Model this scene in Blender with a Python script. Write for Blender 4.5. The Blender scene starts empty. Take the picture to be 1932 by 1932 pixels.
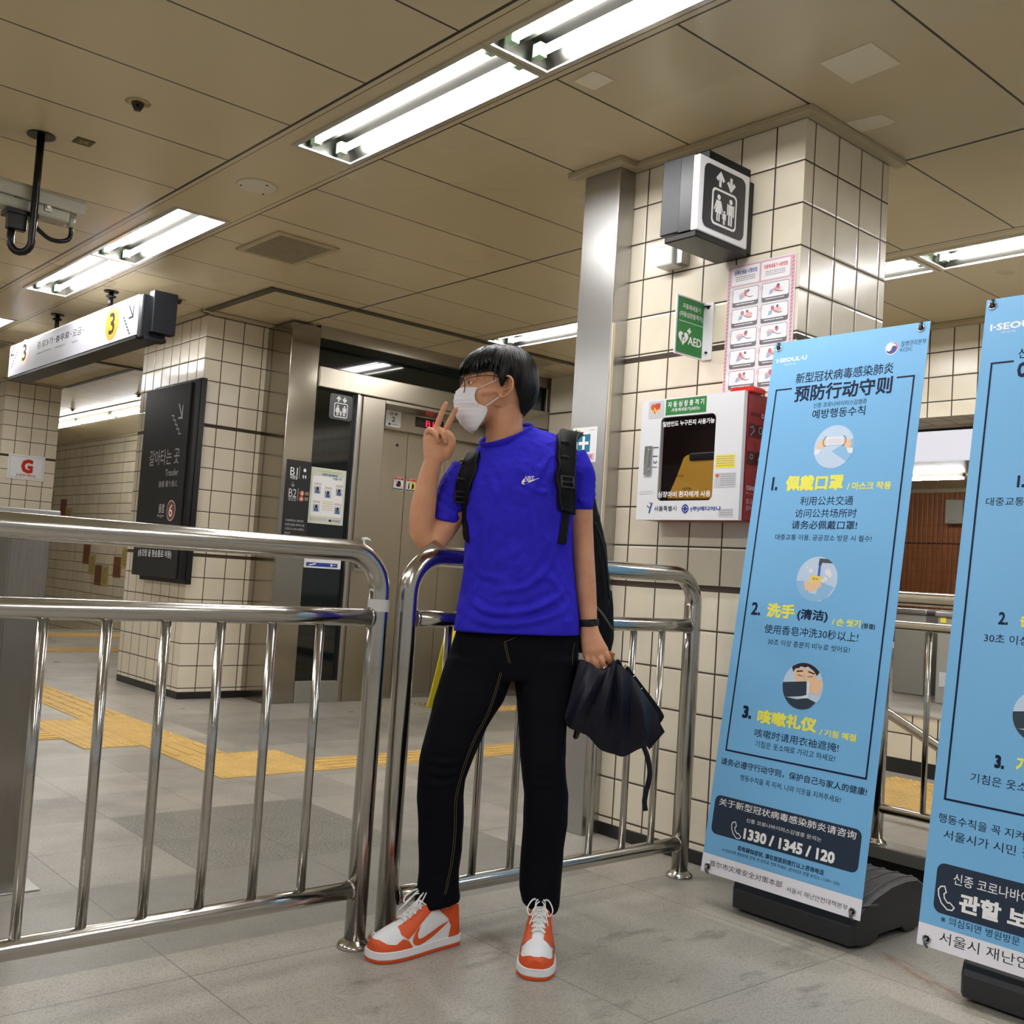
import bpy, bmesh, math, random
import numpy as np
from mathutils import Vector, Matrix, noise as mnoise
from mathutils.bvhtree import BVHTree
random.seed(7); np.random.seed(7)
SC = bpy.context.scene
COL = SC.collection
PI = math.pi

# ---------------------------------------------------------------- camera, world, exposure
cam_d = bpy.data.cameras.new('camera')
cam = bpy.data.objects.new('camera', cam_d); COL.objects.link(cam)
cam_d.sensor_fit = 'HORIZONTAL'; cam_d.sensor_width = 36.0
cam_d.lens = 1983.57 / 1932 * 36.0
cam_d.clip_start = 0.05; cam_d.clip_end = 200
# columns: image right, image up, backwards, in room axes (x right-away, y left-away, z up)
_r = Vector((0.7508293, -0.65735294, 0.06436202))
_u = Vector((-0.08763938, -0.00256796, 0.99614896))
_b = Vector((-0.65465617, -0.75357847, -0.0595381))
cam.matrix_world = Matrix(((_r.x, _u.x, _b.x, 0), (_r.y, _u.y, _b.y, 0), (_r.z, _u.z, _b.z, 1.08), (0, 0, 0, 1)))
SC.camera = cam
world = bpy.data.worlds.new('station_ambient'); SC.world = world
world.use_nodes = True
world.node_tree.nodes['Background'].inputs[0].default_value = (0.95, 0.94, 0.92, 1)
world.node_tree.nodes['Background'].inputs[1].default_value = 0.25
SC.view_settings.view_transform = 'Standard'
SC.view_settings.look = 'None'
SC.view_settings.gamma = 1.0
SC.view_settings.use_curve_mapping = False
SC.view_settings.exposure = 0.62
TUBE_POWER = 52.0

# ---------------------------------------------------------------- helpers
def S(h):
    h = h.lstrip('#'); c = [int(h[i:i+2], 16) / 255 for i in (0, 2, 4)]
    return tuple((x / 12.92 if x <= .04045 else ((x + .055) / 1.055) ** 2.4) for x in c) + (1.0,)

MATS = {}
def mat(name, col='#888888', rough=.5, metal=0., emit=0., coat=0., spec=None, sss=0., trans=0., alpha=1., ior=None):
    if name in MATS: return MATS[name]
    m = bpy.data.materials.new(name); m.use_nodes = True
    b = m.node_tree.nodes['Principled BSDF']
    c = S(col) if isinstance(col, str) else col
    b.inputs['Base Color'].default_value = c
    b.inputs['Roughness'].default_value = rough
    b.inputs['Metallic'].default_value = metal
    if emit:
        b.inputs['Emission Color'].default_value = c; b.inputs['Emission Strength'].default_value = emit
    if coat: b.inputs['Coat Weight'].default_value = coat
    if spec is not None: b.inputs['Specular IOR Level'].default_value = spec
    if sss:
        b.inputs['Subsurface Weight'].default_value = sss; b.inputs['Subsurface Radius'].default_value = (.012, .005, .003)
        b.inputs['Subsurface Scale'].default_value = 1.0
    if trans: b.inputs['Transmission Weight'].default_value = trans
    if ior: b.inputs['IOR'].default_value = ior
    if alpha < 1: b.inputs['Alpha'].default_value = alpha
    MATS[name] = m
    return m

class NT:
    """small node-writing helper"""
    def __init__(s, m): s.m = m; s.t = m.node_tree; s.b = s.t.nodes['Principled BSDF']
    def n(s, typ, **kw):
        x = s.t.nodes.new(typ)
        for k, v in kw.items(): setattr(x, k, v)
        return x
    def put(s, sock, v):
        if hasattr(v, 'is_output'): s.t.links.new(v, sock)
        else: sock.default_value = v
    def m_(s, op, a, b=None, c=None):
        x = s.n('ShaderNodeMath', operation=op); s.put(x.inputs[0], a)
        if b is not None: s.put(x.inputs[1], b)
        if c is not None: s.put(x.inputs[2], c)
        return x.outputs[0]
    def uv(s):
        x = s.n('ShaderNodeUVMap'); sp = s.n('ShaderNodeSeparateXYZ'); s.t.links.new(x.outputs[0], sp.inputs[0])
        return x.outputs[0], sp.outputs[0], sp.outputs[1]
    def obj(s):
        x = s.n('ShaderNodeTexCoord'); return x.outputs['Object']
    def sep(s, v):
        sp = s.n('ShaderNodeSeparateXYZ'); s.t.links.new(v, sp.inputs[0]); return sp.outputs
    def comb(s, x, y, z=0.):
        c = s.n('ShaderNodeCombineXYZ'); s.put(c.inputs[0], x); s.put(c.inputs[1], y); s.put(c.inputs[2], z); return c.outputs[0]
    def mapping(s, v, scale):
        x = s.n('ShaderNodeMapping'); s.t.links.new(v, x.inputs[0]); x.inputs['Scale'].default_value = scale; return x.outputs[0]
    def noise(s, v, scale, detail=3., rough=.55, out=0):
        x = s.n('ShaderNodeTexNoise'); s.put(x.inputs['Vector'], v); x.inputs['Scale'].default_value = scale
        x.inputs['Detail'].default_value = detail; x.inputs['Roughness'].default_value = rough
        return x.outputs[out]
    def white(s, v):
        x = s.n('ShaderNodeTexWhiteNoise'); x.noise_dimensions = '2D'; s.put(x.inputs['Vector'], v); return x.outputs[0]
    def ramp(s, f, a, b, lo=0., hi=1.):
        x = s.n('ShaderNodeMapRange'); s.put(x.inputs[0], f); x.inputs[1].default_value = a; x.inputs[2].default_value = b
        x.inputs[3].default_value = lo; x.inputs[4].default_value = hi; return x.outputs[0]
    def mix(s, f, a, b, mode='MIX'):
        x = s.n('ShaderNodeMix', data_type='RGBA', blend_type=mode); s.put(x.inputs[0], f); s.put(x.inputs[6], a); s.put(x.inputs[7], b)
        return x.outputs[2]
    def bump(s, h, strength=.3, dist=.01):
        x = s.n('ShaderNodeBump'); s.put(x.inputs['Height'], h); x.inputs['Strength'].default_value = strength; x.inputs['Distance'].default_value = dist
        s.t.links.new(x.outputs[0], s.b.inputs['Normal']); return x
    def line(s, u, p, o, w):
        """1 on lines of width w repeating every p from o"""
        f = s.m_('FRACT', s.m_('ADD', s.m_('DIVIDE', s.m_('SUBTRACT', u, o), p), .5))
        d = s.m_('MULTIPLY', s.m_('ABSOLUTE', s.m_('SUBTRACT', f, .5)), p)
        return d
    def band(s, u, a, b):
        return s.m_('MULTIPLY', s.m_('GREATER_THAN', u, a), s.m_('LESS_THAN', u, b))
    def col(s, v): s.put(s.b.inputs['Base Color'], v)
    def rough(s, v): s.put(s.b.inputs['Roughness'], v)

def MB(): return bmesh.new()
def uvl(bm): return bm.loops.layers.uv.verify()
def face(bm, pts, uvs=None, mi=0, smooth=False):
    vs = [bm.verts.new(p) for p in pts]
    f = bm.faces.new(vs); f.material_index = mi; f.smooth = smooth
    L = uvl(bm)
    if uvs:
        for l, t in zip(f.loops, uvs): l[L].uv = t
    return f
def box(bm, a, b, bev=0., mi=0, M=None):
    """axis box; uv = metres along the two in-plane axes"""
    x0, y0, z0 = a; x1, y1, z1 = b
    P = [(x0,y0,z0),(x1,y0,z0),(x1,y1,z0),(x0,y1,z0),(x0,y0,z1),(x1,y0,z1),(x1,y1,z1),(x0,y1,z1)]
    vs = [bm.verts.new(p) for p in P]; L = uvl(bm); fs = []
    for idx, ax in (((0,3,2,1),2),((4,5,6,7),2),((0,1,5,4),1),((2,3,7,6),1),((1,2,6,5),0),((3,0,4,7),0)):
        f = bm.faces.new([vs[i] for i in idx]); f.material_index = mi; fs.append(f)
        for l in f.loops:
            c = l.vert.co
            l[L].uv = (c.y, c.z) if ax == 0 else ((c.x, c.z) if ax == 1 else (c.x, c.y))
    if bev:
        es = list({e for f in fs for e in f.edges})
        r = bmesh.ops.bevel(bm, geom=es, offset=bev, segments=2, profile=.5, affect='EDGES')
        for f in r['faces']: f.material_index = mi
    if M is not None:
        seen = set()
        for v in bm.verts:
            if v not in seen: seen.add(v)
    return fs
def frames(pts, up=None):
    P = [Vector(p) for p in pts]; T = []
    for i in range(len(P)):
        t = (P[min(i+1, len(P)-1)] - P[max(i-1, 0)]); T.append(t.normalized())
    n = Vector(up) if up else (Vector((0,0,1)) if abs(T[0].z) < .9 else Vector((1,0,0)))
    out = []
    for t in T:
        n = (n - t * n.dot(t)); n.normalize(); out.append((n.copy(), t.cross(n)))
    return P, T, out
def tube(bm, pts, r, seg=12, mi=0, cap=True, up=None, rb=None, smooth=True, rnd=False):
    """swept tube; r number or list; rb second half-axis"""
    P, T, F = frames(pts, up); n = len(P)
    R = r if isinstance(r, (list, tuple)) else [r]*n
    RB = rb if isinstance(rb, (list, tuple)) else ([rb]*n if rb else R)
    rings = []
    if rnd:   # rounded ends
        P2, R2, B2, F2 = [], [], [], []
        for k in (.0, .5, .85):
            s = math.sqrt(max(0, 1-(1-k)**2)); P2.append(P[0]-T[0]*R[0]*(1-k)); R2.append(max(R[0]*s, R[0]*.12)); B2.append(max(RB[0]*s, RB[0]*.12)); F2.append(F[0])
        P2 += P; R2 += R; B2 += RB; F2 += F
        for k in (.15, .5, 1.):
            s = math.sqrt(max(0, 1-k*k)); P2.append(P[-1]+T[-1]*R[-1]*k); R2.append(max(R[-1]*s, R[-1]*.12)); B2.append(max(RB[-1]*s, RB[-1]*.12)); F2.append(F[-1])
        P, R, RB, F = P2, R2, B2, F2
    for p, a, b, (u, v) in zip(P, R, RB, F):
        rings.append([bm.verts.new(p + u*a*math.cos(2*PI*k/seg) + v*b*math.sin(2*PI*k/seg)) for k in range(seg)])
    for i in range(len(rings)-1):
        for k in range(seg):
            f = bm.faces.new((rings[i][k], rings[i][(k+1)%seg], rings[i+1][(k+1)%seg], rings[i+1][k])); f.smooth = smooth; f.material_index = mi
    if cap:
        f = bm.faces.new(rings[0][::-1]); f.material_index = mi
        f = bm.faces.new(rings[-1]); f.material_index = mi
    return rings
def loft(bm, rings, seg=28, mi=0, cap=True):
    """horizontal superellipse rings (cx, cy, cz, a, b, n)"""
    R = []
    for cx, cy, cz, a, b, n in rings:
        row = []
        for k in range(seg):
            t = 2*PI*k/seg; c, s = math.cos(t), math.sin(t)
            row.append(bm.verts.new((cx + a*math.copysign(abs(c)**(2/n), c), cy + b*math.copysign(abs(s)**(2/n), s), cz)))
        R.append(row)
    up = R[-1][0].co.z > R[0][0].co.z
    for i in range(len(R)-1):
        for k in range(seg):
            q = (R[i][k], R[i][(k+1)%seg], R[i+1][(k+1)%seg], R[i+1][k])
            f = bm.faces.new(q if up else q[::-1]); f.smooth = True; f.material_index = mi
    if cap:
        bm.faces.new(R[0][::-1] if up else R[0]); bm.faces.new(R[-1] if up else R[-1][::-1])
    return R
def lathe(bm, prof, seg=24, M=None, mi=0):
    """profile [(r, z)] about z"""
    R = []
    for r, z in prof:
        R.append([bm.verts.new((r*math.cos(2*PI*k/seg), r*math.sin(2*PI*k/seg), z)) for k in range(seg)])
    if M is not None:
        for row in R:
            for v in row: v.co = M @ v.co
    for i in range(len(R)-1):
        for k in range(seg):
            f = bm.faces.new((R[i][k], R[i][(k+1)%seg], R[i+1][(k+1)%seg], R[i+1][k])); f.smooth = True; f.material_index = mi
    bm.faces.new(R[0][::-1]); bm.faces.new(R[-1])
def arc(p0, c, p1, n=8):
    """rounded corner points from p0 to p1 round the corner c (quarter circle)"""
    p0, c, p1 = Vector(p0), Vector(c), Vector(p1); o = p0 + p1 - c; out = []
    for i in range(n+1):
        t = i/n*PI/2; out.append(o + (p0-o)*math.cos(t) + (p1-o)*math.sin(t))
    return out
def wmat(o):
    if o is None: return Matrix.Identity(4)
    return wmat(o.parent) @ (o.matrix_parent_inverse if o.parent else Matrix.Identity(4)) @ o.matrix_basis
def spl_(pts, n=6):
    P = [Vector(p) for p in pts]; P = [P[0]*2-P[1]] + P + [P[-1]*2-P[-2]]; out = []
    for i in range(1, len(P)-2):
        for k in range(n):
            t = k/n; a, b, c, d = P[i-1:i+3]; out.append(.5*((2*b)+(c-a)*t+(2*a-5*b+4*c-d)*t*t+(3*b-a-3*c+d)*t**3))
    return out + [P[-2]]
def obj(name, bm, m, parent=None, smooth=None, loc=None, inner=False):
    """link a mesh; vertices are in room coordinates unless inner (then in the parent's own)"""
    me = bm if isinstance(bm, bpy.types.Mesh) else None
    if me is None:
        me = bpy.data.meshes.new(name); bm.normal_update(); bm.to_mesh(me); bm.free()
    o = bpy.data.objects.new(name, me); COL.objects.link(o)
    for k in (m if isinstance(m, (list, tuple)) else [m]): me.materials.append(k)
    if smooth is not None:
        for p in me.polygons: p.use_smooth = smooth
    if parent is not None:
        o.parent = parent
        if not inner: o.matrix_parent_inverse = wmat(parent).inverted()
    if loc is not None: o.location = loc
    return o
def obj_each(name, bm, m, parent=None, inner=False):
    """one object for every loose piece of the mesh"""
    todo = set(bm.verts); out = []
    while todo:
        st = [next(iter(todo))]; isl = set(st)
        while st:
            for e in st.pop().link_edges:
                for q in e.verts:
                    if q not in isl: isl.add(q); st.append(q)
        todo -= isl; out.append(isl)
    out.sort(key=lambda c: min(q.index for q in c)) if False else None
    for isl in out:
        nb = bmesh.new(); mp = {q: nb.verts.new(q.co) for q in isl}
        for f in {f for q in isl for f in q.link_faces}:
            g = nb.faces.new([mp[q] for q in f.verts]); g.smooth = f.smooth
        obj(name, nb, m, parent, inner=inner)
    bm.free()
def tag(o, label=None, cat=None, group=None, kind=None):
    if label: o['label'] = label
    if cat: o['category'] = cat
    if group: o['group'] = group
    if kind: o['kind'] = kind
    return o
def thing(name, label, cat, loc=(0,0,0), group=None, rotz=0.):
    o = bpy.data.objects.new(name, None); COL.objects.link(o); o.location = loc; o.rotation_euler = (0,0,rotz)
    o.empty_display_size = .05
    return tag(o, label, cat, group)
def struct(name, bm, m, label=None, smooth=None):
    o = obj(name, bm, m, smooth=smooth); o['kind'] = 'structure'
    if label: o['label'] = label
    return o
def holes_sheet(bm, x0, x1, y0, y1, z, holes, down=True, extra_x=(), extra_y=()):
    xs = sorted({x0, x1, *[h[0] for h in holes], *[h[1] for h in holes], *extra_x}); ys = sorted({y0, y1, *[h[2] for h in holes], *[h[3] for h in holes], *extra_y})
    xs = [x for x in xs if x0 <= x <= x1]; ys = [y for y in ys if y0 <= y <= y1]
    for i in range(len(xs)-1):
        for j in range(len(ys)-1):
            cx, cy = (xs[i]+xs[i+1])/2, (ys[j]+ys[j+1])/2
            if any(h[0] < cx < h[1] and h[2] < cy < h[3] for h in holes): continue
            P = [(xs[i],ys[j],z),(xs[i],ys[j+1],z),(xs[i+1],ys[j+1],z),(xs[i+1],ys[j],z)]
            if not down: P = P[::-1]
            face(bm, P, [(p[0], p[1]) for p in P])

# ---- flat graphics: shapes laid on a plane (origin, u, v), one mesh per colour
_txt = {}
def text_mesh(s, bold):
    k = (s, bold)
    if k not in _txt:
        c = bpy.data.curves.new('t', 'FONT'); c.body = s; c.offset = bold; c.resolution_u = 2
        o = bpy.data.objects.new('t', c); me = bpy.data.meshes.new_from_object(o)
        V = np.array([v.co[:2] for v in me.vertices]); Fc = [list(p.vertices) for p in me.polygons]
        bpy.data.objects.remove(o); bpy.data.curves.remove(c); bpy.data.meshes.remove(me)
        lo, hi = V.min(0), V.max(0); _txt[k] = ((V-lo), (hi-lo), Fc)
    return _txt[k]
class Sheet:
    def __init__(s, o, u, v, lift=.0007):
        s.o, s.u, s.v = Vector(o), Vector(u), Vector(v); s.n = s.u.cross(s.v).normalized(); s.lift = lift; s.L = {}; s.k = 0
    def P(s, p, lay): return s.o + s.u*p[0] + s.v*p[1] + s.n*(s.lift*(1+.5*lay) + (s.k % 16)*4e-6)   # tiny steps keep overlapping print apart
    def bm(s, c):
        if c not in s.L: s.L[c] = bmesh.new()
        return s.L[c]
    def poly(s, c, pts, lay=0):
        s.k += 1
        b = s.bm(c); f = b.faces.new([b.verts.new(s.P(p, lay)) for p in pts]); f.normal_update()
        if f.normal.dot(s.n) < 0: f.normal_flip()
        if len(pts) > 4: bmesh.ops.triangulate(b, faces=[f])
    def rect(s, c, u0, v0, u1, v1, lay=0): s.poly(c, [(u0,v0),(u1,v0),(u1,v1),(u0,v1)], lay)
    def rrect(s, c, u0, v0, u1, v1, r, lay=0):
        pts = []
        for cx, cy, a in ((u1-r,v1-r,0),(u0+r,v1-r,90),(u0+r,v0+r,180),(u1-r,v0+r,270)):
            for k in range(7): t = math.radians(a+15*k); pts.append((cx+r*math.cos(t), cy+r*math.sin(t)))
        s.poly(c, pts, lay)
    def ell(s, c, cu, cv, ru, rv=None, lay=0, a0=0, a1=360, n=36):
        rv = rv or ru; pts = [(cu+ru*math.cos(math.radians(a0+(a1-a0)*k/n)), cv+rv*math.sin(math.radians(a0+(a1-a0)*k/n))) for k in range(n if a1-a0 == 360 else n+1)]
        s.poly(c, pts, lay)
    def clip_ell(s, c, pts, cu, cv, ru, rv, lay=0):
        """polygon clipped to an ellipse by pushing outside points in"""
        out = []
        for i in range(len(pts)):
            a, b = pts[i], pts[(i+1) % len(pts)]
            for k in range(8):
                t = k/8; p = (a[0]+(b[0]-a[0])*t, a[1]+(b[1]-a[1])*t); d = math.hypot((p[0]-cu)/ru, (p[1]-cv)/rv)
                out.append(p if d <= 1 else (cu+(p[0]-cu)/d, cv+(p[1]-cv)/d))
        s.poly(c, out, lay)
    def stroke(s, c, pts, w, lay=0, close=False):
        q = list(pts) + ([pts[0]] if close else [])
        for i in range(len(q)-1):
            a, b = Vector(q[i]), Vector(q[i+1]); d = (b-a)
            if d.length < 1e-9: continue
            d.normalize(); n = Vector((-d.y, d.x))*w/2; e = d*w/2*.98
            s.poly(c, [tuple(a-e-n), tuple(b+e-n), tuple(b+e+n), tuple(a-e+n)], lay)
    def ring(s, c, cu, cv, ru, rv, w, lay=0, a0=0, a1=360, n=36):
        for k in range(n):
            t0, t1 = [math.radians(a0+(a1-a0)*x/n) for x in (k, k+1)]
            s.poly(c, [(cu+ru*math.cos(t0), cv+rv*math.sin(t0)), (cu+ru*math.cos(t1), cv+rv*math.sin(t1)), (cu+(ru-w)*math.cos(t1), cv+(rv-w)*math.sin(t1)), (cu+(ru-w)*math.cos(t0), cv+(rv-w)*math.sin(t0))], lay)
    def text(s, c, t, bx, bold=0., lay=1):
        """text fitted to the box (u0, v0, u1, v1); u1 None keeps proportions"""
        V, hi, Fc = text_mesh(t, 0.); u0, v0, u1, v1 = bx
        d = bold*.8 if bold > .004 else 0.   # heavier strokes: the same glyphs again, shifted by a fraction of the em
        sy = (v1-v0)/(hi[1]+2*d); sx = sy if u1 is None else (u1-u0)/(hi[0]+2*d)
        b = s.bm(c)
        for ox, oy in (((0,0),) if not d else ((d,d),(d,-d),(-d,d),(-d,-d)) if bold < .025 else ((d,d),(d,-d),(-d,d),(-d,-d),(0,d),(0,-d),(d,0),(-d,0))):
            s.k += 1
            vs = [b.verts.new(s.P((u0+(p[0]+d+ox)*sx, v0+(p[1]+d+oy)*sy), lay)) for p in V]
            for f in Fc: b.faces.new([vs[i] for i in f])
    def scribble(s, c, u0, v0, u1, v1, rows, lay=1, fill=.5):
        """rows of tiny print too small to read, as word-length bars"""
        h = (v1-v0)/rows
        for i in range(rows):
            u = u0
            while u < u1:
                w = random.uniform(.02, .09)*(u1-u0); e = min(u+w, u1)
                s.rect(c, u, v1-(i+fill)*h, e, v1-(i+.12)*h, lay); u = e + .022*(u1-u0)
    def build(s, parent, names=None):
        """names: material name -> part name"""
        for c, b in s.L.items():
            obj((names or {}).get(c, 'lettering'), b, MATS[c], parent)
        s.L = {}
def copy_tree(o, loc=None, parent=None):
    c = o.copy(); COL.objects.link(c)
    if parent is not None: c.parent = parent
    if loc is not None: c.location = loc
    for ch in o.children: copy_tree(ch, None, c)
    return c
# ---------------------------------------------------------------- materials of the place
H = 2.918
def tile_mat(name, pu, pv, ou, ov, gw, col, grout, rough=.22, var=.05, bands=(), warm=None):
    m = mat(name, col, rough); t = NT(m); _, u, v = t.uv()
    du, dv = t.line(u, pu, ou, gw), t.line(v, pv, ov, gw)
    d = t.m_('MINIMUM', du, dv)
    g = t.ramp(d, gw*.5, gw*.5+.0012, 1, 0)
    cu = t.m_('FLOOR', t.m_('DIVIDE', t.m_('SUBTRACT', u, ou), pu)); cv = t.m_('FLOOR', t.m_('DIVIDE', t.m_('SUBTRACT', v, ov), pv))
    w = t.white(t.comb(cu, cv))
    base = t.mix(t.m_('MULTIPLY', w, var), S(col), S('#b9a98a'))
    cloud = t.noise(t.obj(), 5., 3.)
    base = t.mix(t.ramp(cloud, .45, .8, 0, .16), base, S('#a99a7c'))
    for a, b in bands:
        g = t.m_('MAXIMUM', g, t.band(v, a, b))
    t.col(t.mix(g, base, S(grout)))
    t.rough(t.m_('ADD', t.m_('MULTIPLY', g, .5), rough))
    hgt = t.m_('ADD', t.ramp(d, gw*.4, gw*.5+.007), t.m_('MULTIPLY', w, .25))
    t.bump(hgt, .35, .004)
    return m
CREAM = '#e4dac4'; GROUT = '#3f3427'
TILE_R = tile_mat('cream_tile_pillar', .1655, .1655, .0965, .081, .0058, CREAM, GROUT, bands=((2.034, 2.058), (1.063, 1.088)))      # grid of the pillar faces
TILE_L = tile_mat('cream_tile_far_pillar', .1655, .1655, .018, .081, .006, CREAM, GROUT, bands=((2.045, 2.072), (1.063, 1.09)))
TILE_W = tile_mat('cream_tile_wall', .1655, .1655, .1, .081, .007, CREAM, GROUT)
def back_tile():
    m = mat('ribbed_tile', '#d6cab0', .3); t = NT(m); _, u, v = t.uv()
    dv = t.line(v, .1655, .163, .006); du = t.line(u, .947, .72, .006)
    d = t.m_('MINIMUM', du, dv); g = t.ramp(d, .004, .007, 1, 0)
    w = t.white(t.comb(t.m_('FLOOR', t.m_('DIVIDE', u, .15)), t.m_('FLOOR', t.m_('DIVIDE', t.m_('SUBTRACT', v, .163), .1655))))
    base = t.mix(t.m_('MULTIPLY', w, .4), S('#d8ccb4'), S('#b3a58c'))
    t.col(t.mix(g, base, S('#4a4033')))
    return m
RIBTILE = back_tile()
def floor_mat():
    m = mat('granite_floor', '#a39e93', .38); t = NT(m); _, u, v = t.uv(); o = t.obj()
    px, py = .41, .42
    du, dv = t.line(u, px*2, 1.25, .004), t.line(v, py*2, 2.58, .004)
    du2, dv2 = t.line(u, px, 1.25, .004), t.line(v, py, 2.58, .004)
    far = t.m_('GREATER_THAN', v, 3.41)
    d = t.m_('MINIMUM', t.mix(far, du, du2) if False else t.m_('ADD', t.m_('MULTIPLY', far, du2), t.m_('MULTIPLY', t.m_('SUBTRACT', 1., far), du)), t.m_('ADD', t.m_('MULTIPLY', far, dv2), t.m_('MULTIPLY', t.m_('SUBTRACT', 1., far), dv)))
    g = t.ramp(d, .0012, .0032, 1, 0)
    cell = t.comb(t.m_('FLOOR', t.m_('DIVIDE', t.m_('SUBTRACT', u, 1.25), px)), t.m_('FLOOR', t.m_('DIVIDE', t.m_('SUBTRACT', v, 2.58), py)))
    cell2 = t.comb(t.m_('FLOOR', t.m_('DIVIDE', t.m_('SUBTRACT', u, 1.25), px*2)), t.m_('FLOOR', t.m_('DIVIDE', t.m_('SUBTRACT', v, 2.58), py*2)))
    w = t.white(cell); w2 = t.white(cell2)
    sp = t.noise(o, 300., 3., .7); sp2 = t.noise(o, 90., 2., .5); cl = t.noise(o, 1.6, 4., .6)
    base = t.mix(t.ramp(sp, .34, .64), S('#7b766d'), S('#cbc5b8'))
    base = t.mix(t.ramp(sp2, .52, .62, 0, .45), base, S('#857f74'))
    tone = t.m_('ADD', t.m_('MULTIPLY', far, t.m_('MULTIPLY', w, .34)), t.m_('MULTIPLY', t.m_('SUBTRACT', 1., far), t.m_('MULTIPLY', w2, .16)))
    base = t.mix(tone, base, S('#5c5a55'))
    # coarser dark granite slabs let into the paving
    k1 = t.m_('MULTIPLY', t.band(u, 1.66, 2.53), t.band(v, 3.41, 4.255)); k2 = t.m_('MULTIPLY', t.band(u, 2.9, 6.2), t.band(v, 5.55, 6.42)); k3 = t.m_('MULTIPLY', t.band(u, -2., 2.9), t.band(v, 2.75, 3.41))
    cs = t.noise(o, 120., 3., .7)
    dk = t.mix(t.ramp(cs, .38, .62), S('#3f3e3b'), S('#a19d92'))
    base = t.mix(t.m_('MULTIPLY', k1, .85), base, dk); base = t.mix(t.m_('MULTIPLY', k2, .6), base, dk); base = t.mix(t.m_('MULTIPLY', k3, .5), base, S('#66645f'))
    base = t.mix(t.ramp(cl, .48, .72, 0, .38), base, S('#57524a'))
    # drip trails and scuffs
    st = t.noise(t.mapping(o, (2.2, 5.5, 1.)), 1.7, 5., .65)
    k4 = t.m_('MULTIPLY', t.band(u, 1.2, 3.0), t.band(v, 1.4, 2.35))
    base = t.mix(t.m_('MULTIPLY', k4, t.ramp(st, .55, .66, 0, .45)), base, S('#4d4a43'))
    # rusty drip stain between the banner bases
    rx, ry = t.m_('SUBTRACT', u, 2.99), t.m_('SUBTRACT', v, 1.50)
    along = t.m_('ADD', t.m_('MULTIPLY', rx, .45), t.m_('MULTIPLY', ry, .89)); across = t.m_('SUBTRACT', t.m_('MULTIPLY', rx, .89), t.m_('MULTIPLY', ry, .45))
    el = t.m_('ADD', t.m_('POWER', t.m_('DIVIDE', along, .27), 2.), t.m_('POWER', t.m_('DIVIDE', across, .045), 2.))
    rn = t.noise(t.comb(t.m_('MULTIPLY', along, 9.), t.m_('MULTIPLY', across, 34.)), 1., 5., .65)
    base = t.mix(t.m_('MULTIPLY', t.ramp(el, .1, 1.1, 1, 0), t.ramp(rn, .42, .64, 0, .8)), base, S('#7d5226'))
    t.col(t.mix(t.m_('MULTIPLY', g, .6), base, S('#4e4a43')))
    t.rough(t.ramp(cl, .3, .7, .26, .5))
    t.bump(sp, .06, .002)
    return m
FLOOR = floor_mat()
def ceil_mat():
    m = mat('enamel_ceiling', '#b0a07c', .3); t = NT(m); _, u, v = t.uv(); o = t.obj()
    strip = t.m_('MAXIMUM', t.band(u, 2.07, 2.53), t.m_('MAXIMUM', t.band(u, 5.06, 5.5), t.band(u, -.93, -.47)))
    lift = t.m_('MULTIPLY', t.band(u, 2.53, 4.0), t.band(v, 5.4, 6.0))
    dv = t.line(v, .5775, 2.243, .01)
    jy = t.m_('MULTIPLY', t.ramp(dv, .0035, .006, 1, 0), t.m_('SUBTRACT', 1., strip))
    jx = None
    for x, wd in ((2.074, .007), (2.105, .002), (2.50, .002), (2.53, .004), (4.0, .008), (5.06, .006), (5.09, .002), (5.5, .004), (-.47, .005), (-.93, .005)):
        k = t.m_('LESS_THAN', t.m_('ABSOLUTE', t.m_('SUBTRACT', u, x)), wd)
        jx = k if jx is None else t.m_('MAXIMUM', jx, k)
    j = t.m_('MAXIMUM', jy, jx)
    cl = t.noise(o, .8, 1., .5)
    pan = t.white(t.comb(t.m_('FLOOR', t.m_('DIVIDE', u, 1.47)), t.m_('FLOOR', t.m_('DIVIDE', t.m_('SUBTRACT', v, 2.243), .5775))))
    base = t.mix(t.ramp(cl, .2, .9, 0, .6), S('#d8c9a6'), S('#c9b892'))
    base = t.mix(t.m_('MULTIPLY', pan, .2), base, S('#b8a983'))
    t.col(t.mix(j, base, S('#2c251b')))
    t.rough(t.ramp(cl, .1, .9, .24, .34))
    return m
CEIL = ceil_mat()
def steel(name, col='#b9b3aa', rough=.28, dirs=(40., 40., 1.5), var=.12):
    m = mat(name, col, rough, 1.0); t = NT(m)
    k = t.noise(t.mapping(t.obj(), dirs), 6., 3., .6)
    t.rough(t.ramp(k, .3, .7, rough-var*.5, rough+var))
    t.col(t.mix(t.ramp(k, .3, .7, 0, .14), S(col), S('#8d877e')))
    return m
RAIL = steel('rail_steel', '#bfbbb4', .17, (3., 60., 60.), .08)
BRUSHED = steel('brushed_steel', '#b3b2b0', .3, (220., 220., 1.2), .06)
ELEV = steel('lift_steel', '#a59d8f', .34, (160., 160., 1.), .06)
BLACKBASE = mat('black_skirting_stone', '#191817', .25)
DARKTRIM = mat('dark_trim', '#4b4335', .45)
CORNICE = mat('cornice_enamel', '#b8ab8b', .35)
BLACKM = mat('black_enamel', '#08080a', .32, spec=.35)
CHAR = mat('charcoal_sign_case', '#14161b', .4, spec=.35)
CHAR2 = mat('charcoal_face', '#28282a', .45, spec=.3)
WHITE = mat('white_face', '#eeeef0', .35)
WHITEL = mat('white_lettering', '#f2f2f2', .4)
BLK = mat('black_lettering', '#141418', .6, spec=.15)
RED = mat('red_print', '#c8321f', .4)
GREEN = mat('green_print', '#1f7a33', .35)
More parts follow.
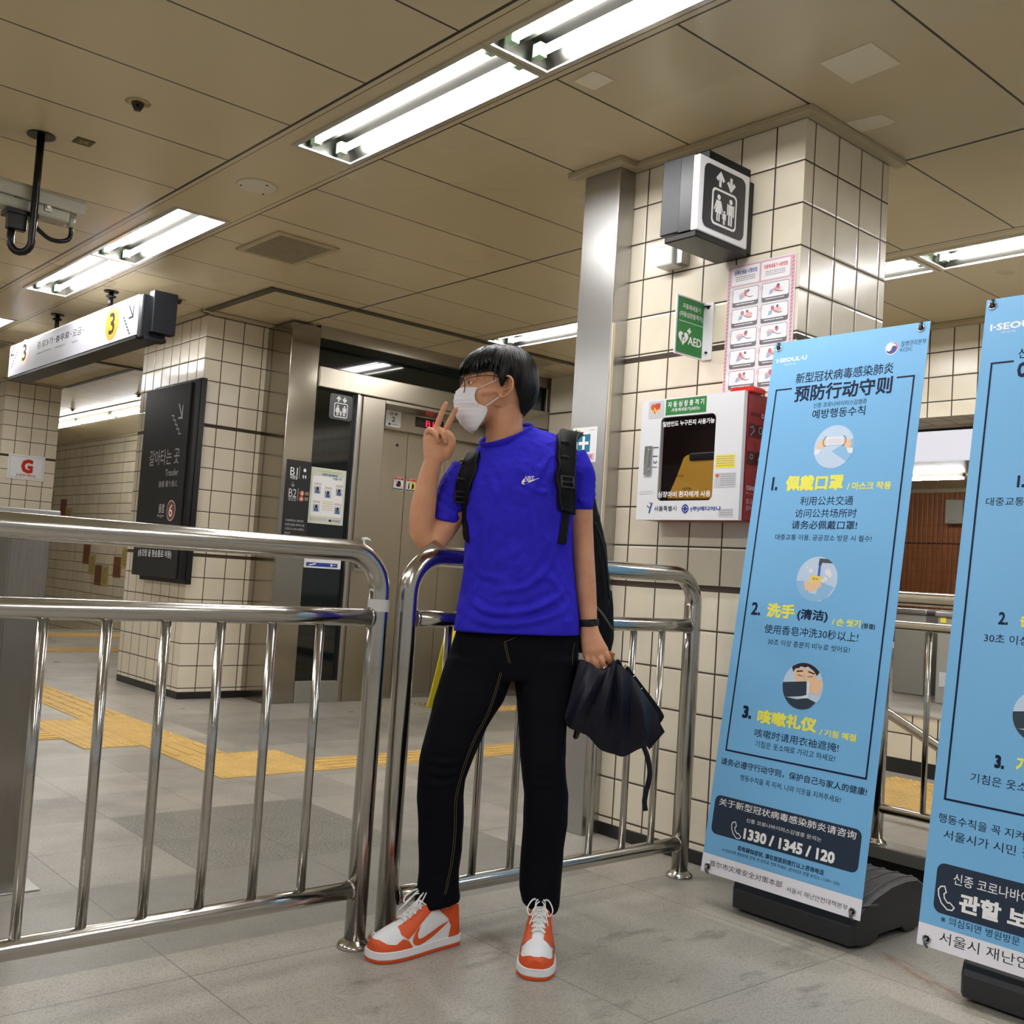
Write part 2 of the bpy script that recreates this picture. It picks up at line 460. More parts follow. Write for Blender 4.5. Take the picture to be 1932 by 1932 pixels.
BLUE = mat('blue_print', '#27409a', .4)
ORANGE = mat('orange_print', '#e2951c', .4)
BROWN = mat('brown_print', '#8a4a30', .4)
YELLOW = mat('yellow_print', '#f4e243', .4)
GREY = mat('grey_print', '#97979c', .45)
LGREY = mat('light_grey_print', '#c9cacd', .45)
PINK = mat('pink_print', '#e8b9bf', .4)
TEAL = mat('teal_print', '#12708f', .4)
GLASSD = mat('dark_glass', '#07110f', .05, 0., 0., 0., .6)

# ---------------------------------------------------------------- floor, walls, pillars
b = MB()
holes_sheet(b, -6, 22, -6, 13.9, 0., [(3.95, 4.33, -1.2, 3.2), (6.4, 22, -6, 7.0)], down=False)
struct('floor', b, FLOOR)
b = MB(); box(b, (6.28, -6, .02), (22, 7.0, .38)); fl2 = struct('floor_upper', b, FLOOR)
# dark opening of the stairs that go down beside the banners
b = MB(); box(b, (3.9, -1.25, -2.2), (3.95, 3.25, -.002)); box(b, (4.33, -1.25, -2.2), (4.38, 3.25, -.04)); box(b, (3.95, 3.2, -2.2), (4.33, 3.25, -.002)); box(b, (3.95, -1.25, -2.2), (4.33, -1.2, -.002)); box(b, (3.95, -1.2, -2.25), (4.33, 3.2, -2.2))
struct('stairwell_wall', b, mat('stairwell_stone', '#15130f', .7))
b = MB(); box(b, (4.325, -1.2, -.05), (4.47, 3.2, .003), .003); struct('kerb', b, mat('kerb_granite', '#8c887f', .2))

fix_strip1 = [(2.185, 2.47, a, c) for y0 in (-2.37, 1.51, 5.39, 9.27) for a, c in ((y0, y0+1.295), (y0+1.325, y0+2.62))]
fix_strip2 = [(5.17, 5.47, a, c) for a, c in ((-.99, .3), (.33, 1.46), (1.51, 2.80), (2.85, 4.13), (5.09, 6.39))]
fix_strip3 = [(-.85, -.56, a, c) for y0 in (-2.37, 1.51, 5.39) for a, c in ((y0, y0+1.295), (y0+1.325, y0+2.62))]
b = MB(); holes_sheet(b, -6, 22, -6, 24, H, fix_strip1+fix_strip2+fix_strip3)
struct('ceiling', b, CEIL)
b = MB()   # plain slab over the panels so no light comes down through the fittings
face(b, [(-6,-6,H+.2), (-6,24,H+.2), (22,24,H+.2), (22,-6,H+.2)]); struct('ceiling_slab', b, mat('slab_concrete', '#6b675f', .9))

def pillar(x0, y0, x1, y1, m):
    b = MB(); box(b, (x0, y0, .055), (x1, y1, H)); struct('pillar', b, m)
    b = MB(); e = .012; box(b, (x0+e, y0+e, 0), (x1-e, y1-e, .0555)); box(b, (x0-.002, y0-.002, 0), (x1+.002, y1+.002, .055), .004); struct('baseboard_pillar', b, BLACKBASE)
pillar(3.343, 2.281, 3.953, 3.36, TILE_R)
pillar(3.354, 7.509, 3.96, 8.70, TILE_L)
pillar(3.354, 12.65, 3.95, 14.0, TILE_L)
# enamel cornice round the near pillar and its steel casing
b = MB()
for a, c in (((3.293, 2.231, H-.026), (3.343, 3.105, H-.001)), ((3.343, 2.231, H-.026), (4.0, 2.281, H-.001)), ((3.193, 3.105, H-.026), (3.243, 3.44, H-.001)), ((3.243, 3.105, H-.026), (3.343, 3.155, H-.001))): box(b, a, c, .003)
struct('trim_1', b, CORNICE)
b = MB(); box(b, (3.29, 7.46, H-.02), (3.353, 8.75, H-.001), .003); box(b, (3.29, 7.44, H-.02), (3.96, 7.505, H-.001), .003); box(b, (3.30, 12.60, H-.02), (3.96, 12.649, H-.001), .003); struct('trim_2', b, CORNICE)
# steel casing on the near pillar
b = MB(); box(b, (3.243, 3.155, 0), (3.343, 3.372, H-.02), .004); struct('pillar_casing', b, BRUSHED)
b = MB(); box(b, (3.246, 3.148, .42), (3.262, 3.1545, 2.2)); struct('trim_3', b, mat('chipped_paint', '#cfc6ae', .6))
# dark ceiling channel in front of the lift
b = MB(); box(b, (3.30, 6.47, H-.012), (3.36, 7.44, H-.001)); box(b, (3.30, 6.42, H-.012), (6.6, 6.48, H-.001)); struct('trim_4', b, DARKTRIM)
b = MB(); box(b, (3.35, 10.49, H-.014), (4.9, 10.55, H-.001)); box(b, (3.95, 10.6, H-.008), (4.0, 12.6, H-.001)); box(b, (4.88, 10.6, H-.008), (4.905, 20, H-.001)); struct('trim_5', b, DARKTRIM)

# side wall beyond, with the opening to the upper concourse
b = MB(); box(b, (6.6, 4.3, 0), (6.75, 13.9, H)); struct('wall_right', b, TILE_W)
b = MB(); box(b, (6.6, -6, 2.3), (6.9, 4.3, H-.03)); struct('beam', b, tile_mat('cream_tile_beam', .1655, .1655, -.02, .085, .007, CREAM, GROUT))
b = MB(); box(b, (6.54, -6, H-.03), (6.6, 4.3, H-.001), .004); struct('trim_6', b, CORNICE)
b = MB(); box(b, (6.27, -6, .092), (6.285, 4.3, .368)); struct('wall_low', b, tile_mat('cream_tile_low', .1655, .1655, .152, .081, .007, CREAM, GROUT))
b = MB(); box(b, (6.265, -6, 0), (6.287, 4.3, .092)); struct('baseboard_low', b, BLACKBASE)
b = MB(); box(b, (6.262, -6, .366), (6.5, 4.3, .384), .004); struct('kerb_upper', b, mat('concrete_lip', '#aaa79d', .6))
# tiled wall of the stairs far behind the sign, and the far end of the passage
b = MB(); box(b, (6.3, 14.2, -1.6), (6.45, 24, H)); struct('wall_far', b, RIBTILE)
b = MB(); box(b, (6.24, 14.2, H-.03), (6.3, 24, H-.001), .004); struct('trim_7', b, CORNICE)
b = MB(); box(b, (-6, 23.9, -1.6), (6.45, 24, H)); box(b, (-6, 13.9, -1.62), (6.45, 24, -1.6)); struct('wall_back', b, TILE_W)
b = MB(); box(b, (-6, 13.86, -.25), (6.45, 13.93, .012)); struct('kerb_stairs', b, mat('steel_nosing', '#c9c9c6', .4))
# ribbed timber cladding on the upper concourse
def wood():
    m = mat('ribbed_timber', '#7a4526', .45); t = NT(m); _, u, v = t.uv()
    d = t.line(u, .085, 0., .02); h = t.ramp(d, .0, .02)
    k = t.noise(t.mapping(t.obj(), (1., 8., .6)), 3., 3.)
    c = t.mix(t.ramp(k, .3, .7), S('#96562d'), S('#b06a3a')); c = t.mix(t.m_('MULTIPLY', t.m_('SUBTRACT', 1., h), .6), c, S('#46240f'))
    seam = t.m_('LESS_THAN', t.m_('ABSOLUTE', t.m_('SUBTRACT', v, 2.03)), .012)
    c = t.mix(t.m_('MAXIMUM', seam, t.m_('MULTIPLY', t.ramp(t.line(v, .19, .05, .01), .002, .006, 1, 0), .4)), c, S('#24130a'))
    t.col(c); t.bump(h, .5, .02)
    return m
b = MB(); box(b, (16.4, 2, .46), (16.6, 9.02, H-.04)); struct('wall_timber', b, wood())
b = MB(); box(b, (16.35, 2, H-.06), (16.4, 9.3, H-.001)); struct('trim_8', b, CORNICE)
b = MB(); box(b, (16.38, 2, .38), (16.6, 9.02, .46)); box(b, (16.42, 9.02, .38), (16.6, 9.4, H)); struct('baseboard_timber', b, mat('dark_stone', '#26241f', .4))

# decorated tiles let into the far wall (brown and ochre), each a flat ceramic panel
def far_tile(y, z, brown):
    o = thing('wall_tile', None, 'tile', (6.3, y, z))
    b = MB(); box(b, (6.292, y-.155, z-.165), (6.2995, y+.155, z+.165))
    obj('glazed_face', b, mat('brown_tile', '#7c4a2c', .4) if brown else mat('ochre_tile', '#b3a05f', .4), o)
    s = Sheet((6.2915, y, z), (0,-1,0), (0,0,1)); c = 'tile_line_b' if brown else 'tile_line_o'
    mat('tile_line_b', '#5b331d', .4); mat('tile_line_o', '#6d5f34', .4)
    s.ring(c, 0, 0, .1, .12, .014); s.ring(c, 0, 0, .05, .07, .012)
    s.build(o, {'tile_line_b': 'ornament', 'tile_line_o': 'ornament'})
    return o

for k, (y, z, br, lab) in enumerate(((18.12, .965, 1, 'brown ornamental wall tile beside the grey steel post, left end of the lower row'), (17.81, .80, 0, 'ochre ornamental wall tile just right of the leftmost lower brown tile'),
        (17.5, .64, 1, 'lowest brown ornamental wall tile, between two ochre tiles'), (17.2, .64, 0, 'lowest ochre ornamental wall tile, right of the lowest brown tile'),
        (16.7, .80, 1, 'brown ornamental wall tile nearest the tall transfer sign'), (16.39, .96, 0, 'ochre ornamental wall tile touching the edge of the transfer sign'),
        (19.5, 1.75, 1, 'brown ornamental wall tile above the handrail, the only brown one there'), (19.19, 1.59, 0, 'ochre wall tile just above the handrail, right of the upper brown tile'),
        (20.23, 1.92, 0, 'ochre wall tile half hidden behind the far pillar edge'))):
    tag(far_tile(y, z, br), lab, 'wall tile', 'ornamental tiles on the far wall')

# ---------------------------------------------------------------- tactile paving: yellow rubber tiles, dots and bars are geometry
def tac_mat():
    m = mat('tactile_yellow', '#d9aa4c', .55); t = NT(m); k = t.noise(t.obj(), 6., 4., .6)
    t.col(t.mix(t.ramp(k, .4, .75, 0, .6), S('#d6b066'), S('#b0945a'))); return m
TAC = tac_mat()
def tactile(b, x0, y0, x1, y1, kind, step=.3):
    nx, ny = max(1, round((x1-x0)/step)), max(1, round((y1-y0)/step)); sx, sy = (x1-x0)/nx, (y1-y0)/ny
    for i in range(nx):
        for j in range(ny):
            a, c = x0+i*sx, y0+j*sy
            box(b, (a+.001, c+.001, 0), (a+sx-.001, c+sy-.001, .005))
            if kind == 'dot':
                for p in range(6):
                    for q in range(6):
                        u, v = a+sx*(p+.5)/6, c+sy*(q+.5)/6; r = .011
                        lo = [b.verts.new((u+r*math.cos(k*PI/3), v+r*math.sin(k*PI/3), .005)) for k in range(6)]; hi = [b.verts.new((u+r*.6*math.cos(k*PI/3), v+r*.6*math.sin(k*PI/3), .0095)) for k in range(6)]
                        for k in range(6): b.faces.new((lo[k], lo[(k+1)%6], hi[(k+1)%6], hi[k]))
                        b.faces.new(hi)
            else:
                for p in range(4):
                    if kind == 'bary': u = a+sx*(p+.5)/4; box(b, (u-.014, c+.012, .005), (u+.014, c+sy-.012, .0095))
                    else: v = c+sy*(p+.5)/4; box(b, (a+.012, v-.014, .005), (a+sx-.012, v+.014, .0095))
def tac_thing(name, label, parts):
    o = thing(name, label, 'tactile paving', (parts[0][0], parts[0][1], 0), 'yellow tactile paving strips')
    for p in parts:
        b = MB(); tactile(b, *p); obj('dotted_tiles' if p[4] == 'dot' else 'ribbed_tiles', b, TAC, o)
tac_thing('tactile_strip', 'long yellow tactile strip running away left of the tiled pillar with the transfer sign', [(2.40, 6.86, 2.72, 11.05, 'bary', .3), (2.40, 5.72, 2.72, 6.86, 'dot', .3), (2.40, 5.38, 2.72, 5.72, 'bary', .3), (2.40, 4.78, 3.02, 5.38, 'dot', .3)])
tac_thing('tactile_strip', 'yellow tactile branch on the left, joining the long strip behind the left railing', [(2.08, 5.76, 2.395, 6.76, 'dot', .3), (-2., 6.1, 2.08, 6.4, 'barx', .3)])
tac_thing('tactile_strip', 'yellow ribbed tactile strip crossing the floor behind the standing man', [(3.025, 4.78, 6.3, 5.08, 'barx', .3)])
tac_thing('tactile_strip', 'short dotted yellow tactile patch on the floor before the lift doors', [(5.5, 6.32, 6.1, 6.55, 'dot', .3)])
tac_thing('tactile_strip', 'far yellow tactile row by the top of the stairs', [(3.0, 12.95, 6.2, 13.5, 'dot', .3)])
tac_thing('tactile_strip', 'second far yellow tactile row, nearer than the one by the stairs', [(-2., 11.1, 6.2, 11.5, 'barx', .4), (2.40, 11.52, 2.72, 12.9, 'bary', .3)])
tac_thing('tactile_strip', 'yellow dotted tactile patch seen under the rail between the two banners', [(5.1, 2.5, 6.1, 3.3, 'dot', .3)])
b = MB(); box(b, (5.02, 6.835, .0), (5.3, 6.86, .002))
wm = mat('hazard_tape', '#e3cf5a', .5); t = NT(wm); k = t.line(t.sep(t.obj())[0], .05, 0, .02); t.col(t.mix(t.m_('LESS_THAN', k, .0125), S('#e3cf5a'), S('#2a2620')))
tag(obj('hazard_tape', b, wm), 'short yellow and black hazard tape on the floor before the lift', 'floor tape')
# ---------------------------------------------------------------- ceiling lamps
LAMP = mat('lamp_tube', '#fbfafb', .3, emit=TUBE_POWER)
LAMP2 = mat('lamp_tube_dim', '#f8fafb', .3, emit=TUBE_POWER*.5)
REFL = mat('lamp_reflector', '#55544f', .3, .95)
HOUSE = mat('lamp_housing', '#8d8a82', .5)
RIM = mat('lamp_rim', '#d6d2c8', .28, .7)
SOCK = mat('lamp_socket', '#9fc6a0', .4)
def lamp(x0, x1, y0, y1, label, z=H, ntube=2, group='ceiling lamps'):
    o = thing('ceiling_lamp', label, 'ceiling lamp', ((x0+x1)/2, (y0+y1)/2, z), group)
    b = MB(); d = .085
    for P in ([(x0,y0,z),(x0,y1,z),(x0+.03,y1,z+d),(x0+.03,y0,z+d)], [(x1,y1,z),(x1,y0,z),(x1-.03,y0,z+d),(x1-.03,y1,z+d)], [(x0,y0,z),(x0+.03,y0,z+d),(x1-.03,y0,z+d),(x1,y0,z)], [(x0,y1,z),(x1,y1,z),(x1-.03,y1,z+d),(x0+.03,y1,z+d)], [(x0+.03,y0,z+d),(x0+.03,y1,z+d),(x1-.03,y1,z+d),(x1-.03,y0,z+d)]): face(b, P)
    xm = (x0+x1)/2; face(b, [(xm-.03,y0,z+d-.001),(xm-.03,y1,z+d-.001),(xm,y1,z+.045),(xm,y0,z+.045)]); face(b, [(xm,y0,z+.045),(xm,y1,z+.045),(xm+.03,y1,z+d-.001),(xm+.03,y0,z+d-.001)])
    obj('reflector', b, REFL, o)
    b = MB(); w = .022; e = .014
    box(b, (x0-e, y0-e, z-.008), (x0+w-e, y1+e, z-.0005)); box(b, (x1-w+e, y0-e, z-.008), (x1+e, y1+e, z-.0005)); box(b, (x0+w-e, y0-e, z-.008), (x1-w+e, y0+w-e, z-.0005)); box(b, (x0+w-e, y1-w+e, z-.008), (x1-w+e, y1+e, z-.0005))
    obj('rim', b, RIM, o)
    for k in range(ntube):
        x = x0 + (x1-x0)*(.27 if k == 0 else .73) if ntube == 2 else xm
        b = MB(); tube(b, [(x, y0+.055, z+.03), (x, y1-.055, z+.03)], .0155, 10); t_ = obj('fluorescent_tube', b, LAMP, o)
        b = MB(); box(b, (x-.018, y0+.02, z+.01), (x+.018, y0+.06, z+.06), .003); box(b, (x-.018, y1-.06, z+.01), (x+.018, y1-.02, z+.06), .003); obj_each('socket', b, SOCK, t_)
    return o
L1 = {1.51+1.325-1.325: 'ceiling lamp at the top edge, cut off by the frame', 2.835: 'large twin tube ceiling lamp above the man, second from the top edge', 5.39: 'twin tube ceiling lamp left of the square ceiling vent', 6.715: 'twin tube ceiling lamp right above the hanging route sign', 9.27: 'ceiling lamp tip at the left edge beside the hanging sign'}
for x0, x1, a, c in fix_strip1:
    lamp(x0, x1, a, c, L1.get(round(a, 3), 'ceiling lamp of the middle row, nearer than the frame shows'))
L2 = {5.09: 'ceiling lamp seen just left of the steel pillar casing, over the man', 2.85: 'far right ceiling lamp half hidden by the tiled pillar', 1.51: 'ceiling lamp at the right edge above the second banner'}
for x0, x1, a, c in fix_strip2: lamp(x0, x1, a, c, L2.get(a, 'ceiling lamp of the right hand row, out of view'))
for x0, x1, a, c in fix_strip3: lamp(x0, x1, a, c, 'ceiling lamp of the left hand row, out of view')
def bare_lamp(x, y0, y1, z, label, dz=0.):
    o = thing('batten_lamp', label, 'ceiling lamp', (x, (y0+y1)/2, z), 'bare tube lamps at the back')
    b = MB(); box(b, (x-.04, y0, z-.045), (x+.04, y1, z-.0005), .004); obj('batten', b, HOUSE, o)
    for k in (-.045, .045):
        b = MB(); tube(b, [(x+k, y0+.03, z-.06), (x+k, y1-.03, z-.06)], .015, 8); obj('fluorescent_tube', b, LAMP2, o)
bare_lamp(5.10, 12.9, 14.12, H, 'bare tube lamp at the back beside the transfer sign, nearest of three')
bare_lamp(5.10, 14.2, 15.45, H, 'middle one of three bare tube lamps at the back left')
bare_lamp(5.10, 15.5, 16.8, H, 'bare tube lamp at the back left beside the far pillar, farthest of three')
bare_lamp(14.5, 7.0, 8.3, H, 'bare tube lamp seen between the banners over the timber wall')
bare_lamp(11.0, 2.0, 3.4, H, 'bare tube lamp hidden over the upper concourse'); bare_lamp(9.0, 5.0, 6.3, H, 'bare tube lamp over the ticket gates, out of view')
bare_lamp(14.5, 4.0, 5.3, H, 'bare tube lamp of the timber wall row, out of view')

# ---------------------------------------------------------------- small ceiling things
def vent(x0, y0, x1, y1, label, n=18):
    o = thing('ceiling_vent', label, 'air vent', ((x0+x1)/2, (y0+y1)/2, H))
    b = MB(); w = .035; z0 = H-.012
    box(b, (x0, y0, z0), (x1, y0+w, H-.0005), .002); box(b, (x0, y1-w, z0), (x1, y1, H-.0005), .002); box(b, (x0, y0+w, z0), (x0+w, y1-w, H-.0005), .002); box(b, (x1-w, y0+w, z0), (x1, y1-w, H-.0005), .002)
    obj('frame', b, CORNICE, o)
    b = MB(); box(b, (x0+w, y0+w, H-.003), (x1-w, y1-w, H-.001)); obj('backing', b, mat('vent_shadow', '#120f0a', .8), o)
    b = MB()
    for k in range(n):
        y = y0+w+(y1-y0-2*w)*(k+.5)/n; box(b, (x0+w, y-.005, H-.011), (x1-w, y+.004, H-.004))
    obj('slats', b, CORNICE, o)
vent(2.735, 5.29, 3.135, 5.82, 'square slatted ceiling vent between the lamp row and the lift')
vent(5.62, 6.5, 6.12, 7.0, 'slatted ceiling vent behind the man, before the lift corner')
vent(2.35, 10.35, 2.78, 10.9, 'small ceiling vent at the left edge beyond the hanging sign', 10)
b = MB(); lathe(b, [(.002, H-.012), (.085, H-.012), (.098, H-.006), (.1, H-.0005)], 40)
o = thing('ceiling_cover', 'round white cover plate on the ceiling between two lamps', 'cover plate', (2.32, 4.75, H)); bmesh.ops.translate(b, verts=b.verts, vec=(2.32, 4.75, 0)); obj('disc', b, mat('cover_white', '#d9d3c2', .35), o)
b = MB()
for a in (40, 160, 280): tube(b, [(2.32+.078*math.cos(math.radians(a)), 4.75+.078*math.sin(math.radians(a)), H-.0135), (2.32+.078*math.cos(math.radians(a)), 4.75+.078*math.sin(math.radians(a)), H-.01)], .006, 8)
obj_each('screw', b, BLK, o)
def sprinkler(x, y, label):
    o = thing('sprinkler', label, 'sprinkler', (x, y, H), 'sprinkler heads on the ceiling')
    T = Matrix.Translation((x, y, 0))
    b = MB(); lathe(b, [(.002, H-.004), (.038, H-.004), (.05, H-.0005)], 24, T); obj('rosette', b, mat('sprinkler_ring', '#b9a675', .3, .6), o)
    b = MB(); lathe(b, [(.002, H-.012), (.022, H-.012), (.026, H-.006), (.018, H-.003)], 20, T); lathe(b, [(.002, H-.034), (.014, H-.034), (.013, H-.014), (.002, H-.012)], 16, T)
    for a in range(0, 360, 45): tube(b, [(x+.012*math.cos(math.radians(a)), y+.012*math.sin(math.radians(a)), H-.031), (x+.024*math.cos(math.radians(a)), y+.024*math.sin(math.radians(a)), H-.008)], .0022, 6)
    obj('head', b, mat('sprinkler_metal', '#4a4238', .35, .7), o)
sprinkler(1.53, 4.27, 'sprinkler head on the ceiling at upper left, nearest of all')
sprinkler(3.05, 7.35, 'sprinkler head on the ceiling just right of the hanging route sign')
sprinkler(4.69, 12.24, 'sprinkler head far back beside the transfer sign top'); sprinkler(4.68, 14.48, 'sprinkler head farthest back above the bare tube lamps')
def patch(pts, label, m=None):
    b = MB(); v0 = [b.verts.new((x, y, H-.004)) for x, y in pts]; v1 = [b.verts.new((x, y, H-.0006)) for x, y in pts]; n = len(pts)
    for i in range(n): b.faces.new((v0[i], v0[(i+1)%n], v1[(i+1)%n], v1[i]))
    b.faces.new(v0); b.faces.new(v1[::-1]); bmesh.ops.recalc_face_normals(b, faces=b.faces)
    return tag(obj('ceiling_patch', b, m or mat('patch_paper', '#e9dfc4', .55)), label, 'ceiling patch')
patch([(3.05,2.04),(3.04,1.84),(3.23,1.84),(3.25,2.04)], 'large pale square patch stuck on the ceiling before the pillar')
patch([(2.58,2.78),(2.57,2.67),(2.67,2.66),(2.68,2.77)], 'small pale square patch on the ceiling right of the big lamp')
patch([(3.52,2.225),(3.54,2.09),(3.63,2.08),(3.64,2.12),(3.63,2.225)], 'pale patch on the ceiling touching the pillar cornice')
o = patch([(1.48,4.92),(1.48,4.84),(1.56,4.84),(1.56,4.92)], 'small dark sticker with yellow print on the ceiling by the camera pole', mat('sticker_olive', '#4f471f', .5)); o.name = 'ceiling_sticker'; o['category'] = 'sticker'
s = Sheet((1.485, 4.915, H-.0042), (1,0,0), (0,-1,0)); mat('sticker_yellow', '#a3923c', .5)
s.text('sticker_yellow', 'SR', (.012,.018,.06,.055), .02); s.build(o)
# ---------------------------------------------------------------- tubular railings
def flange(b, x, y, z=0., r=.05):
    lathe(b, [(r, z+.0005), (r, z+.004), (r*.93, z+.011), (r*.75, z+.016), (r*.66, z+.022), (.029, z+.024)], 28, Matrix.Translation((x, y, 0)))
def railing(name, label, P0, P1, ends, bal, ztop=1.119, zmid=.932, zbot=.16, rt=.0305, rm=.025, z0=0., group=None, bend=.115):
    """P0, P1: post axes (x, y); bal: fractions along the run where balusters stand"""
    o = thing(name, label, 'railing', ((P0[0]+P1[0])/2, (P0[1]+P1[1])/2, z0), group)
    A, B = Vector((P0[0], P0[1], z0)), Vector((P1[0], P1[1], z0)); U = (B-A).normalized(); Zv = Vector((0,0,1))
    a1, b1 = A+Zv*(ztop), B+Zv*(ztop)
    pts = [A+Zv*.001, A+Zv*(ztop-bend-.2), A+Zv*(ztop-bend-.002)] + arc(A+Zv*(ztop-bend), a1, a1+U*bend, 10) + [a1+U*(bend+.02)] + [a1+U*(bend+.02)+(b1-a1-U*(2*bend+.04))*k/6 for k in range(1, 6)] + [b1-U*(bend+.02)] + arc(b1-U*bend, b1, B+Zv*(ztop-bend), 10) + [B+Zv*(ztop-bend-.002), B+Zv*(ztop-bend-.2), B+Zv*.001]
    b = MB(); tube(b, pts, rt, 28, up=tuple(U.cross(Zv))); obj('bent_frame', b, RAIL, o)
    for nm, z in (('middle_rail', zmid), ('bottom_rail', zbot)):
        b = MB(); p, q = A+U*(rt-.004)+Zv*z, B-U*(rt-.004)+Zv*z; tube(b, [p+(q-p)*k/8 for k in range(9)], rm, 24); obj(nm, b, RAIL, o)
        b = MB()
        for c, dd in ((A, 1), (B, -1)): tube(b, [c+U*dd*(rt-.006)+Zv*z, c+U*dd*(rt+.004)+Zv*z], rm+.004, 24, smooth=True)
        obj_each('weld_collar', b, RAIL, o)
    for k in bal:
        c = A+(B-A)*k; b = MB(); tube(b, [c+Zv*(zbot+rm*.85), c+Zv*(zmid-rm*.85)], .0125, 14); obj('baluster', b, RAIL, o)
    for c in (A, B):
        b = MB(); flange(b, c.x, c.y, z0); obj('floor_flange', b, RAIL, o)
    return o
x1 = 1.727; pitch = .1475; L = 1.727-(-.65)
railing('railing', 'long stainless railing on the left, in front of the tactile strip', (-.65, 2.55), (x1, 2.55), (1, 1), [((1.539-pitch*k)-(-.65))/L for k in range(15)])
L = 3.155-1.83
railing('railing', 'stainless railing the man leans on, ending at the tiled pillar', (1.83, 2.55), (3.155, 2.55), (1, 1), [(x-1.83)/L for x in (1.99, 2.145, 2.303, 2.49, 2.66, 2.828, 2.982)], zbot=.122, ztop=1.121)
# railing on the kerb of the stair opening, seen between the banners
L = 3.15+1.1
kr = railing('railing', 'stainless railing on the granite kerb behind the two banners', (4.38, 3.15), (4.38, -1.1), (1, 1), [(3.15-y)/L for y in (2.85, 2.65, 2.24, 2.04, 1.84, 1.64, 1.44, 1.24, 1.04)], ztop=1.085, zmid=.965, zbot=.155, rt=.031, rm=.021, z0=.003)
b = MB(); tube(b, [(4.38, 2.447, .004), (4.38, 2.447, .95)], .026, 18); obj('middle_post', b, RAIL, kr); b = MB(); flange(b, 4.38, 2.447, .003, .045); obj('floor_flange', b, RAIL, kr)
o = thing('stair_handrail', 'sloping round handrail going down behind the banners', 'handrail', (4.95, 2.6, 0))
q0, q1 = Vector((4.95, 2.7523, 0.5216)), Vector((4.95, 2.48, 0.3942)); dq = q1-q0; q0, q1 = q0-dq*.35, q1+dq*.8
b = MB(); tube(b, [q0+(q1-q0)*k/5 for k in range(6)], .025, 18); obj('rail', b, RAIL, o)
b = MB()
for k in (.04, .97):
    p = q0+(q1-q0)*k; b = MB(); tube(b, [(4.95, p.y, .0), (4.95, p.y, p.z)], .016, 12); flange(b, 4.95, p.y, 0, .04); obj('support', b, RAIL, o)
# square steel post with a flat top plate behind the left railing
o = thing('steel_post', 'boxy stainless post with a flat top plate, behind the left railing', 'post', (1.0, 3.56, 0))
b = MB(); box(b, (.985, 3.50, 0), (1.10, 3.52, 1.165), .003); box(b, (.985, 3.521, 0), (1.10, 3.64, 1.165), .006); obj('casing', b, steel('post_steel', '#8f8a83', .2, (30, 30, 1.), .06), o)
b = MB(); box(b, (.2, 3.47, 1.166), (1.115, 3.66, 1.19), .004); obj('top_plate', b, BRUSHED, o)
b = MB(); box(b, (.93, 3.455, 0), (1.15, 3.69, .006), .002); obj('foot_plate', b, BRUSHED, o)
# white tape round the joint of the railing
b = MB(); tube(b, [(x1, 2.55, .95), (x1, 2.55, .985)], .0315, 24, cap=False); obj('clear_tape', b, mat('clear_tape', '#cfcdc8', .4), bpy.data.objects['railing'])
# ---------------------------------------------------------------- signs
def heart(s, c, cu, cv, w, lay=1):
    pts = []
    for k in range(40):
        t = 2*PI*k/40; pts.append((cu+w/32*16*math.sin(t)**3, cv+w/32*(13*math.cos(t)-5*math.cos(2*t)-2*math.cos(3*t)-math.cos(4*t)+2)))
    s.poly(c, pts, lay)
def arrow_dr(s, c, u0, v0, u1, v1, w, lay=1):
    """arrow pointing at (u1, v0): down and towards u1"""
    s.stroke(c, [(u0, v1), (u1, v0)], w, lay); s.stroke(c, [(u1, v1-(v1-v0)*.15), (u1, v0)], w, lay+1); s.stroke(c, [(u0+(u1-u0)*.15, v0), (u1, v0)], w, lay+2)
def stairs(s, c, u0, v1, du, dv, n, w, lay=1):
    p = [(u0, v1)]
    for k in range(n):
        p.append((p[-1][0]+du, p[-1][1])); p.append((p[-1][0], p[-1][1]-dv))
    p.append((p[-1][0]+du, p[-1][1]))
    s.stroke(c, p, w, lay)
def person_icon(s, c, u, v, h, dress, lay=2):
    s.ell(c, u, v+h*.9, h*.1, h*.1, lay)
    if dress:
        s.poly(c, [(u-h*.1, v+h*.78), (u+h*.1, v+h*.78), (u+h*.2, v+h*.3), (u-h*.2, v+h*.3)], lay)
        s.rect(c, u-h*.1, v, u-h*.02, v+h*.31, lay); s.rect(c, u+h*.02, v, u+h*.1, v+h*.31, lay)
        s.stroke(c, [(u-h*.11, v+h*.75), (u-h*.24, v+h*.42)], h*.06, lay); s.stroke(c, [(u+h*.11, v+h*.75), (u+h*.24, v+h*.42)], h*.06, lay)
    else:
        s.rect(c, u-h*.13, v+h*.4, u+h*.13, v+h*.78, lay); s.rect(c, u-h*.12, v, u-h*.02, v+h*.42, lay); s.rect(c, u+h*.02, v, u+h*.12, v+h*.42, lay)
        s.stroke(c, [(u-h*.18, v+h*.76), (u-h*.18, v+h*.4)], h*.07, lay); s.stroke(c, [(u+h*.18, v+h*.76), (u+h*.18, v+h*.4)], h*.07, lay)
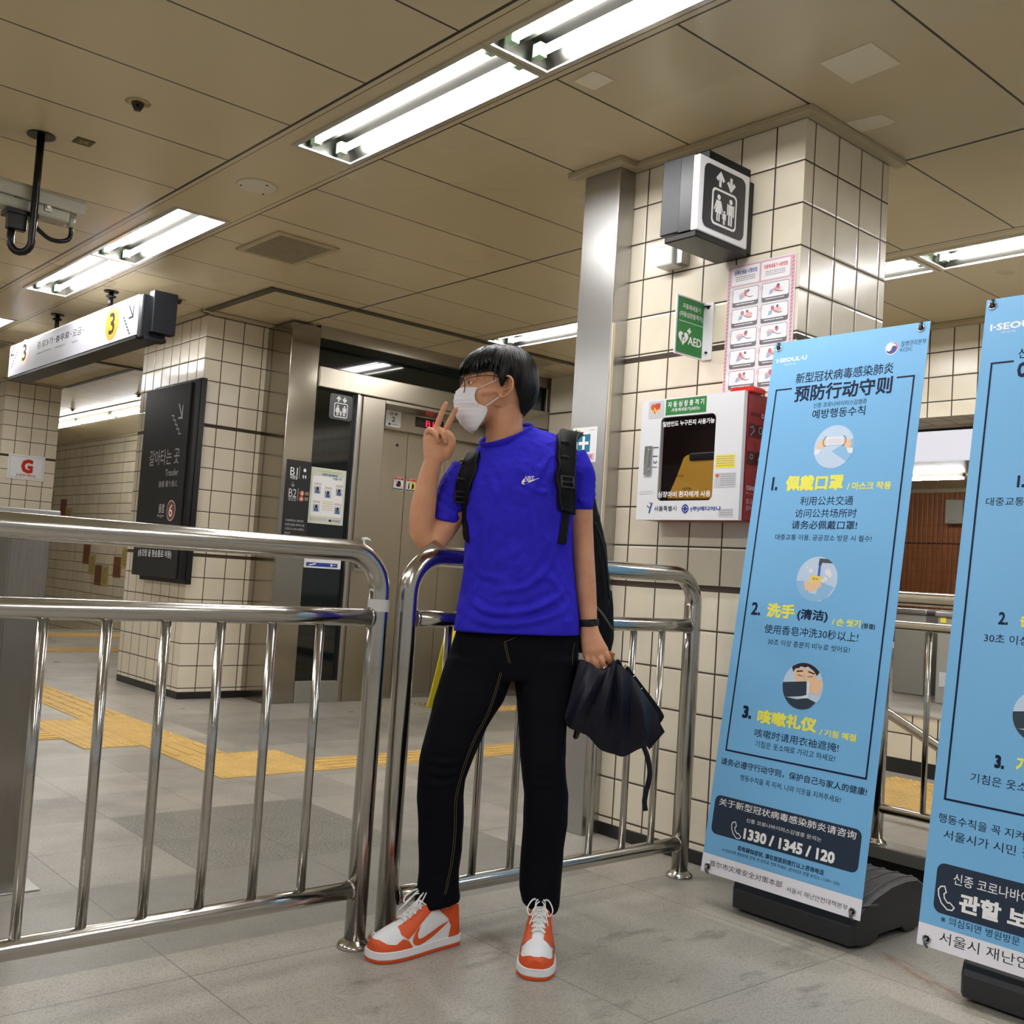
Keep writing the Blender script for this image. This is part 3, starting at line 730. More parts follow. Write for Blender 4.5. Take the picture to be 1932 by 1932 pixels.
def lift_icon(s, bg, fg, u0, v0, w, h):
    s.rrect(bg, u0, v0, u0+w, v0+h, w*.12, 1)
    for k, up in ((.38, 1), (.64, -1)):
        cu, cv, a = u0+w*k, v0+h*.82, h*.085
        s.stroke(fg, [(cu, cv-a), (cu, cv+a*.8)], w*.06, 2)
        if up > 0: s.stroke(fg, [(cu-a*.8, cv+a*.1), (cu, cv+a), (cu+a*.8, cv+a*.1)], w*.06, 3)
        else: s.stroke(fg, [(cu-a*.8, cv-a*.1), (cu, cv-a), (cu+a*.8, cv-a*.1)], w*.06, 3)
    a, c, d, e = u0+w*.2, v0+h*.09, u0+w*.8, v0+h*.67
    s.rrect(fg, a, c, d, e, w*.08, 2); q = w*.035; s.rrect(bg, a+q, c+q, d-q, e-q, w*.06, 3)
    person_icon(s, fg, u0+w*.36, c+h*.07, h*.42, True, 4); person_icon(s, fg, u0+w*.65, c+h*.07, h*.42, False, 4); person_icon(s, fg, u0+w*.505, c+h*.05, h*.22, False, 4)

# hanging route sign
o = thing('hanging_sign', 'long white hanging route sign with orange 3 circles and stair arrows', 'hanging sign', (2.63, 8.2, 2.6))
FACE = mat('lightbox_face', '#b4b4bc', .5, spec=.25)
b = MB(); box(b, (2.55, 6.78, 2.487), (2.72, 9.62, 2.742)); obj('light_box', b, FACE, o)
b = MB(); box(b, (2.553, 6.80, 2.462), (2.717, 9.60, 2.487), .004); obj('bottom_rail', b, CHAR, o)
b = MB(); box(b, (2.553, 6.80, 2.742), (2.717, 9.62, 2.757), .003); obj('top_rail', b, WHITE, o)
b = MB(); box(b, (2.552, 6.72, 2.465), (2.718, 6.78, 2.748), .006); box(b, (2.60, 6.66, 2.50), (2.76, 6.74, 2.775), .004); box(b, (2.575, 6.70, 2.45), (2.72, 6.79, 2.475), .004); obj('end_cap', b, CHAR, o)
for y in (7.55, 8.71):
    b = MB(); tube(b, [(2.635, y, 2.755), (2.635, y, H-.004)], .017, 14); lathe(b, [(.05, H-.008), (.05, H-.002), (.02, H-.001)], 20, Matrix.Translation((2.635, y, 0))); lathe(b, [(.02, H-.05), (.035, H-.045), (.035, H-.035), (.02, H-.03)], 20, Matrix.Translation((2.635, y, 0))); obj('hanger_rod', b, BLACKM, o)
s = Sheet((2.55, 9.62, 2.47), (0,-1,0), (0,0,1), .0005)
mat('faded_orange', '#eda678', .4); mat('sign_grey', '#303138', .7, spec=.1); mat('hair_line', '#b9bac4', .4)
for a, c in [((2.2366, 0.0143), (2.2446, 0.2954)), ((2.5236, 0.0059), (2.5297, 0.2881)), ((0.5427, 0.0471), (0.5451, 0.2738)), ((0.268, 0.0544), (0.2867, 0.2957))]:
    s.stroke('hair_line', [(a[0], .02), (a[0], .272)], .004, 0)
cc = ((2.258, 0.1694), (2.5016, 0.1353), (2.358, 0.2689), (2.4126, 0.0363))
cu, cv, ru, rv = (cc[0][0]+cc[1][0])/2, (cc[2][1]+cc[3][1])/2, (cc[1][0]-cc[0][0])/2, (cc[2][1]-cc[3][1])/2
s.ell('orange_print', cu, cv, ru, rv, 1); s.text('black_lettering', '3', (cu-ru*.42, cv-rv*.66, cu+ru*.42, cv+rv*.66), .02, 2)
cc = ((0.2982, 0.1938), (0.5381, 0.18), (0.3881, 0.2917), (0.4523, 0.0766))
cu, cv, ru, rv = (cc[0][0]+cc[1][0])/2, (cc[2][1]+cc[3][1])/2, (cc[1][0]-cc[0][0])/2, (cc[2][1]-cc[3][1])/2
s.ell('faded_orange', cu, cv, ru, rv, 1); s.text('sign_grey', '3', (cu-ru*.42, cv-rv*.66, cu+ru*.42, cv+rv*.66), .02, 2)
for c, t, bx, bo in (('sign_grey', '종로3가', (0.7458, 0.1681, 1.1377, 0.2257), .0), ('black_lettering', '충무로', (1.1999, 0.164, 1.5098, 0.2185), .025), ('sign_grey', '오금', (1.5833, 0.1577, 1.7743, 0.2155), .0),
        ('sign_grey', 'Jongno 3(sam)-ga', (0.7477, 0.1228, 1.0987, 0.1407), 0), ('sign_grey', 'Chungmuro', (1.1981, 0.1183, 1.4346, 0.1346), 0), ('sign_grey', 'Ogeum', (1.5766, 0.1102, 1.7039, 0.129), 0)):
    s.text(c, t, bx, bo)
for u, v in ((1.166, 0.1979), (1.5425, 0.1895), (1.8136, 0.1829)): s.ell('sign_grey', u, v, .008, .008, 1, n=10)
q = ((2.6783, 0.145), (2.7558, 0.238)); arrow_dr(s, 'sign_grey', q[0][0], q[0][1], q[1][0], q[1][1]-.01, .014)
q = ((2.5824, 0.16), (2.7248, 0.0393)); stairs(s, 'sign_grey', q[0][0], q[0][1], (q[1][0]-q[0][0])/6, (q[0][1]-q[1][1])/5, 5, .008)
q = ((0.0386, 0.1979), (0.1364, 0.2845)); arrow_dr(s, 'sign_grey', q[1][0], q[0][1], q[0][0], q[1][1]-.005, .014)
q = ((0.2205, 0.2104), (0.0769, 0.0988)); stairs(s, 'sign_grey', q[0][0], q[0][1], (q[1][0]-q[0][0])/6, (q[0][1]-q[1][1])/5, 5, .008)
s.build(o, {'orange_print': 'line_circle', 'faded_orange': 'line_circle', 'hair_line': 'divider_lines'})

# tall transfer sign on the far pillar
o = thing('transfer_sign', 'tall charcoal transfer sign with white arrow and brown 6 circle on the tiled pillar', 'wall sign', (3.3, 7.9, 1.6))
b = MB(); box(b, (3.25, 7.47, .89), (3.30, 8.31, 2.36), .004); obj('face_panel', b, CHAR2, o)
b = MB(); box(b, (3.262, 7.405, .885), (3.3, 7.47, 2.375), .004); box(b, (3.30, 7.40, .855), (3.345, 8.27, 2.395), .004); obj('case', b, BLACKM, o)
s = Sheet((3.25, 8.31, .89), (0,-1,0), (0,0,1), .001); mat('sign_silver', '#c9c9ce', .35)
for c, t, bx, bo in (('sign_silver', '갈아타는 곳', (0.1749, 0.8599, 0.7362, 0.9807), .0), ('sign_silver', 'Transfer', (0.5045, 0.7718, 0.7409, 0.8224), 0), ('sign_silver', '換乘 乗り換え', (0.3958, 0.6863, 0.7396, 0.7357), 0),
        ('white_lettering', '응암', (0.4368, 0.4896, 0.5437, 0.5599), .01), ('sign_silver', 'Eungam', (0.4229, 0.4514, 0.5427, 0.4815), 0), ('white_lettering', '(승강장 끝 환승통로 이용)', (0.1051, 0.1415, 0.7421, 0.2053), .01)):
    s.text(c, t, bx, bo)
cc = ((0.5845, 0.5069), (0.7442, 0.5063), (0.649, 0.5851), (0.6808, 0.4284))
cu, cv, ru = (cc[0][0]+cc[1][0])/2, (cc[2][1]+cc[3][1])/2, (cc[1][0]-cc[0][0])/2; rv = (cc[2][1]-cc[3][1])/2
s.ell('white_lettering', cu, cv, ru, rv, 1); s.ell('brown_print', cu, cv, ru*.93, rv*.93, 2); s.text('white_lettering', '6', (cu-ru*.42, cv-rv*.6, cu+ru*.42, cv+rv*.6), .01, 3)
q = ((0.6497, 1.2074), (0.7286, 1.3112)); arrow_dr(s, 'sign_silver', q[0][0]+.01, q[0][1], q[1][0], q[1][1], .016)
q = ((0.5388, 1.2348), (0.7255, 1.0868)); stairs(s, 'sign_silver', q[0][0], q[0][1], (q[1][0]-q[0][0])/5, (q[0][1]-q[1][1])/4, 4, .009)
s.build(o, {'brown_print': 'line_circle'})

# G sign on the far pillar
o = thing('letter_sign', 'small white sign with red letter G on the far left pillar', 'wall sign', (3.63, 12.64, 1.94))
b = MB(); box(b, (3.44, 12.64, 1.80), (3.835, 12.6495, 2.08), .002); obj('plate', b, WHITE, o)
s = Sheet((3.44, 12.64, 1.80), (1,0,0), (0,0,1), .001)
for a, c in (((.02,.02),(.375,.02)), ((.375,.02),(.375,.26)), ((.375,.26),(.02,.26)), ((.02,.26),(.02,.02))): s.stroke('light_grey_print', [a, c], .006, 1)
s.text('red_print', 'G', (0.1398, 0.0754, 0.2665, 0.2334), .06); s.text('red_print', '(내부계단)', (0.0953, 0.0301, 0.3027, 0.0653), .02); s.build(o)

# lift sign box on the near pillar
o = thing('lift_sign', 'black projecting lift sign with white figures and arrows on the near tiled pillar', 'projecting sign', (3.15, 2.6, 2.55))
b = MB(); box(b, (2.99, 2.5, 2.41), (3.30, 2.53, 2.70), .004); obj('face_panel', b, WHITE, o)
b = MB(); box(b, (3.0, 2.531, 2.415), (3.342, 2.60, 2.712), .003); box(b, (2.995, 2.505, 2.385), (3.31, 2.66, 2.41), .004); box(b, (3.301, 2.51, 2.40), (3.342, 2.64, 2.69), .003); obj('case', b, BLACKM, o)
b = MB(); box(b, (3.012, 2.60, 2.425), (3.2, 2.70, 2.722), .004); obj('back_case', b, CHAR, o)
b = MB(); box(b, (3.08, 2.53, 2.70), (3.342, 2.66, 2.75), .003); obj('top_bracket', b, CHAR, o)
s = Sheet((2.99, 2.5, 2.41), (1,0,0), (0,0,1), .001); mat('pict_black', '#2c2d33', .35)
lift_icon(s, 'pict_black', 'white_lettering', .028, .022, .255, .246); s.build(o, {'pict_black': 'pictogram_ground', 'white_lettering': 'pictogram'})
o = thing('junction_box', 'small white wall box under the projecting lift sign', 'wall box', (3.31, 2.87, 2.44))
b = MB(); box(b, (3.27, 2.855, 2.41), (3.343, 2.945, 2.50), .008); obj('cover', b, mat('box_white', '#d9dbd3', .35), o)
b = MB(); box(b, (3.29, 2.82, 2.415), (3.343, 2.8545, 2.51), .003); obj('metal_side', b, BRUSHED, o)

# green AED flag sign
o = thing('flag_sign', 'green and white AED flag sign sticking out from the tiled pillar', 'flag sign', (3.25, 2.72, 2.1))
b = MB(); box(b, (3.16, 2.721, 2.0), (3.336, 2.726, 2.24), .001); obj('blade', b, WHITE, o)
b = MB(); box(b, (3.335, 2.677, 2.0), (3.3425, 2.7265, 2.238), .001); obj('bracket', b, WHITE, o)
b = MB()
for z in (2.215, 2.03): tube(b, [(3.328, 2.70, z), (3.336, 2.70, z)], .005, 8)
tube(b, [(3.325, 2.724, 2.222), (3.337, 2.69, 2.222)], .003, 8); obj_each('screw', b, BLK, o)
s = Sheet((3.165, 2.72, 2.005), (1,0,0), (0,0,1), .0014); s.rect('green_print', .002, .003, .163, .228, 0)
s.text('white_lettering', '자동제세동기', (0.0301, 0.1831, 0.1418, 0.2045), .01); s.text('white_lettering', '(자동심장충격기)', (0.0129, 0.1464, 0.1575, 0.1713), .01)
q = ((0.0116, 0.1311), (0.1572, 0.1311)); s.stroke('white_lettering', [q[0], (q[1][0], q[0][1])], .002, 1)
q = ((0.0422, 0.0611), (0.0766, 0.097)); heart(s, 'white_lettering', q[0][0], q[0][1], .062)
cu, cv = q[0]; s.poly('green_print', [(cu+.004, cv+.02), (cu-.012, cv+.012), (cu-.01, cv-.006), (cu-.014, cv-.022), (cu-.004, cv-.004), (cu-.005, cv+.006), (cu+.006, cv+.003)], 2); s.poly('green_print', [(cu+.01, cv+.008), (cu+.004, cv-.012), (cu+.012, cv-.004)], 2)
cu, cv = q[1]; s.rect('white_lettering', cu-.012, cv-.004, cu+.012, cv+.004, 1); s.rect('white_lettering', cu-.004, cv-.012, cu+.004, cv+.012, 2)
s.text('white_lettering', 'AED', (0.0723, 0.0426, 0.1563, 0.0766), .02); s.build(o, {'green_print': 'green_ground'})

# cabinet with the defibrillator
o = thing('defibrillator_cabinet', 'white defibrillator cabinet with red side and dark window on the tiled pillar', 'wall cabinet', (3.27, 2.65, 1.58))
AEDW = mat('cabinet_white', '#e2e3e6', .3); AEDR = mat('cabinet_red', '#9e1822', .35)
X0, Y0, Y1, Z0, Z1 = 3.195, 2.395, 2.905, 1.337, 1.826
win = ((0.1061, 0.4102), (0.3833, 0.4155), (0.3822, 0.0721), (0.1063, 0.0796))
wu0, wu1, wv0, wv1 = (win[0][0]+win[3][0])/2, (win[1][0]+win[2][0])/2, (win[2][1]+win[3][1])/2, (win[0][1]+win[1][1])/2
wy0, wy1, wz0, wz1 = Y1-wu1, Y1-wu0, Z0+wv0, Z0+wv1
b = MB(); box(b, (X0, Y0, Z0), (X0+.02, wy0, Z1)); box(b, (X0, wy1, Z0), (X0+.02, Y1, Z1)); box(b, (X0, wy0, Z0), (X0+.02, wy1, wz0)); box(b, (X0, wy0, wz1), (X0+.02, wy1, Z1)); obj('door', b, AEDW, o)
b = MB(); box(b, (X0+.0205, Y0+.003, Z0+.002), (X0+.03, Y0+.012, Z1-.002)); box(b, (X0+.03, Y0+.001, Z0+.004), (3.342, Y0+.012, Z1-.003)); box(b, (X0+.021, Y1-.012, Z0+.002), (3.342, Y1-.001, Z1-.002)); box(b, (X0+.021, Y0+.012, Z0+.002), (3.342, Y1-.012, Z0+.012)); box(b, (X0+.021, Y0+.012, Z1-.012), (3.342, Y1-.012, Z1-.002)); box(b, (3.332, Y0+.012, Z0+.012), (3.342, Y1-.012, Z1-.012)); obj('body', b, AEDR, o)
b = MB(); box(b, (X0+.022, wy0-.02, wz0-.02), (X0+.024, wy1+.02, wz1+.02)) if False else None
box(b, (3.326, Y0+.013, Z0+.013), (3.331, Y1-.013, Z1-.013)); obj('lining', b, mat('cabinet_inside', '#240a0d', .6), o)
b = MB()   # the yellow device in the window: tapered moulded body with a dark carrying handle
dv = ((0.2184, 0.2631), (0.3795, 0.2669), (0.3883, 0.0819), (0.1343, 0.085))
P = [(Y1-dv[3][0], Z0+dv[3][1]), (Y1-dv[2][0], Z0+dv[2][1]), (Y1-dv[1][0], Z0+dv[1][1]), (Y1-dv[0][0], Z0+dv[0][1]), (Y1-dv[0][0]+.018, Z0+dv[0][1]-.012), (Y1-dv[0][0]+.05, Z0+dv[0][1]-.09)]
f0 = [b.verts.new((X0+.022 if i < 2 else X0+.034, y, z)) for i, (y, z) in enumerate(P)]; f1 = [b.verts.new((3.32, y, z)) for y, z in P]; n = len(P)
for i in range(n): b.faces.new((f0[i], f0[(i+1)%n], f1[(i+1)%n], f1[i]))
b.faces.new(f0); b.faces.new(f1[::-1]); bmesh.ops.recalc_face_normals(b, faces=b.faces); bmesh.ops.bevel(b, geom=list(b.edges), offset=.009, segments=3, profile=.5, affect='EDGES')
dev = obj('device', b, mat('device_yellow', '#e6ab22', .35), o)
q = ((0.2363, 0.2652), (0.3781, 0.289), (0.3751, 0.2313), (0.2314, 0.2315))
b = MB(); box(b, (X0+.026, Y1-q[1][0], Z0+q[2][1]+.004), (X0+.06, Y1-q[0][0], Z0+q[0][1]+.004), .008); obj('device_handle', b, BLACKM, dev)
s = Sheet((X0+.021, Y1, Z0), (0,-1,0), (0,0,1)); s.text('black_lettering', 'HEARTON', (0.1643, 0.1724, 0.2191, 0.181), .01); s.text('black_lettering', '서울특별시', (0.2163, 0.119, 0.2657, 0.1304), .01); s.build(dev)
b = MB(); box(b, (X0+.004, wy0+.001, wz0+.001), (X0+.007, wy1-.001, wz1-.001)); obj('window_pane', b, mat('window_glass', '#14080a', .03, alpha=.22), o)
s = Sheet((X0, Y1, Z0), (0,-1,0), (0,0,1)); 
mat('navy_print', '#1d2b55', .4); mat('heart_red', '#d9573b', .4); mat('maroon_film', '#2a0d10', .3)
# dark printed rim of the window and its rounded corners
for (a, c, sx, sy) in ((wu0, wv0, 1, 1), (wu1, wv0, -1, 1), (wu0, wv1, 1, -1), (wu1, wv1, -1, -1)):
    r = .022; pts = [(a, c)] + [(a+sx*r*(1-math.cos(math.radians(90-t))) , c+sy*r*(1-math.sin(math.radians(90-t)))) for t in range(0, 91, 15)]
    s.poly('cabinet_white', pts, 0)
bx = (0.1278, 0.4202, 0.3328, 0.4835); s.rect('green_print', *bx, 0)
s.text('white_lettering', '자 동 심 장 충 격 기', (0.139, 0.4512, 0.3209, 0.4744), .02); s.text('white_lettering', '-자동제세동기(AED)-', (0.1554, 0.4297, 0.3032, 0.4467), .01)
bx = (0.0373, 0.412, 0.1195, 0.4834); s.rrect('light_grey_print', *bx, .008, 0)
q = ((0.0736, 0.4504),)[0]; heart(s, 'heart_red', q[0], q[1], .05, 1); s.stroke('yellow_print', [(q[0]-.026, q[1]-.008), (q[0]-.008, q[1]-.008), (q[0]-.003, q[1]+.004), (q[0]+.003, q[1]-.016), (q[0]+.008, q[1]-.006), (q[0]+.024, q[1]-.006)], .0035, 2)
s.text('red_print', '응급', (q[0]-.004, q[1]+.006, q[0]+.026, q[1]+.024), .03, 3)
s.text('white_lettering', '일반인도 누구든지 사용가능', (0.1185, 0.3734, 0.3779, 0.3949), .03, 3); s.text('white_lettering', '심장마비 환자에게 사용', (0.1131, 0.0893, 0.3761, 0.1133), .02, 3)
s.text('navy_print', '서울특별시', (0.0968, 0.0348, 0.2113, 0.0558), .01); s.text('blue_print', '(주)메디아나', (0.2823, 0.0325, 0.4293, 0.0527), .03)
q = ((0.2553, 0.0438), (0.0708, 0.0476)); s.ring('blue_print', q[0][0], q[0][1], .017, .017, .005, 1); s.rect('blue_print', q[0][0]-.007, q[0][1]-.007, q[0][0]+.007, q[0][1]+.007, 2); s.stroke('blue_print', [(q[0][0]-.017, q[0][1]), (q[0][0]+.017, q[0][1])], .003, 3); s.stroke('blue_print', [(q[0][0], q[0][1]-.017), (q[0][0], q[0][1]+.017)], .003, 4)
s.stroke('blue_print', [(q[1][0]+.012, q[1][1]+.018), (q[1][0]+.004, q[1][1]-.002), (q[1][0], q[1][1]-.018)], .007, 1); s.stroke('green_print', [(q[1][0]-.012, q[1][1]+.008), (q[1][0]-.002, q[1][1]+.002)], .005, 1); s.ell('heart_red', q[1][0]+.002, q[1][1]+.02, .004, .004, 1, n=10)
bx = (0.3929, 0.1977, 0.4822, 0.2486); s.rect('yellow_print', *bx, 0); s.scribble('grey_print', bx[0]+.004, bx[1]+.004, bx[2]-.004, bx[3]-.004, 5)
bx = (0.3896, 0.1239, 0.4912, 0.1799); s.rect('light_grey_print', *bx, 0); s.scribble('grey_print', bx[0]+.03, bx[1]+.004, bx[2]-.004, bx[3]-.004, 6); heart(s, 'heart_red', bx[0]+.014, bx[3]-.012, .018)
bx = (0.418, 0.011, 0.4861, 0.0432); s.rect('light_grey_print', *bx, 0); s.scribble('grey_print', bx[0]+.006, bx[1]+.004, bx[2]-.004, bx[3]-.004, 3)
bx = (0.013, 0.0993, 0.0845, 0.1185); s.scribble('light_grey_print', *bx, 2); bx = (0.0723, 0.2831, 0.1015, 0.2973); s.scribble('navy_print', *bx, 1); bx = (0.0748, 0.2492, 0.0982, 0.261); s.scribble('navy_print', *bx, 1); bx = (0.0733, 0.2075, 0.0985, 0.2159); s.scribble('navy_print', *bx, 1)
q = ((0.0873, 0.2342),)[0]; s.ring('navy_print', q[0], q[1]+.004, .01, .01, .004, 1, 180, 360, 12)
s.build(o, {'green_print': 'printed_label', 'yellow_print': 'printed_label', 'light_grey_print': 'printed_label', 'heart_red': 'heart_mark', 'cabinet_white': 'window_corner'})
s = Sheet((X0+.03, Y0, Z0), (1,0,0), (0,0,1), .001); mat('side_pale', '#d9a3a6', .5); mat('side_dark', '#3b070c', .5)
s.text('side_dark', 'HEARTON', (.012, .40, .08, .414), .02); s.ring('white_lettering', .088, .407, .008, .008, .003, 1)
for z in (.32, .215): s.rrect('side_dark', .008, z, .05, z+.05, .006, 0); s.rrect('side_dark', .058, z, .1, z+.05, .006, 0)
s.stroke('side_pale', [(.015, .355), (.03, .36), (.04, .345), (.028, .335), (.02, .325)], .003, 1); s.ring('side_pale', .079, .35, .012, .014, .003, 1)
s.ring('side_pale', .03, .245, .01, .01, .003, 1); s.stroke('side_pale', [(.07, .235), (.08, .25), (.09, .235)], .003, 1)
s.text('white_lettering', '긴급상황시', (.008, .118, .09, .135), .02); s.text('side_pale', 'Do not open', (.008, .1, .09, .11), 0); s.text('side_pale', '응급', (.01, .065, .05, .085), .02); s.text('side_pale', '장비', (.01, .04, .05, .06), .02); s.build(o)
b = MB(); q = ((0.0326, 0.3008), (0.0711, 0.2989), (0.0416, 0.1817))
box(b, (X0-.008, Y1-q[1][0], Z0+q[2][1]), (X0-.0005, Y1-q[0][0], Z0+q[0][1]), .003); box(b, (X0-.018, Y1-q[1][0]+.008, Z0+q[2][1]+.035), (X0-.006, Y1-q[0][0]-.008, Z0+q[0][1]-.015), .004); tube(b, [(X0-.012, Y1-(q[0][0]+q[1][0])/2, Z0+q[2][1]+.018), (X0-.004, Y1-(q[0][0]+q[1][0])/2, Z0+q[2][1]+.018)], .01, 14); obj('latch', b, mat('chrome', '#d8d8d8', .12, 1.), o)
q = ((0.4182, 0.5035), (0.5272, 0.4962)); b = MB(); yc = Y1-(q[0][0]+q[1][0])/2
box(b, (X0+.03, yc-.055, Z1-.002), (X0+.11, yc+.055, Z1+.018), .006)
for k in range(-5, 6): box(b, (X0+.028, yc+.009*k-.003, Z1+.002), (X0+.1, yc+.009*k+.002, Z1+.021), .001)
obj('beacon', b, mat('beacon_red', '#d8281f', .3), o)

# first aid poster in a clear sleeve
o = thing('first_aid_poster', 'pink bordered first aid poster with small drawings on the tiled pillar', 'poster', (3.34, 2.45, 2.1))
b = MB(); box(b, (3.338, 2.295, 1.845), (3.3425, 2.612, 2.37)); obj('sheet', b, mat('poster_paper', '#e6dfe3', .18, coat=.6), o)
s = Sheet((3.338, 2.61, 1.85), (0,-1,0), (0,0,1), .0005); mat('poster_pink', '#dbb3b9', .25); mat('poster_rose', '#c4707f', .3); mat('poster_blue', '#9fb4cf', .3); mat('poster_grey', '#6c6a6e', .3); mat('poster_white', '#f0edf0', .25); mat('poster_skin', '#e2b6b0', .3)
WD, HT = .31, .515
s.rect('poster_pink', .0, .43, WD, HT, 0); s.rect('poster_pink', 0, 0, .012, HT, 0); s.rect('poster_pink', WD-.012, 0, WD, HT, 0)
for k in range(34): s.poly('poster_rose', [(.001, .015*k+.002), (.011, .015*k+.009), (.011, .015*k+.014), (.001, .015*k+.007)], 1); s.poly('poster_rose', [(WD-.011, .015*k+.002), (WD-.001, .015*k+.009), (WD-.001, .015*k+.014), (WD-.011, .015*k+.007)], 1)
for c in (0, 1):
    u0 = .018+c*.14; u1 = u0+.132
    s.rrect('poster_white', u0, .436, u1, .508, .006, 1); s.text('blue_print' if c == 0 else 'red_print', '심폐소생술 시행방법' if c == 0 else '자동제세동기 사용방법', (u0+.012, .478, u1-.012, .496), .03, 2); s.scribble('poster_grey', u0+.02, .448, u1-.02, .47, 3, 2)
    for r in range(5):
        v0 = .015+.083*(4-r); s.rrect('poster_grey', u0+.008, v0, u1, v0+.075, .008, 1); s.rrect('poster_white', u0+.01, v0+.018, u1-.002, v0+.073, .007, 2); s.scribble('poster_white', u0+.025, v0+.004, u1-.02, v0+.014, 1, 2)
        s.ring('poster_rose' if c else 'poster_blue', u0+.006, v0+.058, .007, .007, .0015, 3)
        cu, cv = (u0+u1)/2+.005, v0+.045
        s.ell('poster_skin', cu+random.uniform(-.02,.02), cv, .018, .012, 3, n=14); s.ell('poster_rose', cu+random.uniform(-.015,.02), cv+.01, .008, .01, 4, n=12); s.poly('poster_blue', [(cu-.03, cv-.018), (cu-.012, cv-.014), (cu-.01, cv+.004), (cu-.026, cv)], 4); s.stroke('poster_grey', [(cu-.005, cv), (cu+.02, cv-.012), (cu+.034, cv-.01)], .003, 5); s.ell('poster_grey', cu+.012, cv+.015, .006, .006, 5, n=10)
s.build(o, {'poster_pink': 'border', 'poster_rose': 'border_stripes'})

# first aid sticker on the steel casing
o = thing('first_aid_sticker', 'white sticker with white cross on teal square on the steel pillar casing', 'sticker', (3.24, 3.28, 1.67))
b = MB(); box(b, (3.2405, 3.20, 1.592), (3.2427, 3.352, 1.748), .0006); obj('sheet', b, WHITE, o)
s = Sheet((3.2405, 3.352, 1.592), (0,-1,0), (0,0,1), .0006); s.rect('teal_print', .033, .045, .112, .124, 0); s.rect('white_lettering', .042, .078, .103, .092, 1); s.rect('white_lettering', .065, .055, .08, .115, 2); s.rect('pink_print', .01, .008, .142, .038, 0)
s.text('black_lettering', '응급구호표지', (.018, .014, .128, .034), .02, 1); s.ell('green_print', .022, .14, .006, .009, 1); s.ell('yellow_print', .04, .14, .009, .006, 1); s.scribble('grey_print', .105, .136, .14, .144, 1); s.build(o)

# ---------------------------------------------------------------- lift
o = thing('lift', 'steel lift entrance with dark glass panels behind the railings', 'lift', (5.2, 7.3, 0))
b = MB(); box(b, (3.865, 7.12, 0), (4.11, 7.55, H-.02), .006); obj('corner_column', b, steel('column_steel', '#a39c90', .14, (160., 160., 1.), .05), o)
b = MB(); box(b, (4.11, 7.125, 2.82), (6.55, 7.2, H-.001)); obj('top_panel', b, ELEV, o)
b = MB(); box(b, (4.112, 7.16, 2.60), (6.55, 7.18, 2.82)); obj('upper_glass', b, GLASSD, o)
b = MB(); box(b, (4.112, 7.1, 2.435), (6.55, 7.2, 2.60), .008); obj('header', b, ELEV, o)
b = MB(); box(b, (4.112, 7.15, .165), (4.475, 7.17, 2.435)); obj('side_glass', b, GLASSD, o)
b = MB(); box(b, (4.112, 7.118, 0), (4.50, 7.19, .165), .003); obj('sill_panel', b, mat('sill_zinc', '#9c9990', .45, .7), o)
b = MB(); box(b, (4.477, 7.108, .165), (4.505, 7.19, 2.435), .004); obj('glass_trim', b, BRUSHED, o)
b = MB(); box(b, (4.535, 7.115, 0), (4.75, 7.55, 2.43), .004); box(b, (4.506, 7.13, 0), (4.535, 7.2, 2.43)); box(b, (6.13, 7.115, 0), (6.55, 7.55, 2.43), .004); obj_each('jamb', b, ELEV, o)
b = MB(); box(b, (4.75, 7.115, 2.405), (6.13, 7.47, 2.43)); box(b, (4.75, 7.4, 2.245), (6.13, 7.47, 2.405), .003); obj('door_header', b, ELEV, o)
for k, (a, c) in enumerate(((4.75, 5.247), (5.251, 5.668), (5.672, 6.13))):
    b = MB(); box(b, (a, 7.48, .004), (c, 7.52, 2.245), .002); d = obj('door_leaf', b, ELEV, o)
    if k == 0:
        b = MB(); lathe(b, [(.012, 0), (.012, .004), (.006, .005)], 16, Matrix.Translation((5.14, 7.48, 2.13)) @ Matrix.Rotation(PI/2, 4, 'X')); obj('key_switch', b, BLACKM, d)
b = MB(); box(b, (4.75, 7.2, -.0), (6.13, 7.48, .004)); obj('threshold', b, BRUSHED, o)
dp = ((0.5161, 2.3876), (0.8115, 2.3947), (0.8097, 2.3094), (0.5183, 2.3018))
b = MB(); box(b, (5.26, 7.394, 2.303), (5.56, 7.40, 2.39)); disp = obj('display', b, mat('display_black', '#0b0709', .2), o)
s = Sheet((5.26, 7.394, 2.303), (1,0,0), (0,0,1), .001); mat('led_red', '#e0203a', .4, emit=1.2); s.text('led_red', 'B1', (.105, .014, .19, .068), 0); s.build(disp, {'led_red': 'digits'})
# notices on the lift
def notice(name, label, cat, u0, v0, u1, v1, plane='ev', th=.003, m=WHITE, r=0.):
    ox, y = (3.86, 7.12) if plane == 'ev' else (4.74, 7.48) if plane == 'dr' else (4.74, 7.4)
    return ox, y
def plate(name, label, cat, x0, z0, x1, z1, y, m, bev=.001):
    o = thing(name, label, cat, ((x0+x1)/2, y, (z0+z1)/2)); b = MB(); box(b, (x0, y, z0), (x1, y+.004, z1))
    if bev > .002: bmesh.ops.bevel(b, geom=[e for e in b.edges if abs(e.verts[0].co.y-e.verts[1].co.y) > .003], offset=bev, segments=4, profile=.5, affect='EDGES')
    obj('sheet', b, m, o)
    return o, Sheet((x0, y, z0), (1,0,0), (0,0,1), .001)
def sub(bx, x, z, ox):   # box in frame -> box on plate
    return (bx[0]+ox-x, bx[1]-z, bx[2]+ox-x, bx[3]-z)
o, s = plate('lift_pictogram', 'grey square lift pictogram sign on the dark lift glass', 'sign', 4.245, 2.21, 4.455, 2.41, 7.145, mat('pict_grey', '#3a3b3f', .35), .024)
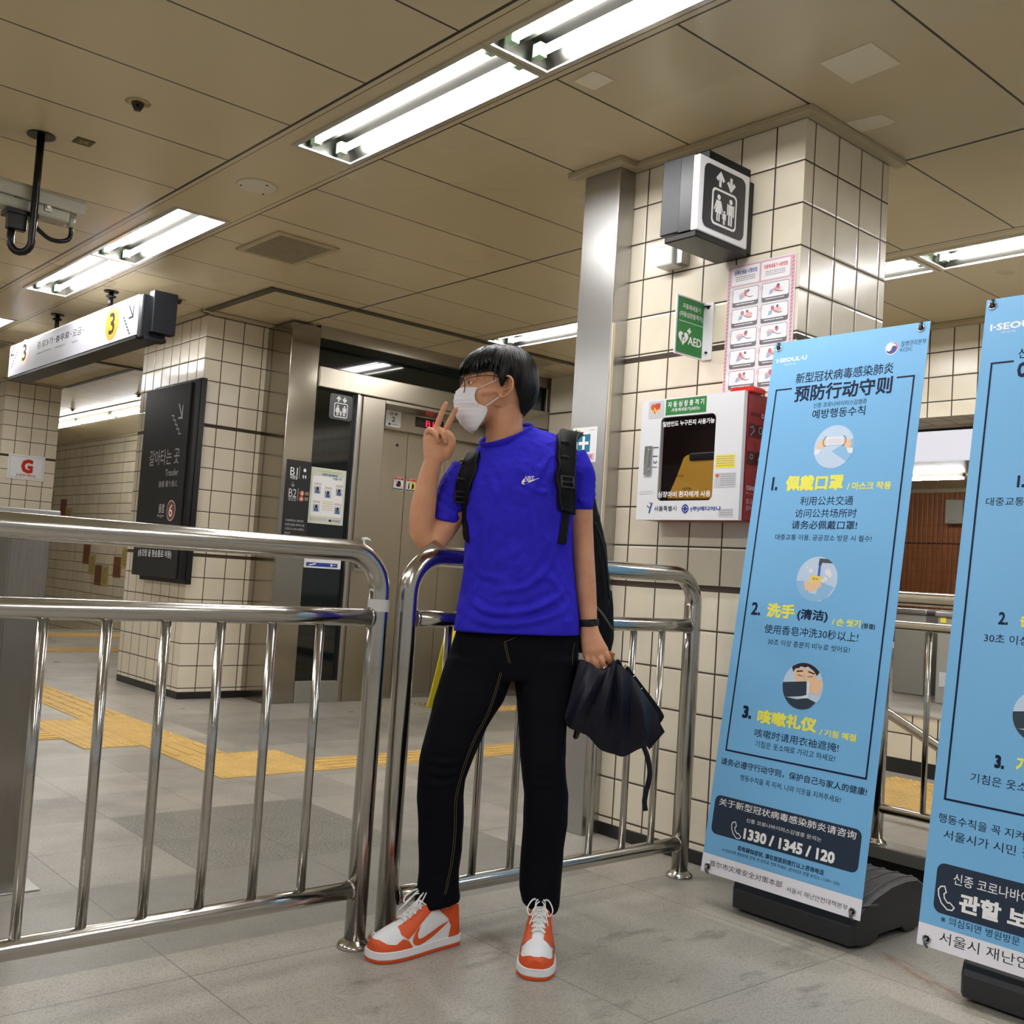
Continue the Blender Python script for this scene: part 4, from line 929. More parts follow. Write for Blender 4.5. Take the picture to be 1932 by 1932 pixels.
lift_icon(s, 'pict_grey', 'white_lettering', .0, .0, .21, .2); s.build(o, {'pict_grey': 'pictogram_ground', 'white_lettering': 'pictogram'})
o, s = plate('floor_guide', 'tall charcoal floor guide reading B1 and B2 on the lift column', 'sign', 3.90, 1.15, 4.112, 1.845, 7.115, CHAR2)
OX, OZ = 3.90, 1.15
mat('line_orange', '#c46a45', .4)
for c, t, bx, bo in (('white_lettering', 'B1', (0.0713, 1.7288, 0.134, 1.7876), 0), ('white_lettering', '대합실', (0.074, 1.6976, 0.1363, 1.7284), .01), ('sign_silver', 'B2', (0.0717, 1.5619, 0.1367, 1.625), 0), ('sign_silver', '승강장', (0.0715, 1.5318, 0.1377, 1.5645), 0)):
    s.text(c, t, sub(bx, OX, OZ, 3.86), bo)
for z1_, z0_ in ((1.80, 1.71), (1.63, 1.54)): s.stroke('sign_silver', [(.11, z1_-OZ), (.11, z0_-OZ)], .003, 1)
q = ((0.0997, 1.6765), (0.1028, 1.6416)); a, c = (q[0][0]-.04, q[0][1]-OZ), (q[1][0]-.04, q[1][1]-OZ); s.stroke('sign_silver', [a, c], .003, 1); s.stroke('sign_silver', [(a[0]-.014, c[1]+.014), c, (a[0]+.014, c[1]+.014)], .003, 2)
for (u, v), t in zip(((0.1847, 1.597), (0.1826, 1.555)), '36'): s.ell('line_orange', u-.04, v-OZ, .02, .02, 1); s.text('white_lettering', t, (u-.047, v-OZ-.012, u-.033, v-OZ+.012), .01, 2); s.text('white_lettering', '오금' if t == '3' else '응암', (u-.013, v-OZ-.003, u+.017, v-OZ+.014), 0, 2); s.scribble('sign_silver', u-.013, v-OZ-.014, u+.017, v-OZ-.006, 1, 2)
for u in (.145, .165): person_icon(s, 'white_lettering', u, 1.71-OZ, .03, u > .15)
s.ell('white_lettering', .155, 1.775-OZ, .012, .014, 1)
for k, t in enumerate(('이 엘리베이터는 교통약자의', '안전한 탑승을 위해 문 닫힘', '시간을 다소 늦추어 운행하고', '있습니다.', '교통약자가 우선 이용할 수', '있도록 시민여러분의')):
    s.text('sign_silver', t, (.02, 1.375-OZ-.032*k, .02+.011*len(t), 1.393-OZ-.032*k), 0)
s.build(o)
mat('notice_paper', '#d5dcc9', .35); mat('notice_blue', '#3f68a8', .4); mat('notice_tan', '#c9bd95', .4)
o, s = plate('lift_notice', 'large pale notice with five small drawings on the dark lift glass', 'notice', 4.125, 1.38, 4.445, 1.815, 7.145, MATS['notice_paper'])
s.rrect('white_lettering', .02, .06, .3, .37, .01, 0); s.text('notice_blue', '저희역 엘리베이터', (.10, .375, .24, .395), .03, 1); s.text('notice_blue', '이용수칙', (.2, .35, .28, .37), .03, 1); s.stroke('notice_tan', [(.06, .41), (.27, .41)], .006, 1)
for cu, cv in ((.07, .26), (.165, .235), (.265, .26), (.07, .12), (.262, .115)):
    s.rect('light_grey_print', cu-.03, cv-.03, cu+.03, cv+.03, 1); s.ell('sign_grey', cu, cv+.012, .012, .013, 2, n=14); s.poly('notice_blue', [(cu-.022, cv-.026), (cu+.022, cv-.026), (cu+.014, cv+.002), (cu-.014, cv+.002)], 2); s.stroke('sign_grey', [(cu-.024, cv+.018), (cu-.015, cv-.01)], .005, 3); s.scribble('sign_grey', cu-.032, cv+.036, cu+.032, cv+.056, 3, 1)
s.scribble('notice_tan', .12, .1, .22, .18, 5, 1); s.rect('light_grey_print', .02, .02, .17, .045, 1); s.rect('light_grey_print', .19, .018, .3, .042, 1); s.ell('sign_grey', .2, .03, .012, .01, 2); s.scribble('sign_grey', .216, .022, .29, .036, 1, 2); s.build(o, {'light_grey_print': 'printed_boxes'})
o, s = plate('lift_strip_notice', 'low white notice strip with a blue bar on the lift glass under the rail', 'notice', 4.125, 1.035, 4.455, 1.19, 7.145, WHITE); s.rect('blue_print', .02, .012, .3, .042, 0); s.stroke('white_lettering', [(.05, .022), (.1, .033)], .01, 1); s.ell('white_lettering', .245, .027, .01, .01, 1); s.scribble('white_lettering', .26, .022, .29, .032, 1); s.scribble('sign_grey', .03, .06, .29, .14, 4, 1); s.build(o)
o, s = plate('door_number', 'small white plate numbered 2 on the lift door header', 'sign', 4.945, 2.265, 5.10, 2.405, 7.392, WHITE, .012)
s.text('black_lettering', '내 부', (.035, .098, .118, .125), .02); s.text('black_lettering', '2', (.063, .045, .093, .088), .01); s.ell('navy_print', .04, .022, .011, .011, 1); s.scribble('navy_print', .058, .015, .125, .028, 1); s.build(o)
for k, x in enumerate((5.13, 5.26)):
    o, s = plate('door_sticker', 'warning sticker with a struck out hand on the lift door' if k == 0 else 'yellow and white warning sticker on the lift door, right of the hand sticker', 'sticker', x, 1.745, x+.1, 1.855, 7.476, WHITE, .002)
    s.rect('red_print', .003, .088, .097, .107, 0); s.text('white_lettering', '경 고', (.03, .092, .07, .104), .02, 1); s.rect('navy_print', .003, .003, .097, .016, 0); s.scribble('white_lettering', .015, .006, .085, .013, 1)
    if k == 0: s.poly('black_lettering', [(.03,.03),(.065,.028),(.075,.05),(.068,.075),(.055,.08),(.04,.078),(.034,.055),(.022,.05)], 1); s.stroke('red_print', [(.012, .078), (.085, .026)], .005, 2)
    else: s.rect('yellow_print', .05, .018, .097, .086, 0); s.poly('black_lettering', [(.02,.022),(.036,.022),(.034,.06),(.042,.075),(.036,.08),(.024,.06)], 1); s.poly('black_lettering', [(.06,.022),(.075,.022),(.085,.05),(.07,.078),(.062,.055)], 1)
    s.build(o, {'yellow_print': 'yellow_field'})
# steel wall beyond the lift
b = MB(); box(b, (6.55, 5.6, 0), (6.598, 7.2, H-.001)); struct('wall_panel', b, mat('enamel_panel', '#cfc7b2', .22))
b = MB(); box(b, (6.545, 5.6, 2.575), (6.55, 7.2, 2.59)); box(b, (6.54, 7.1, 0), (6.552, 7.13, H)); struct('trim_9', b, DARKTRIM)
# pump bottle on a bracket by the lift jamb
o = thing('pump_bottle', 'white pump bottle beside the lift, its pump showing above the left railing', 'bottle', (4.60, 7.06, 1.08))
T = Matrix.Translation((4.60, 7.06, 0))
mat('bottle_white', '#e8ebea', .25)
b = MB(); lathe(b, [(.03, 1.062), (.034, 1.07), (.034, 1.16), (.03, 1.18), (.014, 1.2), (.014, 1.22)], 20, T); obj('bottle', b, MATS['bottle_white'], o)
b = MB(); lathe(b, [(.017, 1.215), (.02, 1.22), (.02, 1.25), (.008, 1.255), (.008, 1.28)], 16, T); tube(b, [(4.58, 7.06, 1.286), (4.62, 7.05, 1.292), (4.645, 7.045, 1.285), (4.65, 7.044, 1.276)], [.013, .011, .007, .006], 10); obj('pump', b, MATS['bottle_white'], o)
o = thing('bottle_bracket', 'steel bracket holding the pump bottle on the lift jamb', 'bracket', (4.6, 7.08, 1.05)); b = MB(); box(b, (4.55, 7.02, 1.055), (4.65, 7.108, 1.061), .002); box(b, (4.55, 7.108, 1.03), (4.65, 7.114, 1.13), .002); obj('plate', b, BRUSHED, o)
# yellow caution stand by the lift door
o = thing('caution_board', 'yellow folding caution board before the lift, mostly hidden behind the man', 'caution board', (5.2, 6.55, 0))
mat('caution_yellow', '#e8dc3a', .4)
for sgn in (-1, 1):
    b = MB(); P = [(5.05, 6.55+sgn*.13, .012), (5.33, 6.55+sgn*.13, .012), (5.29, 6.55+sgn*.012, .62), (5.09, 6.55+sgn*.012, .62)]
    f0 = [b.verts.new(p) for p in P]; f1 = [b.verts.new((x, y-sgn*.012, z)) for x, y, z in P]
    for i in range(4): b.faces.new((f0[i], f0[(i+1)%4], f1[(i+1)%4], f1[i]))
    b.faces.new(f0); b.faces.new(f1[::-1]); box(b, (5.05, 6.55+sgn*.13-.012, 0), (5.10, 6.55+sgn*.13+.012, .02)); box(b, (5.28, 6.55+sgn*.13-.012, 0), (5.33, 6.55+sgn*.13+.012, .02)); bmesh.ops.recalc_face_normals(b, faces=b.faces); obj('panel', b, MATS['caution_yellow'], o)
b = MB(); box(b, (5.12, 6.53, .615), (5.26, 6.57, .64), .006); obj('grip', b, MATS['caution_yellow'], o)

# ---------------------------------------------------------------- CCTV camera on its hooked pole
o = thing('security_camera', 'grey security camera on a black hooked ceiling pole at the left edge', 'security camera', (1.36, 4.96, H))
b = MB(); T = Matrix.Translation((1.36, 4.96, 0)); lathe(b, [(.06, H-.007), (.06, H-.003), (.03, H-.001)], 28, T)
pts = [(1.36, 4.96, H-.004), (1.36, 4.96, 2.7), (1.36, 4.96, 2.455)] + [(1.3225+.0375*math.cos(t), 4.96+.025*(1-math.cos(t)), 2.425-.05*math.sin(t)) for t in [PI*k/8 for k in range(9)]] + [(1.287, 5.015, 2.50)]
tube(b, pts, .0165, 16, up=(0,1,0)); obj('pole', b, BLACKM, o)
b = MB(); box(b, (1.255, 4.985, 2.545), (1.39, 5.09, 2.567), .003); box(b, (1.262, 4.99, 2.475), (1.345, 5.03, 2.55), .006); obj('mount', b, BLACKM, o)
GREYC = mat('camera_grey', '#a9a593', .45)
tilt = Matrix.Translation((1.385, 5.05, 2.625)) @ Matrix.Rotation(math.radians(1.5), 4, 'Y')
b = MB(); box(b, (-.34, -.045, -.055), (.145, .045, .045), .012); b.transform(tilt); body = obj('housing', b, GREYC, o)
b = MB()
prof = [(-.062, .0), (-.062, .048), (-.05, .066), (.05, .066), (.062, .048), (.062, .0)]
f0 = [b.verts.new((-.38, y, z)) for y, z in prof] + [b.verts.new((-.38, y*.93, z-.004)) for y, z in prof[::-1]]; f1 = [b.verts.new((.205, y, z)) for y, z in prof] + [b.verts.new((.205, y*.93, z-.004)) for y, z in prof[::-1]]
n = len(f0)
for i in range(n): b.faces.new((f0[i], f0[(i+1)%n], f1[(i+1)%n], f1[i]))
b.faces.new(f0[::-1]); b.faces.new(f1); bmesh.ops.recalc_face_normals(b, faces=b.faces); b.transform(tilt); obj('sun_shield', b, GREYC, o)
for x in (-.20, .03):
    b = MB(); box(b, (x, -.053, -.03), (x+.03, -.044, .012), .003); box(b, (x+.006, -.058, -.02), (x+.024, -.052, 0), .002); b.transform(tilt); obj('clasp', b, mat('clasp_steel', '#bdbab0', .3, .8), o)
b = MB(); box(b, (.146, -.02, -.012), (.185, .02, .03), .004); tube(b, [(.165, 0, -.012), (.165, 0, -.06)], .018, 12); b.transform(tilt); obj('cable_gland', b, GREYC, o)
b = MB(); tube(b, spl_([(1.551, 5.05, 2.565), (1.553, 5.05, 2.53), (1.54, 5.045, 2.50), (1.50, 5.04, 2.482), (1.45, 5.02, 2.478), (1.40, 4.99, 2.492), (1.362, 4.965, 2.51)]), .0105, 12); obj('cable', b, BLACKM, o)
s = Sheet((1.25, 5.0048, 2.612), (1,0,0), (0,0,1), .0005); s.text('black_lettering', 'A F C', (.035, .006, .068, .018), .02); s.build(o)

# ---------------------------------------------------------------- upper concourse: sign board, speaker, gates
o = thing('sign_board', 'blank white light board hanging between the banners beyond the tiled beam', 'sign board', (8.0, 3.9, 2.33)); b = MB(); box(b, (8.0, 2.9, 2.215), (8.12, 5.2, 2.445), .004); obj('face', b, mat('board_white', '#dcdce6', .3, emit=.6), o)
b = MB(); box(b, (8.03, 2.95, 2.446), (8.09, 5.15, 2.47)); tube(b, [(8.06, 3.3, 2.47), (8.06, 3.3, H)], .015, 10); tube(b, [(8.06, 4.8, 2.47), (8.06, 4.8, H)], .015, 10); obj('hangers', b, CHAR, o)
o = thing('wall_speaker', 'pale grey box loudspeaker on the timber wall', 'loudspeaker', (16.3, 8.0, 2.53)); b = MB(); box(b, (16.22, 7.84, 2.34), (16.4, 8.13, 2.73), .02); obj('cabinet', b, mat('speaker_grey', '#a9a698', .5), o); b = MB(); box(b, (16.215, 7.94, 2.375), (16.22, 8.06, 2.395)); obj('badge', b, GREY, o)
def gate(y0, y1, x0, x1, label, lit):
    o = thing('ticket_gate', label, 'ticket gate', ((x0+x1)/2, (y0+y1)/2, .38), 'ticket gates'); zt = 1.02
    b = MB(); box(b, (x0, y0, .38), (x1, y1, zt-.04), .01); obj('body', b, mat('gate_steel', '#a3a098', .5, .3), o)
    b = MB(); box(b, (x0-.02, y0-.015, zt-.04), (x1+.02, y1+.015, zt), .012); obj('top', b, BRUSHED, o)
    if lit:
        b = MB(); box(b, (x0-.006, y0+.11, .90), (x0-.001, y0+.17, .965)); obj('signal', b, mat('signal_red', '#e8203a', .4, emit=1.5), o)
        b = MB(); box(b, (x0-.005, y1-.065, .94), (x0-.001, y1-.025, .977)); obj('sticker', b, YELLOW, o); b = MB(); box(b, (x0-.005, y0+.1, .50), (x0-.001, y1-.03, .60)); obj('notice', b, LGREY, o)
gate(3.87, 4.12, 7.5, 9.0, 'grey ticket gate between the banners, left one with a plain side', False)
gate(3.3, 3.58, 7.1, 8.9, 'ticket gate with a red lamp at the edge of the second banner', True)
# ---------------------------------------------------------------- banner stands
SKY = mat('banner_blue', '#76b7e6', .42); NAVY = mat('banner_navy', '#142040', .5, spec=.2); PANEL = mat('banner_panel', '#1b2d43', .45); BYEL = mat('banner_yellow', '#f3ee5c', .45); BWHITE = mat('banner_white', '#ebeaf2', .45)
mat('circle_pale', '#c3d8ee', .45); mat('skin_print', '#efc8a2', .45); mat('hair_print', '#2b1f22', .45); mat('suit_print', '#263646', .45); mat('taeguk_red', '#d8606e', .45); mat('taeguk_blue', '#3a3f86', .45); mat('tap_blue', '#3c63c9', .45); mat('tap_grey', '#4a4f5c', .45); mat('soap_yellow', '#f0d878', .45); mat('sleeve_pale', '#8fc0e6', .45)
BASEM = mat('base_plastic', '#2b2c2f', .5)
VUP = Vector((.1450, 0, .98943))
def banner_stand(name, label, O3, base_x, base_y0, base_y1, draw):
    o = thing(name, label, 'banner stand', (base_x+.2, (base_y0+base_y1)/2, 0), 'blue banner stands')
    # water filled base: low front, humped top, feet at both ends
    prof = [(0,.012),(.0,.07),(.012,.1),(.05,.118),(.12,.142),(.22,.165),(.32,.172),(.40,.165),(.445,.14),(.455,.10),(.45,.012)]
    bot = [(.38,.0),(.33,.0),(.30,.022),(.15,.022),(.12,.0),(.06,.0)]
    P = prof + bot[:]
    b = MB(); ys = [base_y0, base_y0+.012, base_y1-.012, base_y1]; ins = [.014, 0, 0, .014]; rows = []
    cx, cz = .23, .085
    for y, e in zip(ys, ins): rows.append([b.verts.new((base_x+cx+(x-cx)*(1-e*4), y, max(0, cz+(z-cz)*(1-e*5)) if e else z)) for x, z in P])
    n = len(P)
    for r in range(3):
        for i in range(n): b.faces.new((rows[r][i], rows[r][(i+1)%n], rows[r+1][(i+1)%n], rows[r+1][i]))
    for f, rv in ((rows[0], 0), (rows[3], 1)):
        g = b.faces.new(f); bmesh.ops.triangulate(b, faces=[g])
    for k in range(9):   # moulded ribs across the top
        y = base_y0+.03+(base_y1-base_y0-.06)*k/8; tube(b, [(base_x+x+.003, y, z-.001) for x, z in prof[3:9]], .005, 6, cap=True)
    bmesh.ops.recalc_face_normals(b, faces=b.faces); obj('base', b, BASEM, o)
    ym = (base_y0+base_y1)/2; top = Vector(O3)+VUP*1.88; b = MB()
    tube(b, [(base_x+.2, ym, .16), (base_x+.2, ym, .25), (top.x+.09, ym, 1.2), (top.x+.05, ym, top.z-.05)], .014, 14)
    obj('mast', b, BRUSHED, o)
    Wd, Ht = .602, 1.902
    b = MB(); nrm = Vector((0,-1,0)).cross(VUP).normalized(); O3 = Vector(O3)
    NU, NV = 10, 24; grid = {}
    for sgn in (0, 1):
        for i in range(NU+1):
            for j in range(NV+1):
                u, v = Wd*i/NU, Ht*j/NV; p = O3+Vector((0,-1,0))*u+VUP*v-nrm*(.0012*sgn); grid[sgn, i, j] = b.verts.new(p)
    for i in range(NU):
        for j in range(NV):
            b.faces.new((grid[0,i,j], grid[0,i+1,j], grid[0,i+1,j+1], grid[0,i,j+1])); b.faces.new((grid[1,i,j], grid[1,i,j+1], grid[1,i+1,j+1], grid[1,i+1,j]))
    for j in range(NV):
        for i in (0, NU): b.faces.new((grid[0,i,j], grid[0,i,j+1], grid[1,i,j+1], grid[1,i,j]))
    for i in range(NU):
        for j in (0, NV): b.faces.new((grid[0,i,j], grid[0,i+1,j], grid[1,i+1,j], grid[1,i,j]))
    bmesh.ops.recalc_face_normals(b, faces=b.faces); cloth = obj('banner', b, SKY, o)
    s = Sheet(O3, (0,-1,0), VUP, .0003); draw(s)
    s.build(cloth, {'banner_panel': 'dark_panel', 'circle_pale': 'picture_circle', 'skin_print': 'picture', 'suit_print': 'picture', 'hair_print': 'picture', 'banner_white': 'white_print'})
    for u, v in ((.028, .02), (Wd-.028, .02), (.02, Ht-.022), (Wd-.03, Ht-.022)):
        c = O3+Vector((0,-1,0))*u+VUP*v; b = MB(); Q = nrm.to_track_quat('Z', 'Y').to_matrix().to_4x4()
        T = Matrix.Translation(c+nrm*.001) @ Q
        ringp = [T @ Vector((.0105*math.cos(2*PI*k/20), .0105*math.sin(2*PI*k/20), 0)) for k in range(21)]
        tube(b, ringp, .003, 8, cap=False); obj('eyelet', b, mat('eyelet_metal', '#cfcfd2', .15, 1.), cloth)
        b = MB(); b.faces.new([b.verts.new(T @ Vector((.009*math.cos(2*PI*k/16), .009*math.sin(2*PI*k/16), .0006))) for k in range(16)]); obj('eyelet_hole', b, mat('hole_black', '#050505', .9), cloth)
        up = VUP if v > 1 else -VUP; b = MB(); tube(b, [c-nrm*.02+up*.012, c+nrm*.002-up*.002, c+nrm*.011+up*.002, c+nrm*.010+up*.014, c-nrm*.004+up*.022], .0042, 8); obj('hook', b, mat('hook_steel', '#7e7e82', .3, .9), o)
    # cross arms from the mast to the four corner hooks
    b = MB(); m0 = Vector((top.x+.05, ym, top.z-.05)); m1 = Vector((base_x+.16, ym, .2))
    for u in (.02, Wd-.03): tube(b, [m0, O3+Vector((0,-1,0))*u+VUP*(Ht-.03)-nrm*.025, O3+Vector((0,-1,0))*u+VUP*(Ht-.014)-nrm*.016], .005, 8)
    for u in (.028, Wd-.028): tube(b, [(base_x+.1, O3.y-u, .13), O3+Vector((0,-1,0))*u+VUP*.03-nrm*.02], .005, 8)
    obj_each('cross_arm', b, mat('arm_dark', '#3a3a3d', .4, .6), o)
    return o
def phone(s, c, u, v, h, lay):
    pts = [(-.30,.42),(-.12,.46),(-.02,.22),(-.12,.12),(-.08,-.06),(.08,-.22),(.20,-.20),(.42,-.36),(.32,-.50),(.10,-.52),(-.20,-.30),(-.36,.0),(-.40,.26)]
    s.stroke(c, [(u+x*h, v+y*h) for x, y in pts], h*.055, lay, True)
def picture(s, kind, cu, cv, r):
    s.ell('circle_pale', cu, cv, r, r*1.0, 1)
    if kind == 1:
        s.clip_ell('sleeve_pale', [(cu-.1*r, cv-.2*r), (cu+r, cv-.9*r), (cu+r, cv+.4*r)], cu, cv, r, r, 2)
        for sg in (-1, 1):
            s.clip_ell('banner_white', [(cu+sg*r*.62, cv-.02*r), (cu+sg*r*.95, cv-.1*r), (cu+sg*r*1.0, cv-.36*r), (cu+sg*r*.74, cv-.3*r)], cu, cv, r, r, 3)
            s.poly('skin_print', [(cu+sg*r*.44, cv+.34*r), (cu+sg*r*.80, cv+.30*r), (cu+sg*r*.86, cv+.05*r), (cu+sg*r*.80, cv-.12*r), (cu+sg*r*.58, cv-.02*r), (cu+sg*r*.46, cv+.12*r)], 4)
            s.ring('suit_print', cu+sg*r*.42, cv+.26*r, .16*r, .24*r, .03*r, 5, 90 if sg < 0 else -90, 270 if sg < 0 else 90, 14)
        s.rect('banner_white', cu-.44*r, cv+.08*r, cu+.44*r, cv+.46*r, 6); 
        for k in range(3): s.stroke('light_grey_print', [(cu-.34*r, cv+(.18+.08*k)*r), (cu+.34*r, cv+(.18+.08*k)*r)], .025*r, 7)
    if kind == 2:
        s.clip_ell('sleeve_pale', [(cu-r, cv-.1*r), (cu-.5*r, cv-.1*r), (cu-.3*r, cv-.6*r), (cu+.3*r, cv-.7*r), (cu+.2*r, cv-r), (cu-r, cv-r)], cu, cv, r, r, 2); s.clip_ell('sleeve_pale', [(cu+.15*r, cv-.1*r), (cu+.9*r, cv-.3*r), (cu+.5*r, cv-.9*r), (cu, cv-.9*r)], cu, cv, r, r, 2)
        s.poly('skin_print', [(cu-.62*r, cv-.14*r), (cu-.3*r, cv-.1*r), (cu+.2*r, cv-.1*r), (cu+.26*r, cv-.3*r), (cu-.1*r, cv-.52*r), (cu-.5*r, cv-.5*r)], 3)
        s.rrect('soap_yellow', cu-.34*r, cv-.14*r, cu+.24*r, cv+.16*r, .05*r, 4); s.text('brown_print', '비누', (cu-.2*r, cv-.06*r, cu+.1*r, cv+.08*r), .02, 5)
        s.rect('tap_blue', cu+.02*r, cv+.14*r, cu+.13*r, cv+.66*r, 5); s.clip_ell('tap_grey', [(cu-.0*r, cv+.62*r), (cu+.16*r, cv+.62*r), (cu+.16*r, cv+.74*r), (cu+.78*r, cv+.72*r), (cu+.78*r, cv+.9*r), (cu+.02*r, cv+.92*r)], cu, cv, r, r, 6)
        for x, y, q in ((-.34, .36, .1), (.5, .34, .15), (.62, .22, .1), (.42, .02, .1), (.3, -.06, .08), (-.54, .5, .05)): s.ell('banner_white', cu+x*r, cv+y*r, q*r, q*r, 5, n=14)
    if kind == 3:
        s.clip_ell('skin_print', [(cu-.48*r, cv+.75*r), (cu+.6*r, cv+.75*r), (cu+.62*r, cv+.3*r), (cu+.3*r, cv+.05*r), (cu-.2*r, cv+.02*r), (cu-.44*r, cv+.25*r)], cu, cv, r, r, 2)
        s.clip_ell('hair_print', [(cu-.55*r, cv+.55*r), (cu-.45*r, cv+.72*r), (cu-.3*r, cv+.74*r), (cu-.2*r, cv+.84*r), (cu, cv+.8*r), (cu+.15*r, cv+.86*r), (cu+.45*r, cv+.7*r), (cu+.64*r, cv+.5*r), (cu+.9*r, cv+.9*r), (cu, cv+1.2*r), (cu-.8*r, cv+1.1*r)], cu, cv, r, r, 3)
        s.stroke('hair_print', [(cu-.35*r, cv+.6*r), (cu-.1*r, cv+.64*r)], .06*r, 4); s.stroke('hair_print', [(cu+.22*r, cv+.64*r), (cu+.48*r, cv+.58*r)], .06*r, 4); s.stroke('hair_print', [(cu-.3*r, cv+.46*r), (cu-.08*r, cv+.42*r)], .025*r, 4); s.stroke('hair_print', [(cu+.2*r, cv+.42*r), (cu+.44*r, cv+.46*r)], .025*r, 4)
        s.poly('light_grey_print', [(cu+.02*r, cv+.55*r), (cu+.12*r, cv+.24*r), (cu-.06*r, cv+.25*r)], 4)
        s.clip_ell('suit_print', [(cu-r, cv+.06*r), (cu+.18*r, cv+.22*r), (cu+.26*r, cv-.4*r), (cu-r, cv-.6*r)], cu, cv, r, r, 5); s.poly('banner_white', [(cu+.19*r, cv+.22*r), (cu+.33*r, cv+.24*r), (cu+.36*r, cv-.28*r), (cu+.25*r, cv-.36*r)], 6)
        s.clip_ell('skin_print', [(cu+.34*r, cv+.22*r), (cu+.9*r, cv+.4*r), (cu+.98*r, cv+.1*r), (cu+.8*r, cv-.3*r), (cu+.36*r, cv-.22*r)], cu, cv, r, r, 6); s.clip_ell('suit_print', [(cu-r, cv-.55*r), (cu-.2*r, cv-.6*r), (cu+.3*r, cv-.48*r), (cu+.75*r, cv-.62*r), (cu+.3*r, cv-1.1*r), (cu-.6*r, cv-1.1*r)], cu, cv, r, r, 5)
        s.poly('banner_white', [(cu-.2*r, cv-.52*r), (cu+.36*r, cv-.32*r), (cu+.3*r, cv-.5*r)], 6)
def draw_first(s):
    T = s.text
    q = ((-0.0063, 0.0676), (0.5996, 0.0557)); s.rect('banner_white', 0, 0, .602, (q[0][1]+q[1][1])/2, 0)
    T('white_lettering', 'I·SEOUL·U', (0.0188, 1.8234, 0.1463, 1.8395), .035); T('white_lettering', '너와 나의 서울', (0.0543, 1.8091, 0.1034, 1.8165), 0)
    q = ((0.4745, 1.8233), (0.4517, 1.8251), (0.497, 1.8215)); cu, cv = q[0]; r = (q[2][0]-q[1][0])/2
    s.ell('white_lettering', cu, cv, r, r, 1); s.ell('taeguk_red', cu+.07*r, cv+.06*r, r*.88, r*.88, 2, -60, 110); s.ell('white_lettering', cu-.06*r, cv-.02*r, r*.84, r*.84, 3)
    s.ell('taeguk_blue', cu-.02*r, cv-.02*r, r*.86, r*.86, 4, 170, 350); s.ell('taeguk_blue', cu+.40*r, cv-.06*r, r*.43, r*.43, 5); s.ell('white_lettering', cu-.42*r, cv-.02*r, r*.42, r*.42, 6)
    T('banner_navy', '질병관리본부', (0.5072, 1.8244, 0.5954, 1.8438)); T('banner_navy', 'KCDC', (0.5068, 1.8068, 0.5486, 1.8191))
    T('banner_navy', '新型冠状病毒感染肺炎', (0.1129, 1.7341, 0.4914, 1.7733), .01); T('banner_navy', '预防行动守则', (0.1161, 1.6642, 0.4931, 1.7254), .03)
    T('banner_navy', '신종 코로나바이러스감염증', (0.2006, 1.6358, 0.407, 1.6542)); T('banner_navy', '예방행동수칙', (0.2006, 1.5956, 0.4053, 1.6298), .01)
    fr = ((0.0984, 1.7149), (0.0351, 1.7163), (0.571, 1.7183), (0.5092, 1.7155)); fb = [(0.0357, 0.4198), (0.563, 0.4099)]
    ul, ur, vt, vb = (fr[1][0]+fb[0][0])/2, (fr[2][0]+fb[1][0])/2, (fr[1][1]+fr[2][1])/2, (fb[0][1]+fb[1][1])/2
    s.stroke('banner_navy', [(fr[0][0], vt), (ul, vt), (ul, vb), (ur, vb), (ur, vt), (fr[3][0], vt)], .006, 1)
    q = ((0.3035, 1.4897), (0.2261, 1.4867), (0.3797, 1.4921)); picture(s, 1, q[0][0], q[0][1], (q[2][0]-q[1][0])/2)
    T('banner_navy', '1.', (0.0723, 1.3391, 0.0969, 1.3887), .06); T('banner_yellow', '佩戴口罩', (0.1311, 1.3358, 0.3578, 1.392), .05); T('banner_yellow', '/ 마스크 착용', (0.3734, 1.3351, 0.5325, 1.3623), .035)
    T('banner_navy', '利用公共交通', (0.1994, 1.2837, 0.4031, 1.3157)); T('banner_navy', '访问公共场所时', (0.1851, 1.2404, 0.4216, 1.271)); T('banner_navy', '请务必佩戴口罩!', (0.1776, 1.1992, 0.4283, 1.2297), .008); T('banner_navy', '대중교통 이용, 공공장소 방문 시 필수!', (0.1171, 1.1591, 0.487, 1.1805))
    q = [(0.304, 1.0277), (0.225, 1.0241), (0.3807, 1.0295)]; picture(s, 2, q[0][0], q[0][1], (q[2][0]-q[1][0])/2)
    T('banner_navy', '2.', (0.0594, 0.8898, 0.0976, 0.9356), .03); T('banner_yellow', '洗手', (0.1246, 0.887, 0.2357, 0.9364), .05); T('banner_navy', '(清洁)', (0.247, 0.8836, 0.3637, 0.9249), .03); T('banner_yellow', '/ 손 씻기', (0.3808, 0.8774, 0.4845, 0.9027), .035); T('banner_navy', '(청결)', (0.4896, 0.8738, 0.5363, 0.894), .03)
    T('banner_navy', '使用香皂冲洗30秒以上!', (0.1242, 0.8305, 0.4825, 0.8623)); T('banner_navy', '30초 이상 충분히 비누로 씻어요!', (0.1458, 0.793, 0.4582, 0.8138))
    q = ((0.303, 0.6688), (0.2251, 0.6637), (0.3779, 0.6726)); picture(s, 3, q[0][0], q[0][1], (q[2][0]-q[1][0])/2)
    T('banner_navy', '3.', (0.0817, 0.5327, 0.119, 0.5758), .06); T('banner_yellow', '咳嗽礼仪', (0.1443, 0.525, 0.3737, 0.5717), .05); T('banner_yellow', '/ 기침 예절', (0.3873, 0.5197, 0.5174, 0.5422), .035)
    T('banner_navy', '咳嗽时请用衣袖遮掩!', (0.1421, 0.4769, 0.4615, 0.5056)); T('banner_navy', '기침은 옷소매로 가리고 하세요!', (0.1507, 0.445, 0.4535, 0.4666))
